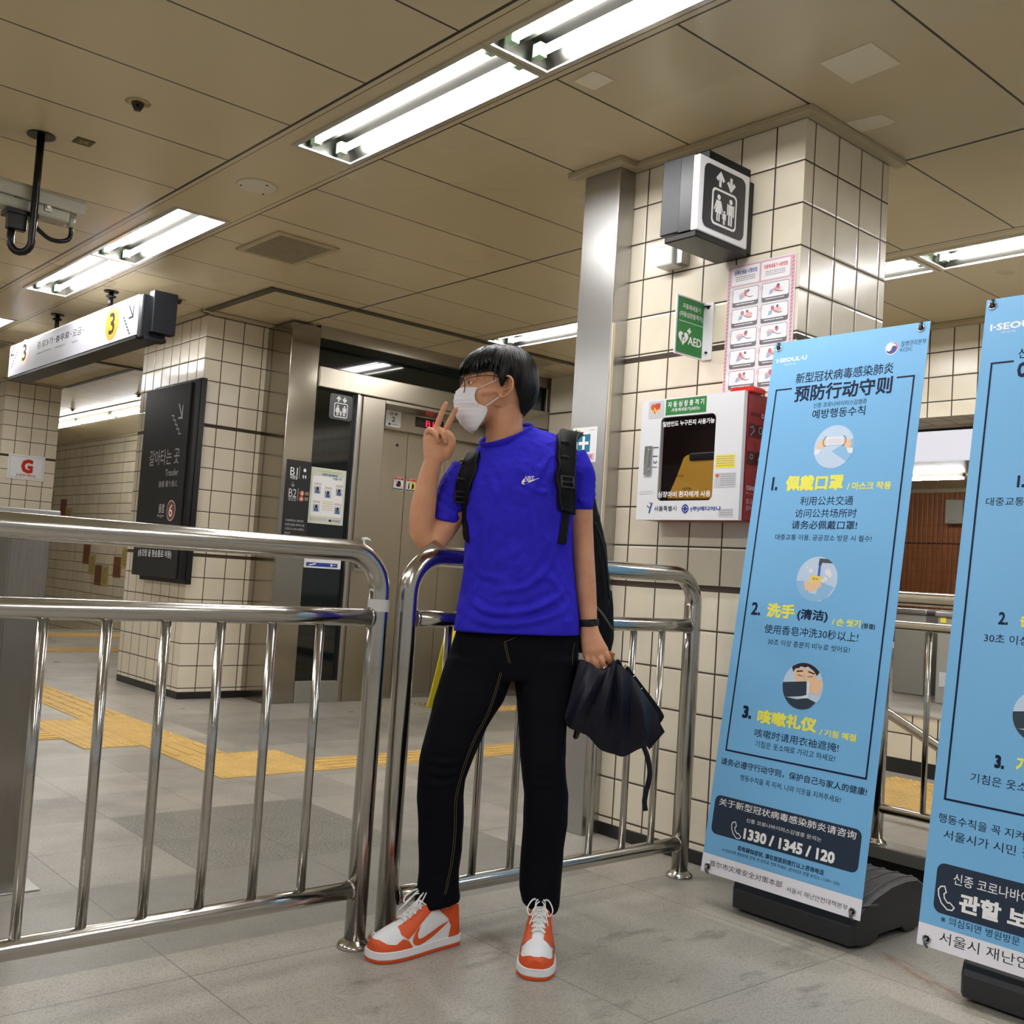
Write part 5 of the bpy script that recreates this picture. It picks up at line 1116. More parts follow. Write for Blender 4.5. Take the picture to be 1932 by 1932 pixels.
    T('banner_navy', '请务必遵守行动守则，保护自己与家人的健康!', (0.0215, 0.3631, 0.5751, 0.3879), .008); T('banner_navy', '행동수칙을 꼭 지켜, 나와 이웃을 지켜주세요!', (0.1086, 0.3237, 0.491, 0.3446))
    q = ((0.0186, 0.2743), (0.5757, 0.2556), (0.5759, 0.1243), (0.0206, 0.1379)); s.rrect('banner_panel', (q[0][0]+q[3][0])/2, (q[2][1]+q[3][1])/2, (q[1][0]+q[2][0])/2, (q[0][1]+q[1][1])/2-.004, .022, 1)
    T('white_lettering', '关于新型冠状病毒感染肺炎请咨询', (0.0379, 0.2281, 0.5574, 0.2531), .005, 3); T('white_lettering', '신종 코로나바이러스감염증 문의는', (0.1565, 0.1953, 0.4418, 0.2088), 0, 3)
    q = ((0.1196, 0.1627),); phone(s, 'white_lettering', q[0][0]+.002, q[0][1], .052, 3); T('white_lettering', '1330 / 1345 / 120', (0.1532, 0.14, 0.4948, 0.1755), .05, 3)
    T('banner_navy', '若有疑似症状, 请在就医前拨打以上咨询电话', (0.1363, 0.0982, 0.4637, 0.1151), .02); T('banner_navy', '※ 의심되면 병원방문 전에, 위 번호로 전화 주세요. (한국인은 관할 보건소 / 1339 / 120)', (0.0764, 0.0801, 0.5205, 0.0933))
    T('pict_black', '首尔市灾难安全对策本部', (0.0336, 0.0239, 0.3231, 0.0438), 0, 2); T('pict_black', '서울시 재난안전대책본부', (0.3401, 0.0181, 0.5578, 0.0347), 0, 2)
def draw_second(s):
    T = s.text
    q = ((-0.0052, 0.0594),); s.rect('banner_white', 0, 0, .602, q[0][1], 0)
    def at_(left, h, t, c, bold=0., end=None, lay=1):
        V, hi, F_ = text_mesh(t, bold); w = (end-left[0]) if end else h*hi[0]/hi[1]*.82
        T(c, t, (left[0], left[1], left[0]+w, left[1]+h), bold, lay)
    q = ((0.0202, 1.7986),)[0]; at_(q, .022, 'I·SEOUL·U', 'white_lettering', .035, .2); q = ((0.0544, 1.7864),)[0]; at_(q, .008, '너와 나의 서울', 'white_lettering', 0)
    s.ell('white_lettering', .42, 1.815, .022, .022, 1); s.ell('taeguk_blue', .42, 1.815, .019, .019, 2, 170, 350); s.ell('taeguk_red', .42, 1.815, .019, .019, 2, -10, 170); T('banner_navy', '질병관리본부', (.455, 1.82, .55, 1.84)); T('banner_navy', 'KCDC', (.455, 1.795, .5, 1.81))
    q = ((0.113, 1.7),)[0]; at_(q, .032, '신종 코로나바이러스감염증', 'banner_navy', .01, .602-q[0])
    q = ((0.1146, 1.6274),)[0]; at_(q, .066, '예방행동수칙', 'banner_navy', .035, .602-q[0]+.004)
    q = ((0.0375, 1.694), (0.0988, 1.6914)); b_ = [(0.035, 0.4036)][0]; ul = (q[0][0]+b_[0])/2
    s.stroke('banner_navy', [(q[1][0], q[0][1]), (ul, q[0][1]), (ul, b_[1]), (.602-ul, b_[1]), (.602-ul, q[0][1]), (.602-q[1][0], q[0][1])], .006, 1)
    for k, v in ((1, 1.47), (2, 1.055)): picture(s, k, .30, v, .062)
    q = [(0.2394, 0.6741), (0.1989, 0.6684)]; picture(s, 3, q[1][0]+.072, q[1][1], .072)
    q = ((0.1472, 1.3069),)[0]; at_(q, .036, '1.', 'banner_navy', .06); at_((q[0]+.055, q[1]), .042, '마스크 착용', 'banner_yellow', .05)
    q = ((0.0634, 1.2523),)[0]; at_(q, .026, '대중교통 이용, 공공장소 방문 시 필수!', 'banner_navy', 0, .602-q[0])
    q = [(0.1341, 0.9085), (0.1945, 0.9056), (0.0992, 0.8554)]
    at_(q[0], .036, '2.', 'banner_navy', .03); at_(q[1], .042, '손 씻기', 'banner_yellow', .05); at_(q[2], .026, '30초 이상 충분히 비누로 씻어요!', 'banner_navy', 0, .602-q[2][0]+.02)
    q = ((0.1635, 0.5132), (0.221, 0.5127), (0.102, 0.4635))
    at_(q[0], .036, '3.', 'banner_navy', .06); at_(q[1], .042, '기침 예절', 'banner_yellow', .05); at_(q[2], .026, '기침은 옷소매로 가리고 하세요!', 'banner_navy', 0, .602-q[2][0]+.02)
    q = ((0.0233, 0.337), (0.0435, 0.2954)); at_(q[0], .026, '행동수칙을 꼭 지켜, 나와 이웃을 지켜주세요', 'banner_navy', 0, .575); at_(q[1], .026, '서울시가 시민 곁을 지키겠습니다.', 'banner_navy', 0, .53)
    q = ((0.0386, 0.2265), (0.0374, 0.1091)); u0 = (q[0][0]+q[1][0])/2-.002; s.rrect('banner_panel', u0, q[1][1]-.012, .602-u0, q[0][1]+.004, .022, 1)
    q = ((0.0849, 0.182), (0.1067, 0.1158), (0.0697, 0.1426)); at_(q[0], .03, '신종 코로나바이러스감염증 문의는', 'white_lettering', .005, .53, 3); at_(q[1], .05, '관할 보건소 / 120', 'white_lettering', .05, .55, 3); phone(s, 'white_lettering', q[2][0], q[2][1], .06, 3)
    q = ((0.0605, 0.0723), (0.0628, 0.0209)); at_(q[0], .022, '※ 의심되면 병원방문 전에, 위 번호로 전화 주세요', 'banner_navy', 0, .57); at_(q[1], .03, '서울시 재난안전대책본부', 'pict_black', 0, .5, 2)
banner_stand('banner_stand', 'blue banner stand nearer the man, headed with Chinese lettering, standing before the pillar', (2.95, 2.292, .114), 3.0, 1.74, 2.20, draw_first)
banner_stand('banner_stand', 'blue banner stand cut by the right edge of the photo, lettered in Korean', (2.87, 1.47, .13), 2.92, .9, 1.37, draw_second)
# ---------------------------------------------------------------- the standing man (own axes: x to his left, y backwards, z up)
P0 = Vector((2.04586, 2.32913, 0)); RZ = math.atan2(-.65557, .75514)
man = thing('person', 'man in blue t-shirt, jeans and white mask leaning on the railing, making a V sign', 'person', P0, rotz=RZ)
ML = Matrix.Translation(P0) @ Matrix.Rotation(RZ, 4, 'Z')
CAML = ML.inverted() @ Vector((0, 0, 1.08))
V = Vector
def lerp(a, b, t): return a + (b-a)*t
spl = spl_
def spr(r, n=6):
    return [lerp(r[i], r[i+1], k/n) for i in range(len(r)-1) for k in range(n)] + [r[-1]]
def limb(bm, pts, r, rb=None, seg=20, up=(0,1,0), n=6, rnd=False):
    tube(bm, spl(pts, n), spr(rb or r, n), seg, up=up, rb=spr(r, n), rnd=rnd)
def loft2(bm, rings, seg=40):
    """rings with a sideways slope: (cx, cy, cz, a, b, n, slope)"""
    R = []
    for cx, cy, cz, a, b, n, sl, *sy in rings:
        row = []; sy = sy[0] if sy else 0.
        for k in range(seg):
            t = 2*PI*k/seg; c, s = math.cos(t), math.sin(t); dx = a*math.copysign(abs(c)**(2/n), c)
            dy = b*math.copysign(abs(s)**(2/n), s); row.append(bm.verts.new((cx+dx, cy+dy, cz+dx*sl+dy*sy)))
        R.append(row)
    for i in range(len(R)-1):
        for k in range(seg): bm.faces.new((R[i][k], R[i][(k+1)%seg], R[i+1][(k+1)%seg], R[i+1][k]))
    bm.faces.new(R[0][::-1]); bm.faces.new(R[-1]); bmesh.ops.recalc_face_normals(bm, faces=bm.faces)
def fuse(bm, voxel, it=4, fac=.5):
    bmesh.ops.recalc_face_normals(bm, faces=bm.faces)
    me = bpy.data.meshes.new('raw'); bm.to_mesh(me); bm.free(); o = bpy.data.objects.new('raw', me); COL.objects.link(o)
    r = o.modifiers.new('r', 'REMESH'); r.mode = 'VOXEL'; r.voxel_size = voxel; r.use_smooth_shade = True
    if it: s = o.modifiers.new('s', 'SMOOTH'); s.factor = fac; s.iterations = it
    dg = bpy.context.evaluated_depsgraph_get(); out = bpy.data.meshes.new_from_object(o.evaluated_get(dg))
    bpy.data.objects.remove(o); bpy.data.meshes.remove(me)
    for p in out.polygons: p.use_smooth = True
    return out
def arr(me):
    v = np.empty(len(me.vertices)*3); me.vertices.foreach_get('co', v); n = np.empty(len(me.vertices)*3); me.vertices.foreach_get('normal', n)
    return v.reshape(-1, 3), n.reshape(-1, 3)
def put(me, v): me.vertices.foreach_set('co', v.ravel()); me.update()
def fold(me, folds, clamp=None):
    v, n = arr(me); d = np.zeros(len(v))
    for pts, w, h in folds:
        P = np.array([tuple(p) for p in spl(pts, 5)]); best = np.full(len(v), 9.)
        tt = np.zeros(len(v))
        for i in range(len(P)-1):
            a, b = P[i], P[i+1]; ab = b-a; t = np.clip(((v-a)@ab)/(ab@ab+1e-12), 0, 1); q = np.linalg.norm((v-(a+t[:, None]*ab))*np.array([1, .45, 1]), axis=1)
            m = q < best; best[m] = q[m]; tt[m] = (i+t[m])/(len(P)-1)
        env = np.sin(np.pi*np.clip(tt, .02, .98))**.6
        d += h*env*(np.exp(-(best/w)**2) - .45*np.exp(-((best-1.7*w)/w)**2))
    front = np.clip(.5-n[:, 1]*1.2, 0, 1)
    put(me, v + n*(d*front)[:, None])
def crinkle(me, scale, amp, seed=0., stretch=(1,1,1), hems=()):
    v, n = arr(me); k = np.ones(len(v))
    for c, ax, rad in hems:      # cloth lies flatter along its hems
        c, ax = np.array(c), np.array(V(ax).normalized()); q = v-c; h = q@ax; r = np.linalg.norm(q-h[:, None]*ax, axis=1); k *= np.where(r < rad, np.clip((h-.004)/.05, .06, 1), 1)
    amp = amp*k; d = np.array([mnoise.noise((p[0]*scale*stretch[0]+seed, p[1]*scale*stretch[1], p[2]*scale*stretch[2])) for p in v]); d = 1-2*np.abs(d)
    put(me, v + n*(amp*(d-.5))[:, None])
def bvh(me):
    bm = bmesh.new(); bm.from_mesh(me); t = BVHTree.FromBMesh(bm); bm.free(); return t
def snap(tree, p, off=.001):
    p = V(p); d = (p-CAML).normalized(); h = tree.ray_cast(CAML, d)
    if h[0] is None: return p, V((0,-1,0))
    n = h[1]; n = n if n.dot(d) < 0 else -n
    return h[0] + n*off, n

# ---- head axes: F forward (his face looks to the left of the photo), N towards the camera, U up
HO = V((-0.0781, 0.02, 1.622)); ha = math.radians(9)
HF_, HN_, HU_ = V((-math.cos(ha), -math.sin(ha), 0)), V((math.sin(ha), -math.cos(ha), 0)), V((0,0,1))
def hp(f, n, u): return HO + HF_*(f/math.cos(ha)) + HN_*n + HU_*u
def itp(tab, u):
    """f at height u from a profile sorted by falling u"""
    return float(np.interp(-u, [-q[1] for q in tab], [q[0] for q in tab]))
FRONT = [(0.0142, 0.1212), (0.0612, 0.1085), (0.0854, 0.0892), (0.0999, 0.0674), (0.1079, 0.0444), (0.1098, 0.0266), (0.1039, 0.0093), (0.1071, -0.015), (0.107, -0.039), (0.1054, -0.0629), (0.1028, -0.0787), (0.0952, -0.0974), (0.0863, -0.1112), (0.0746, -0.12)]
BACK = [(0.0142, 0.1212), (-0.0369, 0.1182), (-0.062, 0.1005), (-0.0813, 0.0728), (-0.0912, 0.0413), (-0.0917, 0.0092), (-0.0823, -0.0186), (-0.0696, -0.0435), (-0.0569, -0.0683)]
JAW = [(-0.0157, 0.0043), (-0.0116, -0.0313), (0.0023, -0.061), (0.026, -0.0881), (0.0486, -0.1055), (0.0607, -0.1143)]
body = bmesh.new()
def head_rings(us, wid, fr, bk, n=2.05):
    R = []
    for u, w in zip(us, wid):
        f, k = itp(fr, u), itp(bk, u); c, a = (f+k)/2, max((f-k)/2, .006); row = []
        for i in range(36):
            t = 2*PI*i/36; x, y = math.cos(t), math.sin(t); nn = 2.2 if x < 0 else n
            row.append(body.verts.new(hp(c+a*math.copysign(abs(x)**(2/nn), x), w*math.copysign(abs(y)**(2/nn), y), u)))
        R.append(row)
    for i in range(len(R)-1):
        for k in range(36): body.faces.new((R[i][k], R[i][(k+1)%36], R[i+1][(k+1)%36], R[i+1][k]))
    body.faces.new(R[0]); body.faces.new(R[-1])
ut = FRONT[0][1]
head_rings([ut-.001, ut-.006, ut-.016, ut-.03, ut-.05, ut-.075, ut-.1, ut-.12, ut-.14, ut-.16, ut-.172], [.02, .042, .058, .068, .075, .077, .075, .073, .069, .062, .054], FRONT, BACK)
uj = JAW[0][1]; ub = JAW[-1][1]
head_rings([uj, lerp(uj, ub, .25), lerp(uj, ub, .5), lerp(uj, ub, .72), lerp(uj, ub, .9), ub], [.068, .064, .057, .047, .034, .018], FRONT, JAW, 2.1)
nz = [(0.1104, 0.0105), (0.12, -0.011), (0.1297, -0.0325), (0.1209, -0.0447), (0.108, -0.0487)]
tube(body, [hp(nz[0][0]-.004, 0, nz[0][1]), hp(nz[1][0]-.006, 0, nz[1][1]), hp(nz[2][0]-.010, 0, nz[2][1]), hp(nz[3][0]-.012, 0, nz[3][1])], [.008, .010, .0125, .008], 14, rnd=True)
hb = [(0.1095, 0.0218)][0]
for sg in (-1, 1): tube(body, [hp(hb[0]-.008, sg*.012, hb[1]+.002), hp(hb[0]-.014, sg*.034, hb[1]+.004), hp(hb[0]-.032, sg*.056, hb[1]-.002)], [.006, .0075, .006], 10, rnd=True)   # brow ridge
ck = [(0.083, -0.0182)][0]
for sg in (-1, 1): tube(body, [hp(ck[0]-.004, sg*.036, ck[1]), hp(ck[0]-.03, sg*.058, ck[1]+.004), hp(ck[0]-.06, sg*.068, ck[1]+.008)], [.015, .014, .008], 12, rnd=True)  # cheekbone
# ears
EAR = [(0.0072, 0.0243), (-0.0015, 0.0332), (-0.0129, 0.034), (-0.0218, 0.0246), (-0.0251, 0.0098), (-0.0221, -0.0053), (-0.0121, -0.0192), (-0.0005, -0.0273), (0.0086, -0.0239), (0.0111, -0.0158)]
EIN = [(0.0009, 0.0198), (-0.0069, 0.0253), (-0.0138, 0.0207), (-0.0162, 0.0093), (-0.012, -0.0026), (-0.0008, -0.0067)]
for sg in (1, -1):
    e0 = EAR[0][0]
    def ew(f): return .0735 + max(0, (e0-f))*.55
    pts = [hp(f, sg*(ew(f)+.004), u) for f, u in EAR]; tube(body, spl(pts, 4), .0042, 10, rnd=True)
    tube(body, spl([hp(f, sg*(ew(f)-.001), u) for f, u in EIN], 4), .003, 8, rnd=True)
    fs = [V((f, u, 0)) for f, u in EAR]; lo = [body.verts.new(hp(f, sg*(.066), u)) for f, u in EAR]; hi = [body.verts.new(hp(f, sg*(ew(f)-.0075), u)) for f, u in EAR]
    n = len(lo)
    for i in range(n): body.faces.new((lo[i], lo[(i+1)%n], hi[(i+1)%n], hi[i]))
    body.faces.new(lo); body.faces.new(hi)
    lb = EAR[-2]; tube(body, [hp(lb[0]-.003, sg*.074, lb[1]+.008), hp(lb[0]-.002, sg*.076, lb[1]+.002)], .0065, 10, rnd=True)
# neck, trunk
limb(body, [(-0.0542, 0.025, 1.6213), (-0.0575, 0.03, 1.5737), (-0.0578, 0.035, 1.5295), (-0.0518, 0.04, 1.4856), (-0.044, 0.05, 1.4392)], [.05, .056, .056, .058, .07], [.058, .06, .06, .062, .075])

# trunk
tr = [list(r) for r in ((0.024, 0.05, 0.9034, 0.1532, 0.085, 2.3, 0.0385), (0.0189, 0.05, 0.9582, 0.1612, 0.09, 2.3, 0.0397), (0.0176, 0.05, 1.053, 0.1568, 0.095, 2.3, 0.0389), (0.0115, 0.05, 1.1478, 0.1507, 0.095, 2.3, 0.0382), (0.0072, 0.05, 1.2392, 0.1587, 0.1, 2.3, 0.0646), (0.0031, 0.05, 1.3308, 0.1629, 0.098, 2.3, 0.1384), (-0.003, 0.055, 1.4022, 0.161, 0.085, 2.3, 0.2148), (-0.0108, 0.055, 1.4468, 0.1338, 0.07, 2.3, 0.2693), (-0.0237, 0.055, 1.4733, 0.0911, 0.062, 2.3, 0.3128))]
loft2(body, tr)
# legs inside the jeans
limb(body, [(-0.0704, 0.05, 0.8698), (-0.1113, 0.03, 0.6893), (-0.1644, -0.01, 0.4924), (-0.1596, 0.0, 0.2781), (-0.1508, 0.012, 0.0714)], [.062, .06, .045, .042, .03])
limb(body, [(0.1061, 0.05, 0.8811), (0.1165, 0.03, 0.7039), (0.1255, 0.0, 0.4937), (0.1358, 0.02, 0.2917), (0.146, 0.03, 0.0843)], [.062, .06, .045, .042, .03])
# right arm: upper arm down to the rail, forearm up to the V sign
limb(body, [(-0.1569, 0.04, 1.3635), (-0.1837, 0.04, 1.2899), (-0.2103, 0.032, 1.2194), (-0.24, 0.018, 1.16)], [.052, .046, .040, .035])
limb(body, [(-0.2539, 0.018, 1.156), (-0.2784, 0.014, 1.1952), (-0.279, 0.0, 1.2652), (-0.2691, -0.016, 1.3431), (-0.2579, -0.03, 1.4004)], [.034, .0395, .038, .0305, .0262], [.034, .042, .040, .032, .022])
# right hand, palm to the camera
loft2(body, [(-0.2558, -0.03, 1.3928, 0.0264, 0.019, 2.3, 0.0057), (-0.2531, -0.032, 1.4115, 0.0334, 0.021, 2.3, 0.018), (-0.2508, -0.033, 1.435, 0.0389, 0.0215, 2.3, 0.0257), (-0.2516, -0.033, 1.4584, 0.0397, 0.0205, 2.3, 0.0264), (-0.2532, -0.03, 1.4791, 0.038, 0.0175, 2.3, 0.0657), (-0.2536, -0.028, 1.4935, 0.0326, 0.013, 2.3, 0.0643)])
def finger(pts, r): tube(body, spl(pts, 4), spr(r, 4), 14, rnd=True)
finger([(-0.2598, -0.03, 1.4724), (-0.2536, -0.032, 1.4977), (-0.2446, -0.036, 1.5291), (-0.2366, -0.04, 1.5525), (-0.2305, -0.043, 1.5681)], [.0098, .0098, .0088, .0078, .0066])
finger([(-0.2301, -0.032, 1.4741), (-0.2223, -0.036, 1.4991), (-0.2127, -0.043, 1.5238), (-0.2042, -0.05, 1.5421), (-0.1985, -0.054, 1.552)], [.0098, .0096, .0088, .008, .0068])
finger([(-0.2505, -0.03, 1.473), (-0.244, -0.048, 1.4867), (-0.2351, -0.062, 1.4822), (-0.2266, -0.067, 1.465), (-0.2237, -0.062, 1.4519)], [.0095, .0098, .0092, .0082, .0068])
finger([(-0.2817, -0.026, 1.4684), (-0.2765, -0.046, 1.4833), (-0.263, -0.06, 1.4822), (-0.251, -0.064, 1.4685), (-0.2442, -0.058, 1.4542)], [.0095, .0098, .0088, .0078, .0064])
finger([(-0.2198, -0.034, 1.415), (-0.2078, -0.05, 1.4357), (-0.2032, -0.062, 1.4563), (-0.2109, -0.068, 1.4721), (-0.2191, -0.07, 1.4806)], [.0135, .0125, .0108, .0095, .0075])
# left arm hanging, hand closed on the umbrella handle
limb(body, [(0.153, 0.05, 1.4086), (0.1806, 0.05, 1.3222), (0.1959, 0.05, 1.2274), (0.2053, 0.047, 1.1484), (0.2163, 0.04, 1.062), (0.2261, 0.03, 0.992), (0.2313, 0.02, 0.9457)], [.05, .04, .0335, .0325, .0315, .0275, .0245], [.05, .045, .042, .042, .036, .026, .02])
loft2(body, [(0.231, 0.02, 0.9504, 0.0249, 0.019, 2.3, 0.1265), (0.2352, 0.014, 0.9244, 0.0279, 0.019, 2.3, 0.1756), (0.2433, 0.008, 0.8989, 0.0332, 0.019, 2.3, 0.2048), (0.2522, 0.004, 0.8764, 0.0377, 0.019, 2.3, 0.2297), (0.2588, 0.004, 0.856, 0.0385, 0.017, 2.3, 0.2039)])
finger([(0.2269, 0.0, 0.8627), (0.2341, -0.006, 0.8389), (0.2469, 0.004, 0.8204), (0.2564, 0.024, 0.8192), (0.2626, 0.034, 0.8343)], [.0092, .0092, .0082, .0078, .0066])
finger([(0.244, -0.002, 0.8609), (0.2524, -0.011, 0.8374), (0.2654, 0.001, 0.8187), (0.2751, 0.022, 0.819), (0.2783, 0.034, 0.8353)], [.0096, .0095, .0086, .008, .0068])
finger([(0.264, -0.002, 0.8652), (0.2738, -0.012, 0.842), (0.2837, 0.0, 0.8246), (0.2917, 0.021, 0.8279), (0.2935, 0.033, 0.8426)], [.0096, .0095, .0086, .008, .0068])
finger([(0.2807, 0.0, 0.8755), (0.2903, -0.008, 0.8581), (0.2985, 0.003, 0.8423), (0.3032, 0.02, 0.8428), (0.3038, 0.032, 0.8527)], [.0092, .009, .008, .0074, .0062])
finger([(0.2353, 0.02, 0.9054), (0.2572, 0.04, 0.8805), (0.2811, 0.048, 0.8626), (0.2972, 0.046, 0.8544)], [.014, .0125, .0105, .0085])
def skin():
    m = mat('skin', '#cc9874', .5, sss=.12, spec=.35); t = NT(m); k = t.noise(t.obj(), 18., 4., .6); t.col(t.mix(t.ramp(k, .35, .7), S('#d09b78'), S('#c68a67'))); t.bump(t.noise(t.obj(), 260., 2.), .05, .001); return m
SKIN = skin()
bme = fuse(body, .0029, 3, .5)
obj('body', bme, SKIN, man, inner=True); BT = bvh(bme)
# nails
b = MB()
for tip, nx in (((-0.2403, -0.07, 1.4529), 0), ((-0.2214, -0.075, 1.4519), 0)):
    p, n = snap(BT, tip, .0004); u = n.cross(V((0,0,1))).normalized(); w = u.cross(n)
    b.faces.new([b.verts.new(p+u*.0038*math.cos(2*PI*k/14)+w*.0052*math.sin(2*PI*k/14)) for k in range(14)])
obj_each('fingernail', b, mat('nail', '#dba892', .3), man, inner=True)

# ---- eyes
ey = [(0.0984, 0.0144)][0]
for sg in (1, -1):
    b = MB(); c = hp(ey[0]-.014, sg*.033, ey[1]); bmesh.ops.create_uvsphere(b, u_segments=20, v_segments=14, radius=.0125, matrix=Matrix.Translation(c)); e = obj('eye', b, mat('eye_white', '#e3dcd6', .2), man, smooth=True, inner=True)
    b = MB(); d = (HF_*.95+HN_*sg*.25).normalized(); Q = d.to_track_quat('Z', 'Y').to_matrix().to_4x4(); lathe(b, [(.0001, .0129), (.004, .0127), (.0058, .0118)], 18, Matrix.Translation(c) @ Q); obj('iris', b, mat('iris_dark', '#1c120c', .1), e, inner=True)
    b = MB(); tube(b, spl([hp(ey[0]-.003, sg*.020, ey[1]+.004), hp(ey[0]-.001, sg*.033, ey[1]+.0065), hp(ey[0]-.007, sg*.043, ey[1]+.005), hp(ey[0]-.016, sg*.05, ey[1]-.001)], 4), [.0026]*13, 8, rnd=True); tube(b, spl([hp(ey[0]-.004, sg*.021, ey[1]-.004), hp(ey[0]-.003, sg*.034, ey[1]-.0075), hp(ey[0]-.012, sg*.046, ey[1]-.005)], 4), [.0022]*9, 8, rnd=True); obj_each('eyelid', b, SKIN, e, inner=True)
    b = MB(); tube(b, spl([hp(ey[0]-.002, sg*.020, ey[1]+.0028), hp(ey[0]+.0006, sg*.033, ey[1]+.0045), hp(ey[0]-.007, sg*.0445, ey[1]+.003)], 4), [.0008]*9, 6); obj('eyelash', b, mat('lash', '#15100d', .6), e, inner=True)

# ---- hair: bowl-cut shell with combed locks
HAIRM = mat('hair_black', '#070708', .42, spec=.3)
HC = -.004; UM = [(0.0044, 0.019)][0][1]; UT = [(0.0122, 0.1391)][0][1]
RF, RBk, RS = [(0.1223, 0.0466)][0][0]-HC-.001, HC-[(-0.1081, 0.0263)][0][0], .0875
LOW = [(0, [(0.1218, 0.0386)][0][1]), (35, [(0.1075, 0.0396)][0][1]), (62, [(0.0698, 0.0468)][0][1]), (76, [(0.05, 0.0353)][0][1]), (80, [(0.0383, 0.0024)][0][1]), (87, [(0.0257, 0.0048)][0][1]), (91, [(0.0175, 0.0246)][0][1]), (100, [(-0.0009, 0.0354)][0][1]), (112, [(-0.0247, 0.0113)][0][1]), (122, [(-0.0361, -0.0168)][0][1]), (140, [(-0.0476, -0.0481)][0][1]), (160, [(-0.0582, -0.0634)][0][1]), (180, [(-0.0647, -0.0662)][0][1])]
def hair_pt(phi, s, off=0.):
    """phi 0 front .. 180 back (sign = side), s 0 crown .. 1 hairline"""
    a = abs(phi); lo = float(np.interp(a, [q[0] for q in LOW], [q[1] for q in LOW])); c = math.cos(math.radians(a)); sn = math.sin(math.radians(a))
    RX = RF if c > 0 else RBk; r = 1/(abs(c/RX)**2.35+abs(sn/RS)**2.35)**(1/2.35)
    u_ = UT-.0005+off*.6
    Hh = UT-UM; th_l = math.acos(max(-1, min(1, (lo-UM)/Hh))) if lo > UM else PI/2
    tot = th_l*Hh + (max(0, UM-lo)); L = s*tot
    if L <= th_l*Hh: th = L/Hh; rr, u = r*math.sin(th)**.93 if th > 0 else 0, UM+Hh*math.cos(th)
    else:
        dd = L-th_l*Hh; u = UM-dd; rr = r*(1-(dd/.085)**2*.30)
    d = V((c, math.copysign(sn, phi) if phi else sn)); cr = V((-.012*(1-min(1, s*1.6)), 0))
    return hp(HC+cr.x+d.x*(rr+off), d.y*(rr+off), u+off*.4*math.cos(s*PI/2))
b = MB(); NA, NS = 96, 16; g = {}
for lay, off in ((0, 0.), (1, -.013)):
    for i in range(NA):
        phi = -180+360*i/NA
        for j in range(NS+1): g[lay, i, j] = b.verts.new(hair_pt(phi, max(j/NS, .01), off-(.004 if j == NS and lay == 0 else 0)))
for i in range(NA):
    k = (i+1) % NA
    for j in range(NS):
        b.faces.new((g[0,i,j], g[0,k,j], g[0,k,j+1], g[0,i,j+1])); b.faces.new((g[1,i,j], g[1,i,j+1], g[1,k,j+1], g[1,k,j]))
    b.faces.new((g[0,i,NS], g[0,k,NS], g[1,k,NS], g[1,i,NS]))
b.faces.new([g[0,i,0] for i in range(NA)])
bmesh.ops.recalc_face_normals(b, faces=b.faces)
rnd = random.Random(3)
for k in range(1700):
    phi = rnd.uniform(-180, 180); s0 = rnd.choice((.02, .05, .1, .2, .35, .5)) + rnd.uniform(0, .08); s1 = min(1.0+rnd.uniform(-.09, .03), s0+rnd.uniform(.45, 1.1)); w = rnd.choice((.0018, .0025, .0035, .0055)); off = rnd.uniform(.001, .0075); tw = rnd.gauss(0, 5); n = 9; ring = []
    for i in range(n+1):
        t = i/n; s = lerp(s0, s1, t); p = hair_pt(max(-180, min(180, phi+tw*t*t)), s, off*math.sin(PI*min(1, t*1.1))**.5 if t < .9 else off*.3)
        q = hair_pt(max(-180, min(180, phi+tw*t*t+1.)), s, off); sd = (q-p); sd = sd.normalized() if sd.length > 1e-6 else HN_; nm = (p-hp(HC, 0, UM-.02)).normalized(); ww = w*(1-t**3*.92)*(.5+.5*min(1, t*4))
        ring.append((b.verts.new(p-sd*ww), b.verts.new(p+nm*ww*.55), b.verts.new(p+sd*ww)))
    for i in range(n):
        for a, c in ((0, 1), (1, 2)):
            f = b.faces.new((ring[i][a], ring[i][c], ring[i+1][c], ring[i+1][a])); f.smooth = True
obj('hair', b, HAIRM, man, inner=True)

# ---- face mask
MK = [(738,896,866,.060),(744,893,861,.062),(752,890,858,.063),(762,891,856.5,.064),(769,896,857,.066),(775,912,857.5,.070),(781,913,859,.069),(790,910,862,.066),(800,905,868,.060),(809,899,877,.05),(816,895,886,.036)]
ED = [(0.073, -0.0015), (0.0771, -0.0114), (0.081, -0.0245), (0.0783, -0.0403), (0.0697, -0.051), (0.0438, -0.0589), (0.0416, -0.0683), (0.0453, -0.083), (0.0522, -0.0994), (0.0607, -0.1143), (0.0663, -0.1259)]
FT = [(0.1208, 0.0002), (0.1281, -0.0099), (0.1319, -0.023), (0.1332, -0.0391), (0.1317, -0.0502), (0.1302, -0.0597), (0.1272, -0.0691), (0.1214, -0.0847), (0.1107, -0.1016), (0.0955, -0.1166), (0.0805, -0.1268)]
b = MB(); NU = 28; g = {}; rows = []
for j in range((len(MK)-1)*4+1):
    q, t = divmod(j, 4); q2 = min(q+1, len(MK)-1); t /= 4
    rows.append([lerp(a, c, t) for a, c in zip((ED[q][0], ED[q][1], FT[q][0], FT[q][1], MK[q][3]), (ED[q2][0], ED[q2][1], FT[q2][0], FT[q2][1], MK[q2][3]))])
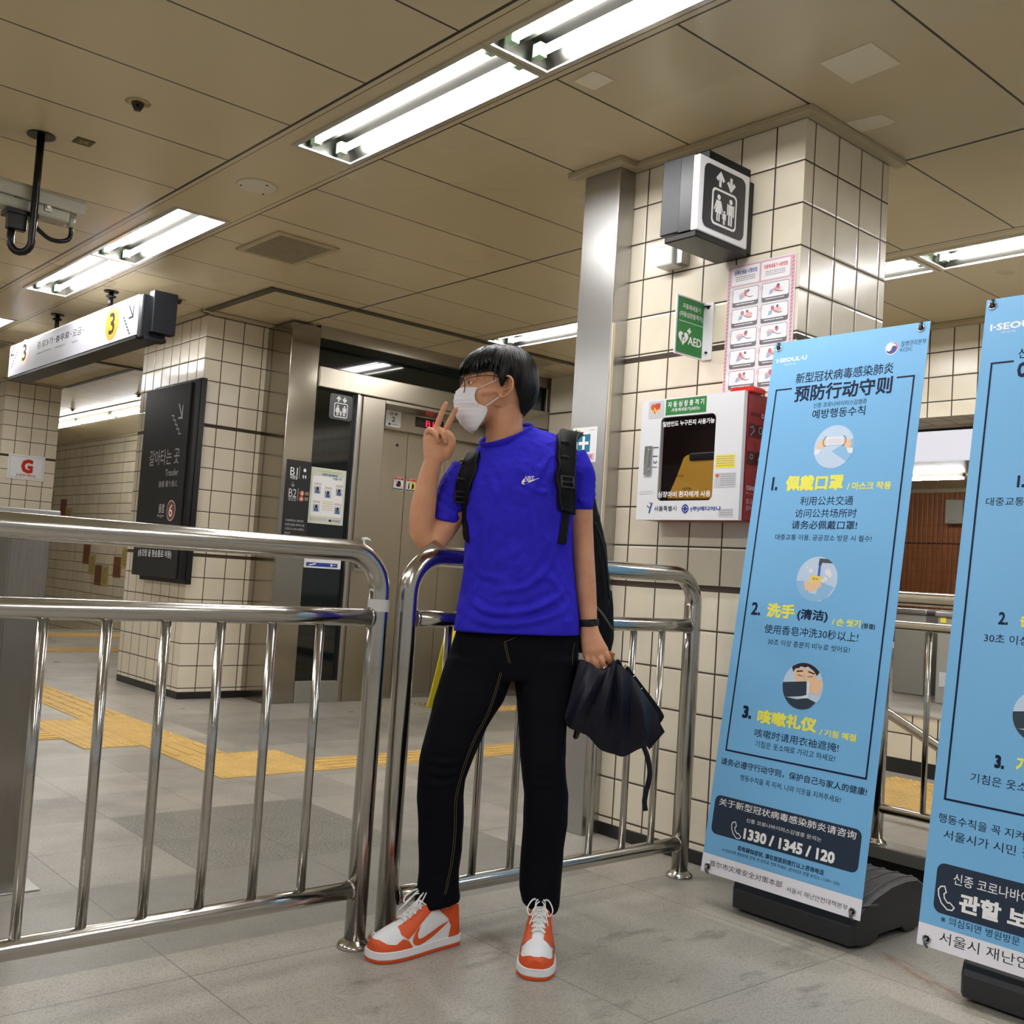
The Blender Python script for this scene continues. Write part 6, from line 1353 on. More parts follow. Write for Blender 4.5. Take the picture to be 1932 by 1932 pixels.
for lay, off in ((0, 0.), (1, -.0016)):
    for j, (ef, eu, ff, fu, w) in enumerate(rows):
        for i in range(NU+1):
            x = -1+2*i/NU; ax = abs(x); f = ff-(ff-ef)*ax**2.3; n_ = w*math.copysign(ax**.85, x)*(1 if ax < 1 else 1); u = fu+(eu-fu)*ax**1.5
            pl = .0016*(((j*.24) % 1)-.5)*2*(1-ax**4) ; g[lay, i, j] = b.verts.new(hp(f+off+pl, n_+off*math.copysign(.5, x), u))
NJ = len(rows)-1
for i in range(NU):
    for j in range(NJ):
        for lay in (0, 1):
            f = b.faces.new((g[lay,i,j], g[lay,i+1,j], g[lay,i+1,j+1], g[lay,i,j+1])); f.smooth = True
for i in range(NU):
    for j in (0, NJ): b.faces.new((g[0,i,j], g[0,i+1,j], g[1,i+1,j], g[1,i,j]))
for j in range(NJ):
    for i in (0, NU): b.faces.new((g[0,i,j], g[0,i,j+1], g[1,i,j+1], g[1,i,j]))
bmesh.ops.recalc_face_normals(b, faces=b.faces)
mask = obj('face_mask', b, mat('mask_white', '#e4e0e4', .7, sss=.05), man, inner=True)
lp = [(0.0732, -0.0072), (0.0398, 0.0106), (0.0056, 0.0308), (0.0491, -0.059), (0.0297, -0.0435), (0.0103, -0.028)]
for sg in (1, -1):
    for a, w in ((lp[:3], (.061, .072, .078)), (lp[3:], (.069, .074, .077))):
        b = MB(); tube(b, [hp(f, sg*(q+.002), u) for (f, u), q in zip(a, w)], .0013, 8); obj('ear_loop', b, MATS['mask_white'], mask, inner=True)
# ---- glasses: thin round metal frame
gl = bpy.data.objects.new('glasses', None); COL.objects.link(gl); gl.parent = man; gl.empty_display_size = .02
GM = mat('glasses_metal', '#2a2628', .25, .8); gc = [(0.1184, 0.0038)][0]; gu = gc[1]; gr = .0255
for sg in (1, -1):
    tilt = .18; ring = [hp(gc[0]-.004-(abs(.032*1+gr*math.cos(2*PI*k/28))-.032)*tilt+gr*.12*math.sin(2*PI*k/28), sg*(.033+gr*math.cos(2*PI*k/28)), gu+gr*math.sin(2*PI*k/28)) for k in range(29)]
    b = MB(); tube(b, ring, .0013, 8, cap=False); obj('rim', b, GM, gl, inner=True)
    b = MB(); b.faces.new([b.verts.new(p) for p in ring[:-1]]); obj('lens', b, mat('lens', '#e9eef5', .03, alpha=.06), gl, inner=True)
    tp = [(0.1114, 0.0219), (0.0772, 0.0281), (0.043, 0.0326)]
    b = MB(); tube(b, [hp(gc[0]-.010, sg*.059, gu+.012), hp(tp[0][0]-.012, sg*.066, tp[0][1]), hp(tp[1][0], sg*.075, tp[1][1]), hp(tp[2][0], sg*.0795, tp[2][1]), hp(tp[2][0]-.03, sg*.081, tp[2][1]-.001)], .0012, 8); obj('temple', b, GM, gl, inner=True)
b = MB(); tube(b, [hp(gc[0]-.003, -.009, gu+.006), hp(gc[0]+.001, 0, gu+.009), hp(gc[0]-.003, .009, gu+.006)], .0011, 8); obj('bridge', b, GM, gl, inner=True)

# ---- t-shirt
sh = bmesh.new()
loft2(sh, [(0.0192, 0.045, 0.9096, 0.1882, 0.128, 2.6, 0.0266), (0.0204, 0.045, 0.9467, 0.1838, 0.126, 2.6, 0.0473), (0.0203, 0.045, 0.9979, 0.1761, 0.122, 2.5, 0.042), (0.0183, 0.045, 1.0531, 0.1684, 0.12, 2.5, 0.041), (0.0114, 0.045, 1.1477, 0.1616, 0.118, 2.5, 0.0402), (0.0056, 0.045, 1.2388, 0.1616, 0.12, 2.5, 0.0647), (-0.0004, 0.045, 1.3197, 0.17, 0.12, 2.5, 0.1212), (-0.0047, 0.045, 1.3874, 0.179, 0.112, 2.5, 0.1858), (-0.0069, 0.048, 1.4237, 0.1741, 0.098, 2.4, 0.2217), (-0.0128, 0.05, 1.454, 0.151, 0.086, 2.3, 0.2565), (-0.0271, 0.05, 1.4749, 0.113, 0.078, 2.2, 0.3143) + (.2,), (-0.04, 0.05, 1.4885, 0.0868, 0.074, 2.1, 0.3523) + (.32,), (-0.0468, 0.05, 1.4953, 0.0742, 0.071, 2.1, 0.3908) + (.36,)])
limb(sh, [(-0.1547, 0.045, 1.3753), (-0.1866, 0.043, 1.3299), (-0.2046, 0.042, 1.268), (-0.2112, 0.042, 1.2246)], [.056, .053, .0475, .043], [.075, .07, .064, .06])
limb(sh, [(0.145, 0.05, 1.4354), (0.1763, 0.05, 1.394), (0.1876, 0.05, 1.3387), (0.1916, 0.05, 1.2862)], [.055, .047, .039, .0335], [.07, .066, .06, .055])
shm = fuse(sh, .0052, 5, .5)
HEMS = [((0.0204, 0.045, 0.9089), (0, 0, 1), .4), ((-0.2111, 0.042, 1.223), V((-0.1866, 0.043, 1.3299))-V((-0.2112, 0.042, 1.2246)), .075), ((0.1916, 0.05, 1.2862), (0, 0, 1), .065)]
crinkle(shm, 8., .006, 3.1, (1, 1, .6), HEMS); crinkle(shm, 19., .0045, 1.7, (1, 1, .75), HEMS); crinkle(shm, 46., .0016, 7., (1, 1, 1), HEMS)
fold(shm, [([(-0.151, -0.07, 1.0197), (-0.0762, -0.07, 0.9728), (0.0229, -0.07, 0.9731), (0.1194, -0.07, 1.0158), (0.178, -0.07, 1.0805)], .011, .011), ([(-0.1568, -0.07, 0.9706), (-0.0587, -0.07, 0.939), (0.0548, -0.07, 0.9508), (0.1666, -0.07, 0.9914)], .011, .009), ([(0.0912, -0.07, 1.1008), (0.1439, -0.07, 1.0387), (0.1934, -0.07, 0.978)], .010, .009), ([(0.0314, -0.07, 1.3192), (0.0504, -0.07, 1.2129), (0.0633, -0.07, 1.1066)], .010, .006), ([(-0.0267, -0.07, 1.2693), (-0.0067, -0.07, 1.148), (-0.0089, -0.07, 1.041)], .011, .005), ([(-0.1107, -0.07, 1.2639), (-0.0884, -0.07, 1.158), (-0.0966, -0.07, 1.0506)], .012, .006),
  ([(0.1222, -0.07, 1.2175), (0.105, -0.07, 1.1246), (0.0408, -0.07, 1.0518), (-0.0568, -0.07, 1.0257)], .010, .007), ([(0.1019, -0.07, 1.4705), (0.0648, -0.07, 1.3985), (0.0391, -0.07, 1.3197)], .009, .005), ([(-0.1201, -0.07, 1.405), (-0.0857, -0.07, 1.3501), (-0.0497, -0.07, 1.2678)], .010, .005), ([(-0.2463, 0.0, 1.3145), (-0.2079, 0.0, 1.2808), (-0.1705, 0.0, 1.2612)], .008, .006), ([(-0.2473, 0.0, 1.283), (-0.2106, 0.0, 1.2524), (-0.1719, 0.0, 1.236)], .007, .005), ([(-0.2292, 0.0, 1.3629), (-0.1911, 0.0, 1.3339), (-0.1665, 0.0, 1.2961)], .008, .005), ([(0.1546, 0.0, 1.3327), (0.1873, 0.0, 1.3112), (0.216, 0.0, 1.3051)], .008, .004), ([(0.0061, -0.07, 1.3561), (0.0462, -0.07, 1.3279), (0.0926, -0.07, 1.3232)], .008, .004), ([(-0.1387, -0.07, 1.1089), (-0.0905, -0.07, 1.0738), (-0.0291, -0.07, 1.0702)], .010, .005)])
def cloth(name, c1, c2, rough, bumpy=.25, sc=900.):
    m = mat(name, c1, rough, spec=.12); t = NT(m); k = t.noise(t.obj(), 7., 4., .6); t.col(t.mix(t.ramp(k, .3, .75), S(c1), S(c2)))
    fine = t.noise(t.obj(), sc, 2.); wr = t.noise(t.mapping(t.obj(), (1., 1., .55)), 38., 5., .7)
    rg = t.m_('ABSOLUTE', t.m_('SUBTRACT', t.noise(t.mapping(t.obj(), (1., 1., .7)), 21., 4., .6), .5)); t.bump(t.m_('ADD', t.m_('ADD', t.m_('MULTIPLY', fine, .06), t.m_('MULTIPLY', wr, .5)), t.m_('MULTIPLY', rg, 1.6)), bumpy, .012); return m
SHIRT = cloth('shirt_blue', '#322ac6', '#2a23b2', .75, .5)
shirt = obj('t_shirt', shm, SHIRT, man, inner=True); ST = bvh(shm)
cx, cy, cz, ca, cb, _, csl = (-0.047, 0.05, 1.4985, 0.0726, 0.0705, 2.1, 0.3981)
b = MB(); tube(b, [V((cx+ca*math.cos(2*PI*k/48), cy+cb*math.sin(2*PI*k/48), cz-.006+ca*math.cos(2*PI*k/48)*csl+cb*math.sin(2*PI*k/48)*.36)) for k in range(49)], .0155, 14, cap=False, rb=.005, up=(0,0,1)); obj('collar', b, SHIRT, shirt, inner=True)
# stitched hem: a slightly raised line round the sleeve end
b = MB()
for c, ax, ra, rb_ in ((V((0.1908, 0.05, 1.2957)), V((0, .0, 1)), .0352, .0565),):
    ax = ax.normalized(); u = V((0, 1, 0)) - ax*ax.y; u.normalize(); w = ax.cross(u); pts = []
    for k in range(49):
        t = 2*PI*k/48; d = (w*ra*math.cos(t)+u*rb_*math.sin(t)); h = ST.ray_cast(c+d*1.8, -d.normalized()); pts.append((h[0] if h[0] is not None and (h[0]-c).length < .1 else c+d)+d.normalized()*.0002)
    tube(b, pts, .0011, 6, cap=False)
obj_each('sleeve_hem', b, SHIRT, shirt, inner=True)
# chest mark
MKB = mat('mark_white', '#f4f4f6', .6)
def decal(name, shapes, c, parent, tree, off=.0012):
    b = MB()
    for pts, fcs in shapes:
        vs = [b.verts.new(snap(tree, p, off)[0]) for p in pts]
        for f in fcs:
            try: b.faces.new([vs[i] for i in f])
            except ValueError: pass
    return obj(name, b, c, parent, inner=True)
tm, hi, Fc = text_mesh('NIKE', 0.); a, c = V((0.0129, -0.08, 1.3526)), V((0.0398, -0.08, 1.3677))
ltr = []
for ox, oy in ((0,0), (.02,0), (-.02,0), (0,.02), (.01,-.02)): ltr.append(([a + V(((p[0]/hi[0]*.9+ox/4+p[1]/hi[1]*.12)*(c.x-a.x), 0, (p[1]/hi[1]*.95+oy)*(c.z-a.z))) for p in tm], Fc))
sw = [(0.0136, -0.08, 1.3609), (0.0089, -0.08, 1.3555), (0.0055, -0.08, 1.3493), (0.0051, -0.08, 1.3451), (0.0078, -0.08, 1.3424), (0.0129, -0.08, 1.3418), (0.0204, -0.08, 1.3442), (0.0326, -0.08, 1.3507), (0.0541, -0.08, 1.3617), (0.0534, -0.08, 1.3629), (0.0355, -0.08, 1.356), (0.0231, -0.08, 1.352), (0.0162, -0.08, 1.3509), (0.0129, -0.08, 1.3526), (0.012, -0.08, 1.3558)]
decal('chest_mark', ltr + [(sw, [list(range(len(sw)))])], MKB, shirt, ST)

# ---- jeans
jn = bmesh.new()
loft2(jn, [(0.02, 0.05, 0.9402, 0.174, 0.108, 2.4, 0.0279), (0.0206, 0.05, 0.8952, 0.1839, 0.112, 2.4, 0.0427), (0.0157, 0.05, 0.8478, 0.1916, 0.112, 2.4, 0.0436), (0.0098, 0.048, 0.8044, 0.1984, 0.105, 2.5, 0.0484), (0.0062, 0.045, 0.7747, 0.2019, 0.095, 2.7, 0.0562)])
def leg(rows): loft2(jn, [r for r in rows], 36)
leg([(-0.0838, 0.045, 0.8362, 0.0944, 0.105, 2.3, 0.0471), (-0.0891, 0.035, 0.7773, 0.1066, 0.1, 2.3, 0.0347), (-0.108, 0.02, 0.7046, 0.102, 0.094, 2.3, 0.0486), (-0.1346, 0.008, 0.632, 0.0867, 0.088, 2.3, 0.0461), (-0.1518, -0.004, 0.5744, 0.0817, 0.08, 2.3, 0.0447), (-0.1611, -0.012, 0.537, 0.0784, 0.075, 2.3, 0.044), (-0.1707, -0.014, 0.476, 0.069, 0.07, 2.3, 0.042), (-0.1715, -0.012, 0.43, 0.0667, 0.068, 2.3, 0.0412), (-0.1644, -0.006, 0.3535, 0.066, 0.068, 2.3, 0.0402), (-0.161, 0.0, 0.2765, 0.0629, 0.066, 2.3, 0.0397), (-0.1624, 0.004, 0.2148, 0.0591, 0.064, 2.3, 0.0381), (-0.1607, 0.006, 0.1646, 0.0608, 0.064, 2.3, 0.014), (-0.1604, 0.008, 0.1368, 0.0649, 0.066, 2.3, 0.1094), (-0.1621, 0.008, 0.1171, 0.0674, 0.066, 2.3, 0.2196)])
leg([(0.1135, 0.045, 0.849, 0.0937, 0.105, 2.3, 0.0475), (0.1146, 0.04, 0.7774, 0.092, 0.1, 2.3, 0.0305), (0.1156, 0.03, 0.7178, 0.0829, 0.094, 2.3, 0.0453), (0.1143, 0.02, 0.6462, 0.0724, 0.086, 2.3, 0.0428), (0.1183, 0.005, 0.5565, 0.0661, 0.078, 2.3, 0.0408), (0.1268, 0, 0.4968, 0.0646, 0.072, 2.3, 0.0642), (0.136, 0, 0.4502, 0.0647, 0.07, 2.3, 0.0402), (0.138, 0.01, 0.3614, 0.064, 0.07, 2.3, 0.0633), (0.1347, 0.015, 0.293, 0.0624, 0.066, 2.3, 0.0633), (0.1342, 0.018, 0.2298, 0.0625, 0.064, 2.3, 0.0392), (0.1344, 0.02, 0.1791, 0.061, 0.064, 2.3, 0.0139), (0.1393, 0.02, 0.137, 0.0542, 0.064, 2.3, -0.048), (0.1402, 0.022, 0.1228, 0.047, 0.063, 2.3, -0.2264)])
jm = fuse(jn, .0055, 4, .5)
crinkle(jm, 10., .0025, 9.2, (1, 1, .7))
fold(jm, [([(-0.2319, -0.1, 0.5522), (-0.1738, -0.1, 0.5352), (-0.094, -0.1, 0.5492)], .009, .006), ([(-0.2324, -0.1, 0.5167), (-0.1644, -0.1, 0.5063), (-0.0978, -0.1, 0.5164)], .009, .008), ([(-0.2323, -0.1, 0.4724), (-0.1696, -0.1, 0.4735), (-0.099, -0.1, 0.4898)], .009, .007), ([(0.0566, -0.1, 0.5351), (0.119, -0.1, 0.5184), (0.1818, -0.1, 0.5431)], .009, .007), ([(0.0589, -0.1, 0.4998), (0.1285, -0.1, 0.4865), (0.1903, -0.1, 0.5023)], .009, .008), ([(0.0705, -0.1, 0.4578), (0.1302, -0.1, 0.4601), (0.1935, -0.1, 0.4509)], .009, .006), ([(-0.2183, -0.1, 0.2298), (-0.1594, -0.1, 0.216), (-0.0967, -0.1, 0.2346)], .008, .008), ([(-0.2187, -0.1, 0.1918), (-0.1572, -0.1, 0.1841), (-0.0949, -0.1, 0.2084)], .007, .008), ([(0.0692, -0.1, 0.2451), (0.1298, -0.1, 0.2285), (0.1882, -0.1, 0.2453)], .008, .007), ([(0.0746, -0.1, 0.2075), (0.1322, -0.1, 0.1907), (0.1879, -0.1, 0.203)], .007, .008), ([(0.0057, -0.1, 0.8142), (-0.0857, -0.1, 0.7844), (-0.1696, -0.1, 0.8029)], .011, .006), ([(0.0054, -0.1, 0.7723), (-0.09, -0.1, 0.7364), (-0.1856, -0.1, 0.7512)], .011, .005), ([(0.0296, -0.1, 0.8157), (0.1093, -0.1, 0.7939), (0.1948, -0.1, 0.8218)], .011, .006), ([(-0.1398, -0.1, 0.8736), (-0.0594, -0.1, 0.8429), (0.0032, -0.1, 0.8529)], .011, .004), ([(0.0288, -0.1, 0.7589), (0.1126, -0.1, 0.7404), (0.194, -0.1, 0.762)], .011, .004), ([(-0.2139, -0.1, 0.3589), (-0.1614, -0.1, 0.3534), (-0.0998, -0.1, 0.369)], .01, .004)])
DENIM = cloth('denim_dark', '#090b14', '#06070d', .8, .3, 700.)
jeans = obj('jeans', jm, DENIM, man, inner=True); JT = bvh(jm)
def stitch(name, lines, r=.0007):
    b = MB()
    for pts in lines:
        q = [snap(JT, p, .0006)[0] for p in spl(pts, 10)]; tube(b, q, r, 5)
    obj(name, b, mat('stitch_thread', '#6a5a3c', .7), jeans, inner=True)
stitch('inseam_stitching', [[(-0.0164, -0.1, 0.8005), (-0.043, -0.1, 0.6929), (-0.0821, -0.1, 0.6008), (-0.1083, -0.1, 0.51), (-0.1196, -0.1, 0.4394), (-0.1164, -0.1, 0.3446), (-0.1205, -0.1, 0.2623), (-0.1326, -0.1, 0.1767)], [(-0.0205, -0.1, 0.8035), (-0.0477, -0.1, 0.6951), (-0.0868, -0.1, 0.6031), (-0.1135, -0.1, 0.5109), (-0.1248, -0.1, 0.439), (-0.1216, -0.1, 0.3443), (-0.1256, -0.1, 0.262), (-0.1377, -0.1, 0.1764)]])
stitch('fly_stitching', [[(-0.0155, -0.1, 0.8863), (-0.0087, -0.1, 0.8622), (0.0011, -0.1, 0.8306)], [(-0.0117, -0.1, 0.8891), (-0.0042, -0.1, 0.8625), (0.0064, -0.1, 0.8297)], [(-0.0156, -0.1, 0.8889), (0.0021, -0.1, 0.8965), (0.0178, -0.1, 0.9039)], [(0.1838, -0.1, 0.8991), (0.1805, -0.1, 0.8679), (0.1824, -0.1, 0.8358)]])

# ---- high-top shoes
OR = mat('shoe_orange', '#d9521c', .5); SW = mat('shoe_white', '#e9ebee', .5); LC = mat('lace_white', '#f0f0ee', .7)
SL = .30
XS = [0,.004,.012,.03,.06,.09,.12,.15,.18,.21,.24,.262,.28,.290,.296,.30]
TW = [.016,.024,.031,.035,.0365,.038,.040,.043,.0465,.0485,.0480,.0445,.037,.030,.022,.006]
TT = [.135,.150,.158,.160,.160,.158,.146,.126,.106,.092,.082,.075,.067,.060,.053,.028]
def sw_(x): return float(np.interp(x, XS, TW))
def st_(x): return float(np.interp(x, XS, TT))
def inpoly(x, y, P):
    r = False; j = len(P)-1
    for i in range(len(P)):
        if (P[i][1] > y) != (P[j][1] > y) and x < (P[j][0]-P[i][0])*(y-P[i][1])/(P[j][1]-P[i][1])+P[i][0]: r = not r
        j = i
    return r
Z0S = .020
MUD = [(.31,.0),(.31,.058),(.285,.060),(.268,.050),(.245,.047),(.222,.058),(.205,.052),(.18,.02),(.18,0)]
HEEL = [(-.01,0),(.062,0),(.052,.04),(.046,.062),(.058,.085),(.092,.112),(.118,.138),(.116,.165),(.088,.168),(.078,.145),(.045,.120),(.0,.112),(-.01,.112)]
COLR = [(-.01,.128),(.03,.132),(.062,.147),(.078,.170),(-.01,.17)]
STAY = [(.088,.112),(.118,.112),(.150,.092),(.185,.066),(.205,.054),(.225,.068),(.225,.12),(.09,.18),(.085,.13)]
SWSH = [(.050,.079),(.085,.0715),(.120,.060),(.150,.0515),(.166,.050),(.172,.055),(.171,.066),(.161,.083),(.176,.072),(.188,.057),(.190,.044),(.178,.035),(.158,.034),(.12,.0445),(.085,.0605)]
def shoe(name, label, hx, hy, ang, mirror):
    o = bpy.data.objects.new(name, None); COL.objects.link(o); o.parent = man; o.location = (hx, hy, 0); o.rotation_euler = (0, 0, ang); o['label'] = label; o.empty_display_size = .03
    NX, NTh = 320, 190
    xs = [SL*(.5-.5*math.cos(PI*i/NX))*.6 + SL*i/NX*.4 for i in range(NX+1)]
    def surf(x, th):
        T, w = st_(x), sw_(x); n = 2.9 if x < .11 else max(2.15, 2.9-(x-.11)*7)
        c, s = math.cos(th), math.sin(th); yy = w*math.copysign(abs(c)**(2/n), c); zz = Z0S+(T-Z0S)*abs(s)**(2/n)
        if x < .14: yy *= 1-.16*((zz-Z0S)/(T-Z0S))*(1-x/.2)      # ankle narrows upward
        xx = x + (.012*max(0, 1-x/.05)*((zz-.03)/.13 if zz > .03 else 0))*(.6)   # heel leans forward
        return V((xx, yy*(1 if not mirror else -1)*1, zz))
    G = [[surf(x, PI*k/NTh) for k in range(NTh+1)] for x in xs]
    def cls(x, y, z, th):
        top = abs(math.cos(th)); T = st_(x)
        if x > .095 and x < .212 and abs(y) < .0165+(.2-x)*.02: return 'tongue'
        if inpoly(x, z, MUD): return 'orange'
        if x > .272 and z < .05: return 'orange'
        if inpoly(x, z, COLR): return 'white'
        if inpoly(x, z, HEEL): return 'orange'
        if inpoly(x, z, STAY) and abs(y) >= .0165: return 'orange'
        return 'white'
    parts = {'orange': MB(), 'white': MB(), 'tongue': MB()}; cache = {k: {} for k in parts}
    cen = V((.13, 0, .05))
    def vert(kind, i, k):
        key = (i, k)
        if key not in cache[kind]:
            p = G[i][k]
            if kind == 'orange':
                p = p + (p-V((min(max(p.x, .04), .235), 0, .045))).normalized()*.0016
            if kind == 'tongue': p = p - V((0, 0, .003))
            cache[kind][key] = parts[kind].verts.new(p)
        return cache[kind][key]
    for i in range(NX):
        for k in range(NTh):
            c = (G[i][k]+G[i+1][k+1])/2; kd = cls(c.x, c.y, c.z, PI*(k+.5)/NTh)
            for kk in ({kd, 'white'} if kd == 'orange' else {kd}):
                try:
                    f = parts[kk].faces.new((vert(kk, i, k), vert(kk, i+1, k), vert(kk, i+1, k+1), vert(kk, i, k+1))); f.smooth = True
                except ValueError: pass
    f = parts['orange'].faces.new([vert('orange', NX, k) for k in range(NTh+1)][::-1])
    for kd, nm, m in (('white', 'upper', SW), ('orange', 'overlays', OR), ('tongue', 'tongue', SW)):
        bmesh.ops.recalc_face_normals(parts[kd], faces=parts[kd].faces); obj(nm, parts[kd], m, o, inner=True)
    bmu = bmesh.new(); vv = [[bmu.verts.new(p) for p in row] for row in G]
    for i in range(0, NX):
        for k in range(NTh): bmu.faces.new((vv[i][k], vv[i+1][k], vv[i+1][k+1], vv[i][k+1]))
    tr_ = BVHTree.FromBMesh(bmu); bmu.free(); b = MB()
    for sg in (1, -1):      # curved side mark, draped on the upper
        f2 = bmesh.new(); f = f2.faces.new([f2.verts.new((q.x, q.y, 0)) for q in spl([(x, z, 0) for x, z in SWSH] + [(SWSH[0][0], SWSH[0][1], 0)], 3)[:-1]]); bmesh.ops.triangulate(f2, faces=[f])
        bmesh.ops.subdivide_edges(f2, edges=f2.edges, cuts=3, use_grid_fill=True); mp = {}
        for q in f2.verts:
            h = tr_.ray_cast(V((q.co.x, sg*.2, q.co.y)), V((0, -sg, 0))); p = h[0] if h[0] else V((q.co.x, sg*.04, q.co.y)); mp[q] = b.verts.new(p+V((0, sg*.0022, 0)))
        for q in f2.faces: b.faces.new([mp[x] for x in q.verts])
        f2.free()
    obj_each('side_mark', b, OR, o, inner=True)
    def outline(e, z, q=0):
        X = [SL*(.5-.5*math.cos(PI*i/60)) for i in range(61)]; P = [(x, max(sw_(x), .004)) for x in X]
        return [V((.15+(x-.15)*(1+e/.15), y*(1+e/.045), z)) for x, y in P] + [V((.15+(x-.15)*(1+e/.15), -y*(1+e/.045), z)) for x, y in P[::-1]]
    def sole(nm, levels, m):
        b = MB(); rows = [[b.verts.new(p) for p in outline(e, z)] for e, z in levels]; n = len(rows[0])
        for r in range(len(rows)-1):
            for k in range(n):
                f = b.faces.new((rows[r][k], rows[r][(k+1)%n], rows[r+1][(k+1)%n], rows[r+1][k])); f.smooth = False
        b.faces.new(rows[0][::-1]); b.faces.new(rows[-1]); bmesh.ops.recalc_face_normals(b, faces=b.faces); return obj(nm, b, m, o, inner=True)
    sole('outsole', [(.002, .0005), (.0045, .003), (.005, .011)], OR); sole('midsole', [(.005, .0112), (.0058, .014), (.0052, .026), (.003, .031), (.0005, .0312)], SW)
    b = MB(); tube(b, outline(.0046, .0285), .0007, 5, cap=False); obj('sole_stitching', b, mat('sole_thread', '#c9ccd0', .6), o, inner=True)
    def top(x, y):  # point on the upper above (x, y)
        best = min((G[i][k] for i in range(NX+1) if abs(xs[i]-x) < .0025 for k in range(20, NTh-20)), key=lambda p: (p.x-x)**2+(p.y-y)**2*1.0 + (0 if p.z > .05 else 1)); return best
    b = MB()
    ex = [.200, .183, .166, .149, .133, .118]; hw = [.019, .020, .021, .022, .022, .021]
    for k, (x, w) in enumerate(zip(ex, hw)):
        a, c = top(x, -w), top(x, w); m = top(x, 0)
        tube(b, spl([a+V((0,0,.001)), a*.5+m*.5+V((0,0,.005)), m+V((0,0,.005)), c*.5+m*.5+V((0,0,.005)), c+V((0,0,.001))], 3), .0029, 8, rb=.0016)
        if k < 5:
            a2, c2 = top(ex[k+1], -hw[k+1]), top(ex[k+1], hw[k+1]); m2 = top((x+ex[k+1])/2, 0)
            for p, q in ((a, c2), (c, a2)): tube(b, spl([p+V((0,0,.002)), m2+V((0,0,.007)), q+V((0,0,.002))], 4), .0028, 8, rb=.0015)
    kn = top(.112, 0)+V((.006, 0, .008))
    for sg in (1, -1):   # bow: two loops and two ends
        tube(b, spl([kn, kn+V((.018, sg*.022, .006)), kn+V((.045, sg*.036, -.012)), kn+V((.055, sg*.026, -.026)), kn+V((.03, sg*.012, -.004)), kn], 5), .0027, 8, rb=.0016)
        tube(b, spl([kn, kn+V((.02, sg*.012, .004)), kn+V((.05, sg*.016, -.02)), kn+V((.075, sg*.026, -.045))], 5), .0027, 8, rb=.0016)
    bmesh.ops.create_uvsphere(b, u_segments=10, v_segments=8, radius=.006, matrix=Matrix.Translation(kn)); obj('laces', b, LC, o, inner=True)
    b = MB(); tube(b, [V((.098, y, st_(.1)-.004+.004*math.cos(y*60))) for y in (-.02, -.01, 0, .01, .02)], .006, 10, rb=.004, rnd=True); obj('tongue_edge', b, SW, o, inner=True)
    tmz, hz, fz = text_mesh('NIKE', 0.); b = MB(); T0 = [b.verts.new((.1045+p[1]/hz[1]*.007, -.012+p[0]/hz[0]*.024, st_(.112)-.0+.0075-p[1]*.0002)) for p in tmz]
    for f in fz: b.faces.new([T0[i] for i in f])
    obj('tongue_label', b, OR, o, inner=True)
    b = MB()
    for sg in (1, -1):
        for x, w in zip(ex, hw):
            p = top(x, sg*(w+.001)); lathe(b, [(.0035, .0), (.0035, .0022), (.002, .0024)], 10, Matrix.Translation(p))
    obj_each('eyelet', b, OR, o, inner=True)
    return o
q = [(-0.1053, 0.0514, 0), (-0.3273, -0.1505, 0)]; shoe('shoe', 'orange and white high-top shoe pointing sideways, by the railing foot', q[0][0], q[0][1], math.atan2(q[1][1]-q[0][1], q[1][0]-q[0][0]), False)
q = [(0.1459, 0.0854, 0), (0.1246, -0.2058, 0)]; shoe('shoe', 'orange and white high-top shoe pointing at the camera', q[0][0], q[0][1], math.atan2(q[1][1]-q[0][1], q[1][0]-q[0][0]), True)
# ---- wristband and ring
b = MB(); c = V((0.2302, 0.022, 0.9534)); ring = [c+V((.0285*math.cos(2*PI*k/28), .0235*math.sin(2*PI*k/28), .003*math.cos(2*PI*k/28))) for k in range(29)]; tube(b, ring, .011, 8, cap=False, rb=.0022, up=(0,0,1)); wb = obj('fitness_band', b, mat('band_black', '#0c0c0e', .5), man, inner=True)
b = MB(); box(b, (-.012, -.0045, -.009), (.012, .0, .009), .003); b.transform(Matrix.Translation(V((0.2384, -0.002, 0.955))) @ Matrix.Rotation(.35, 4, 'Z')); obj('band_face', b, mat('band_glass', '#101217', .08), wb, inner=True)
b = MB(); c = V((0.2818, -0.007, 0.8328)); d = (V((0.2869, 0.0, 0.8233))-V((0.2753, -0.012, 0.8421))).normalized(); u = d.cross(V((0,1,0))).normalized(); w = d.cross(u); tube(b, [c+u*.0098*math.cos(2*PI*k/20)+w*.0098*math.sin(2*PI*k/20) for k in range(21)], .0018, 8, cap=False); obj('finger_ring', b, mat('silver', '#e2e2e2', .12, 1.), man, inner=True)

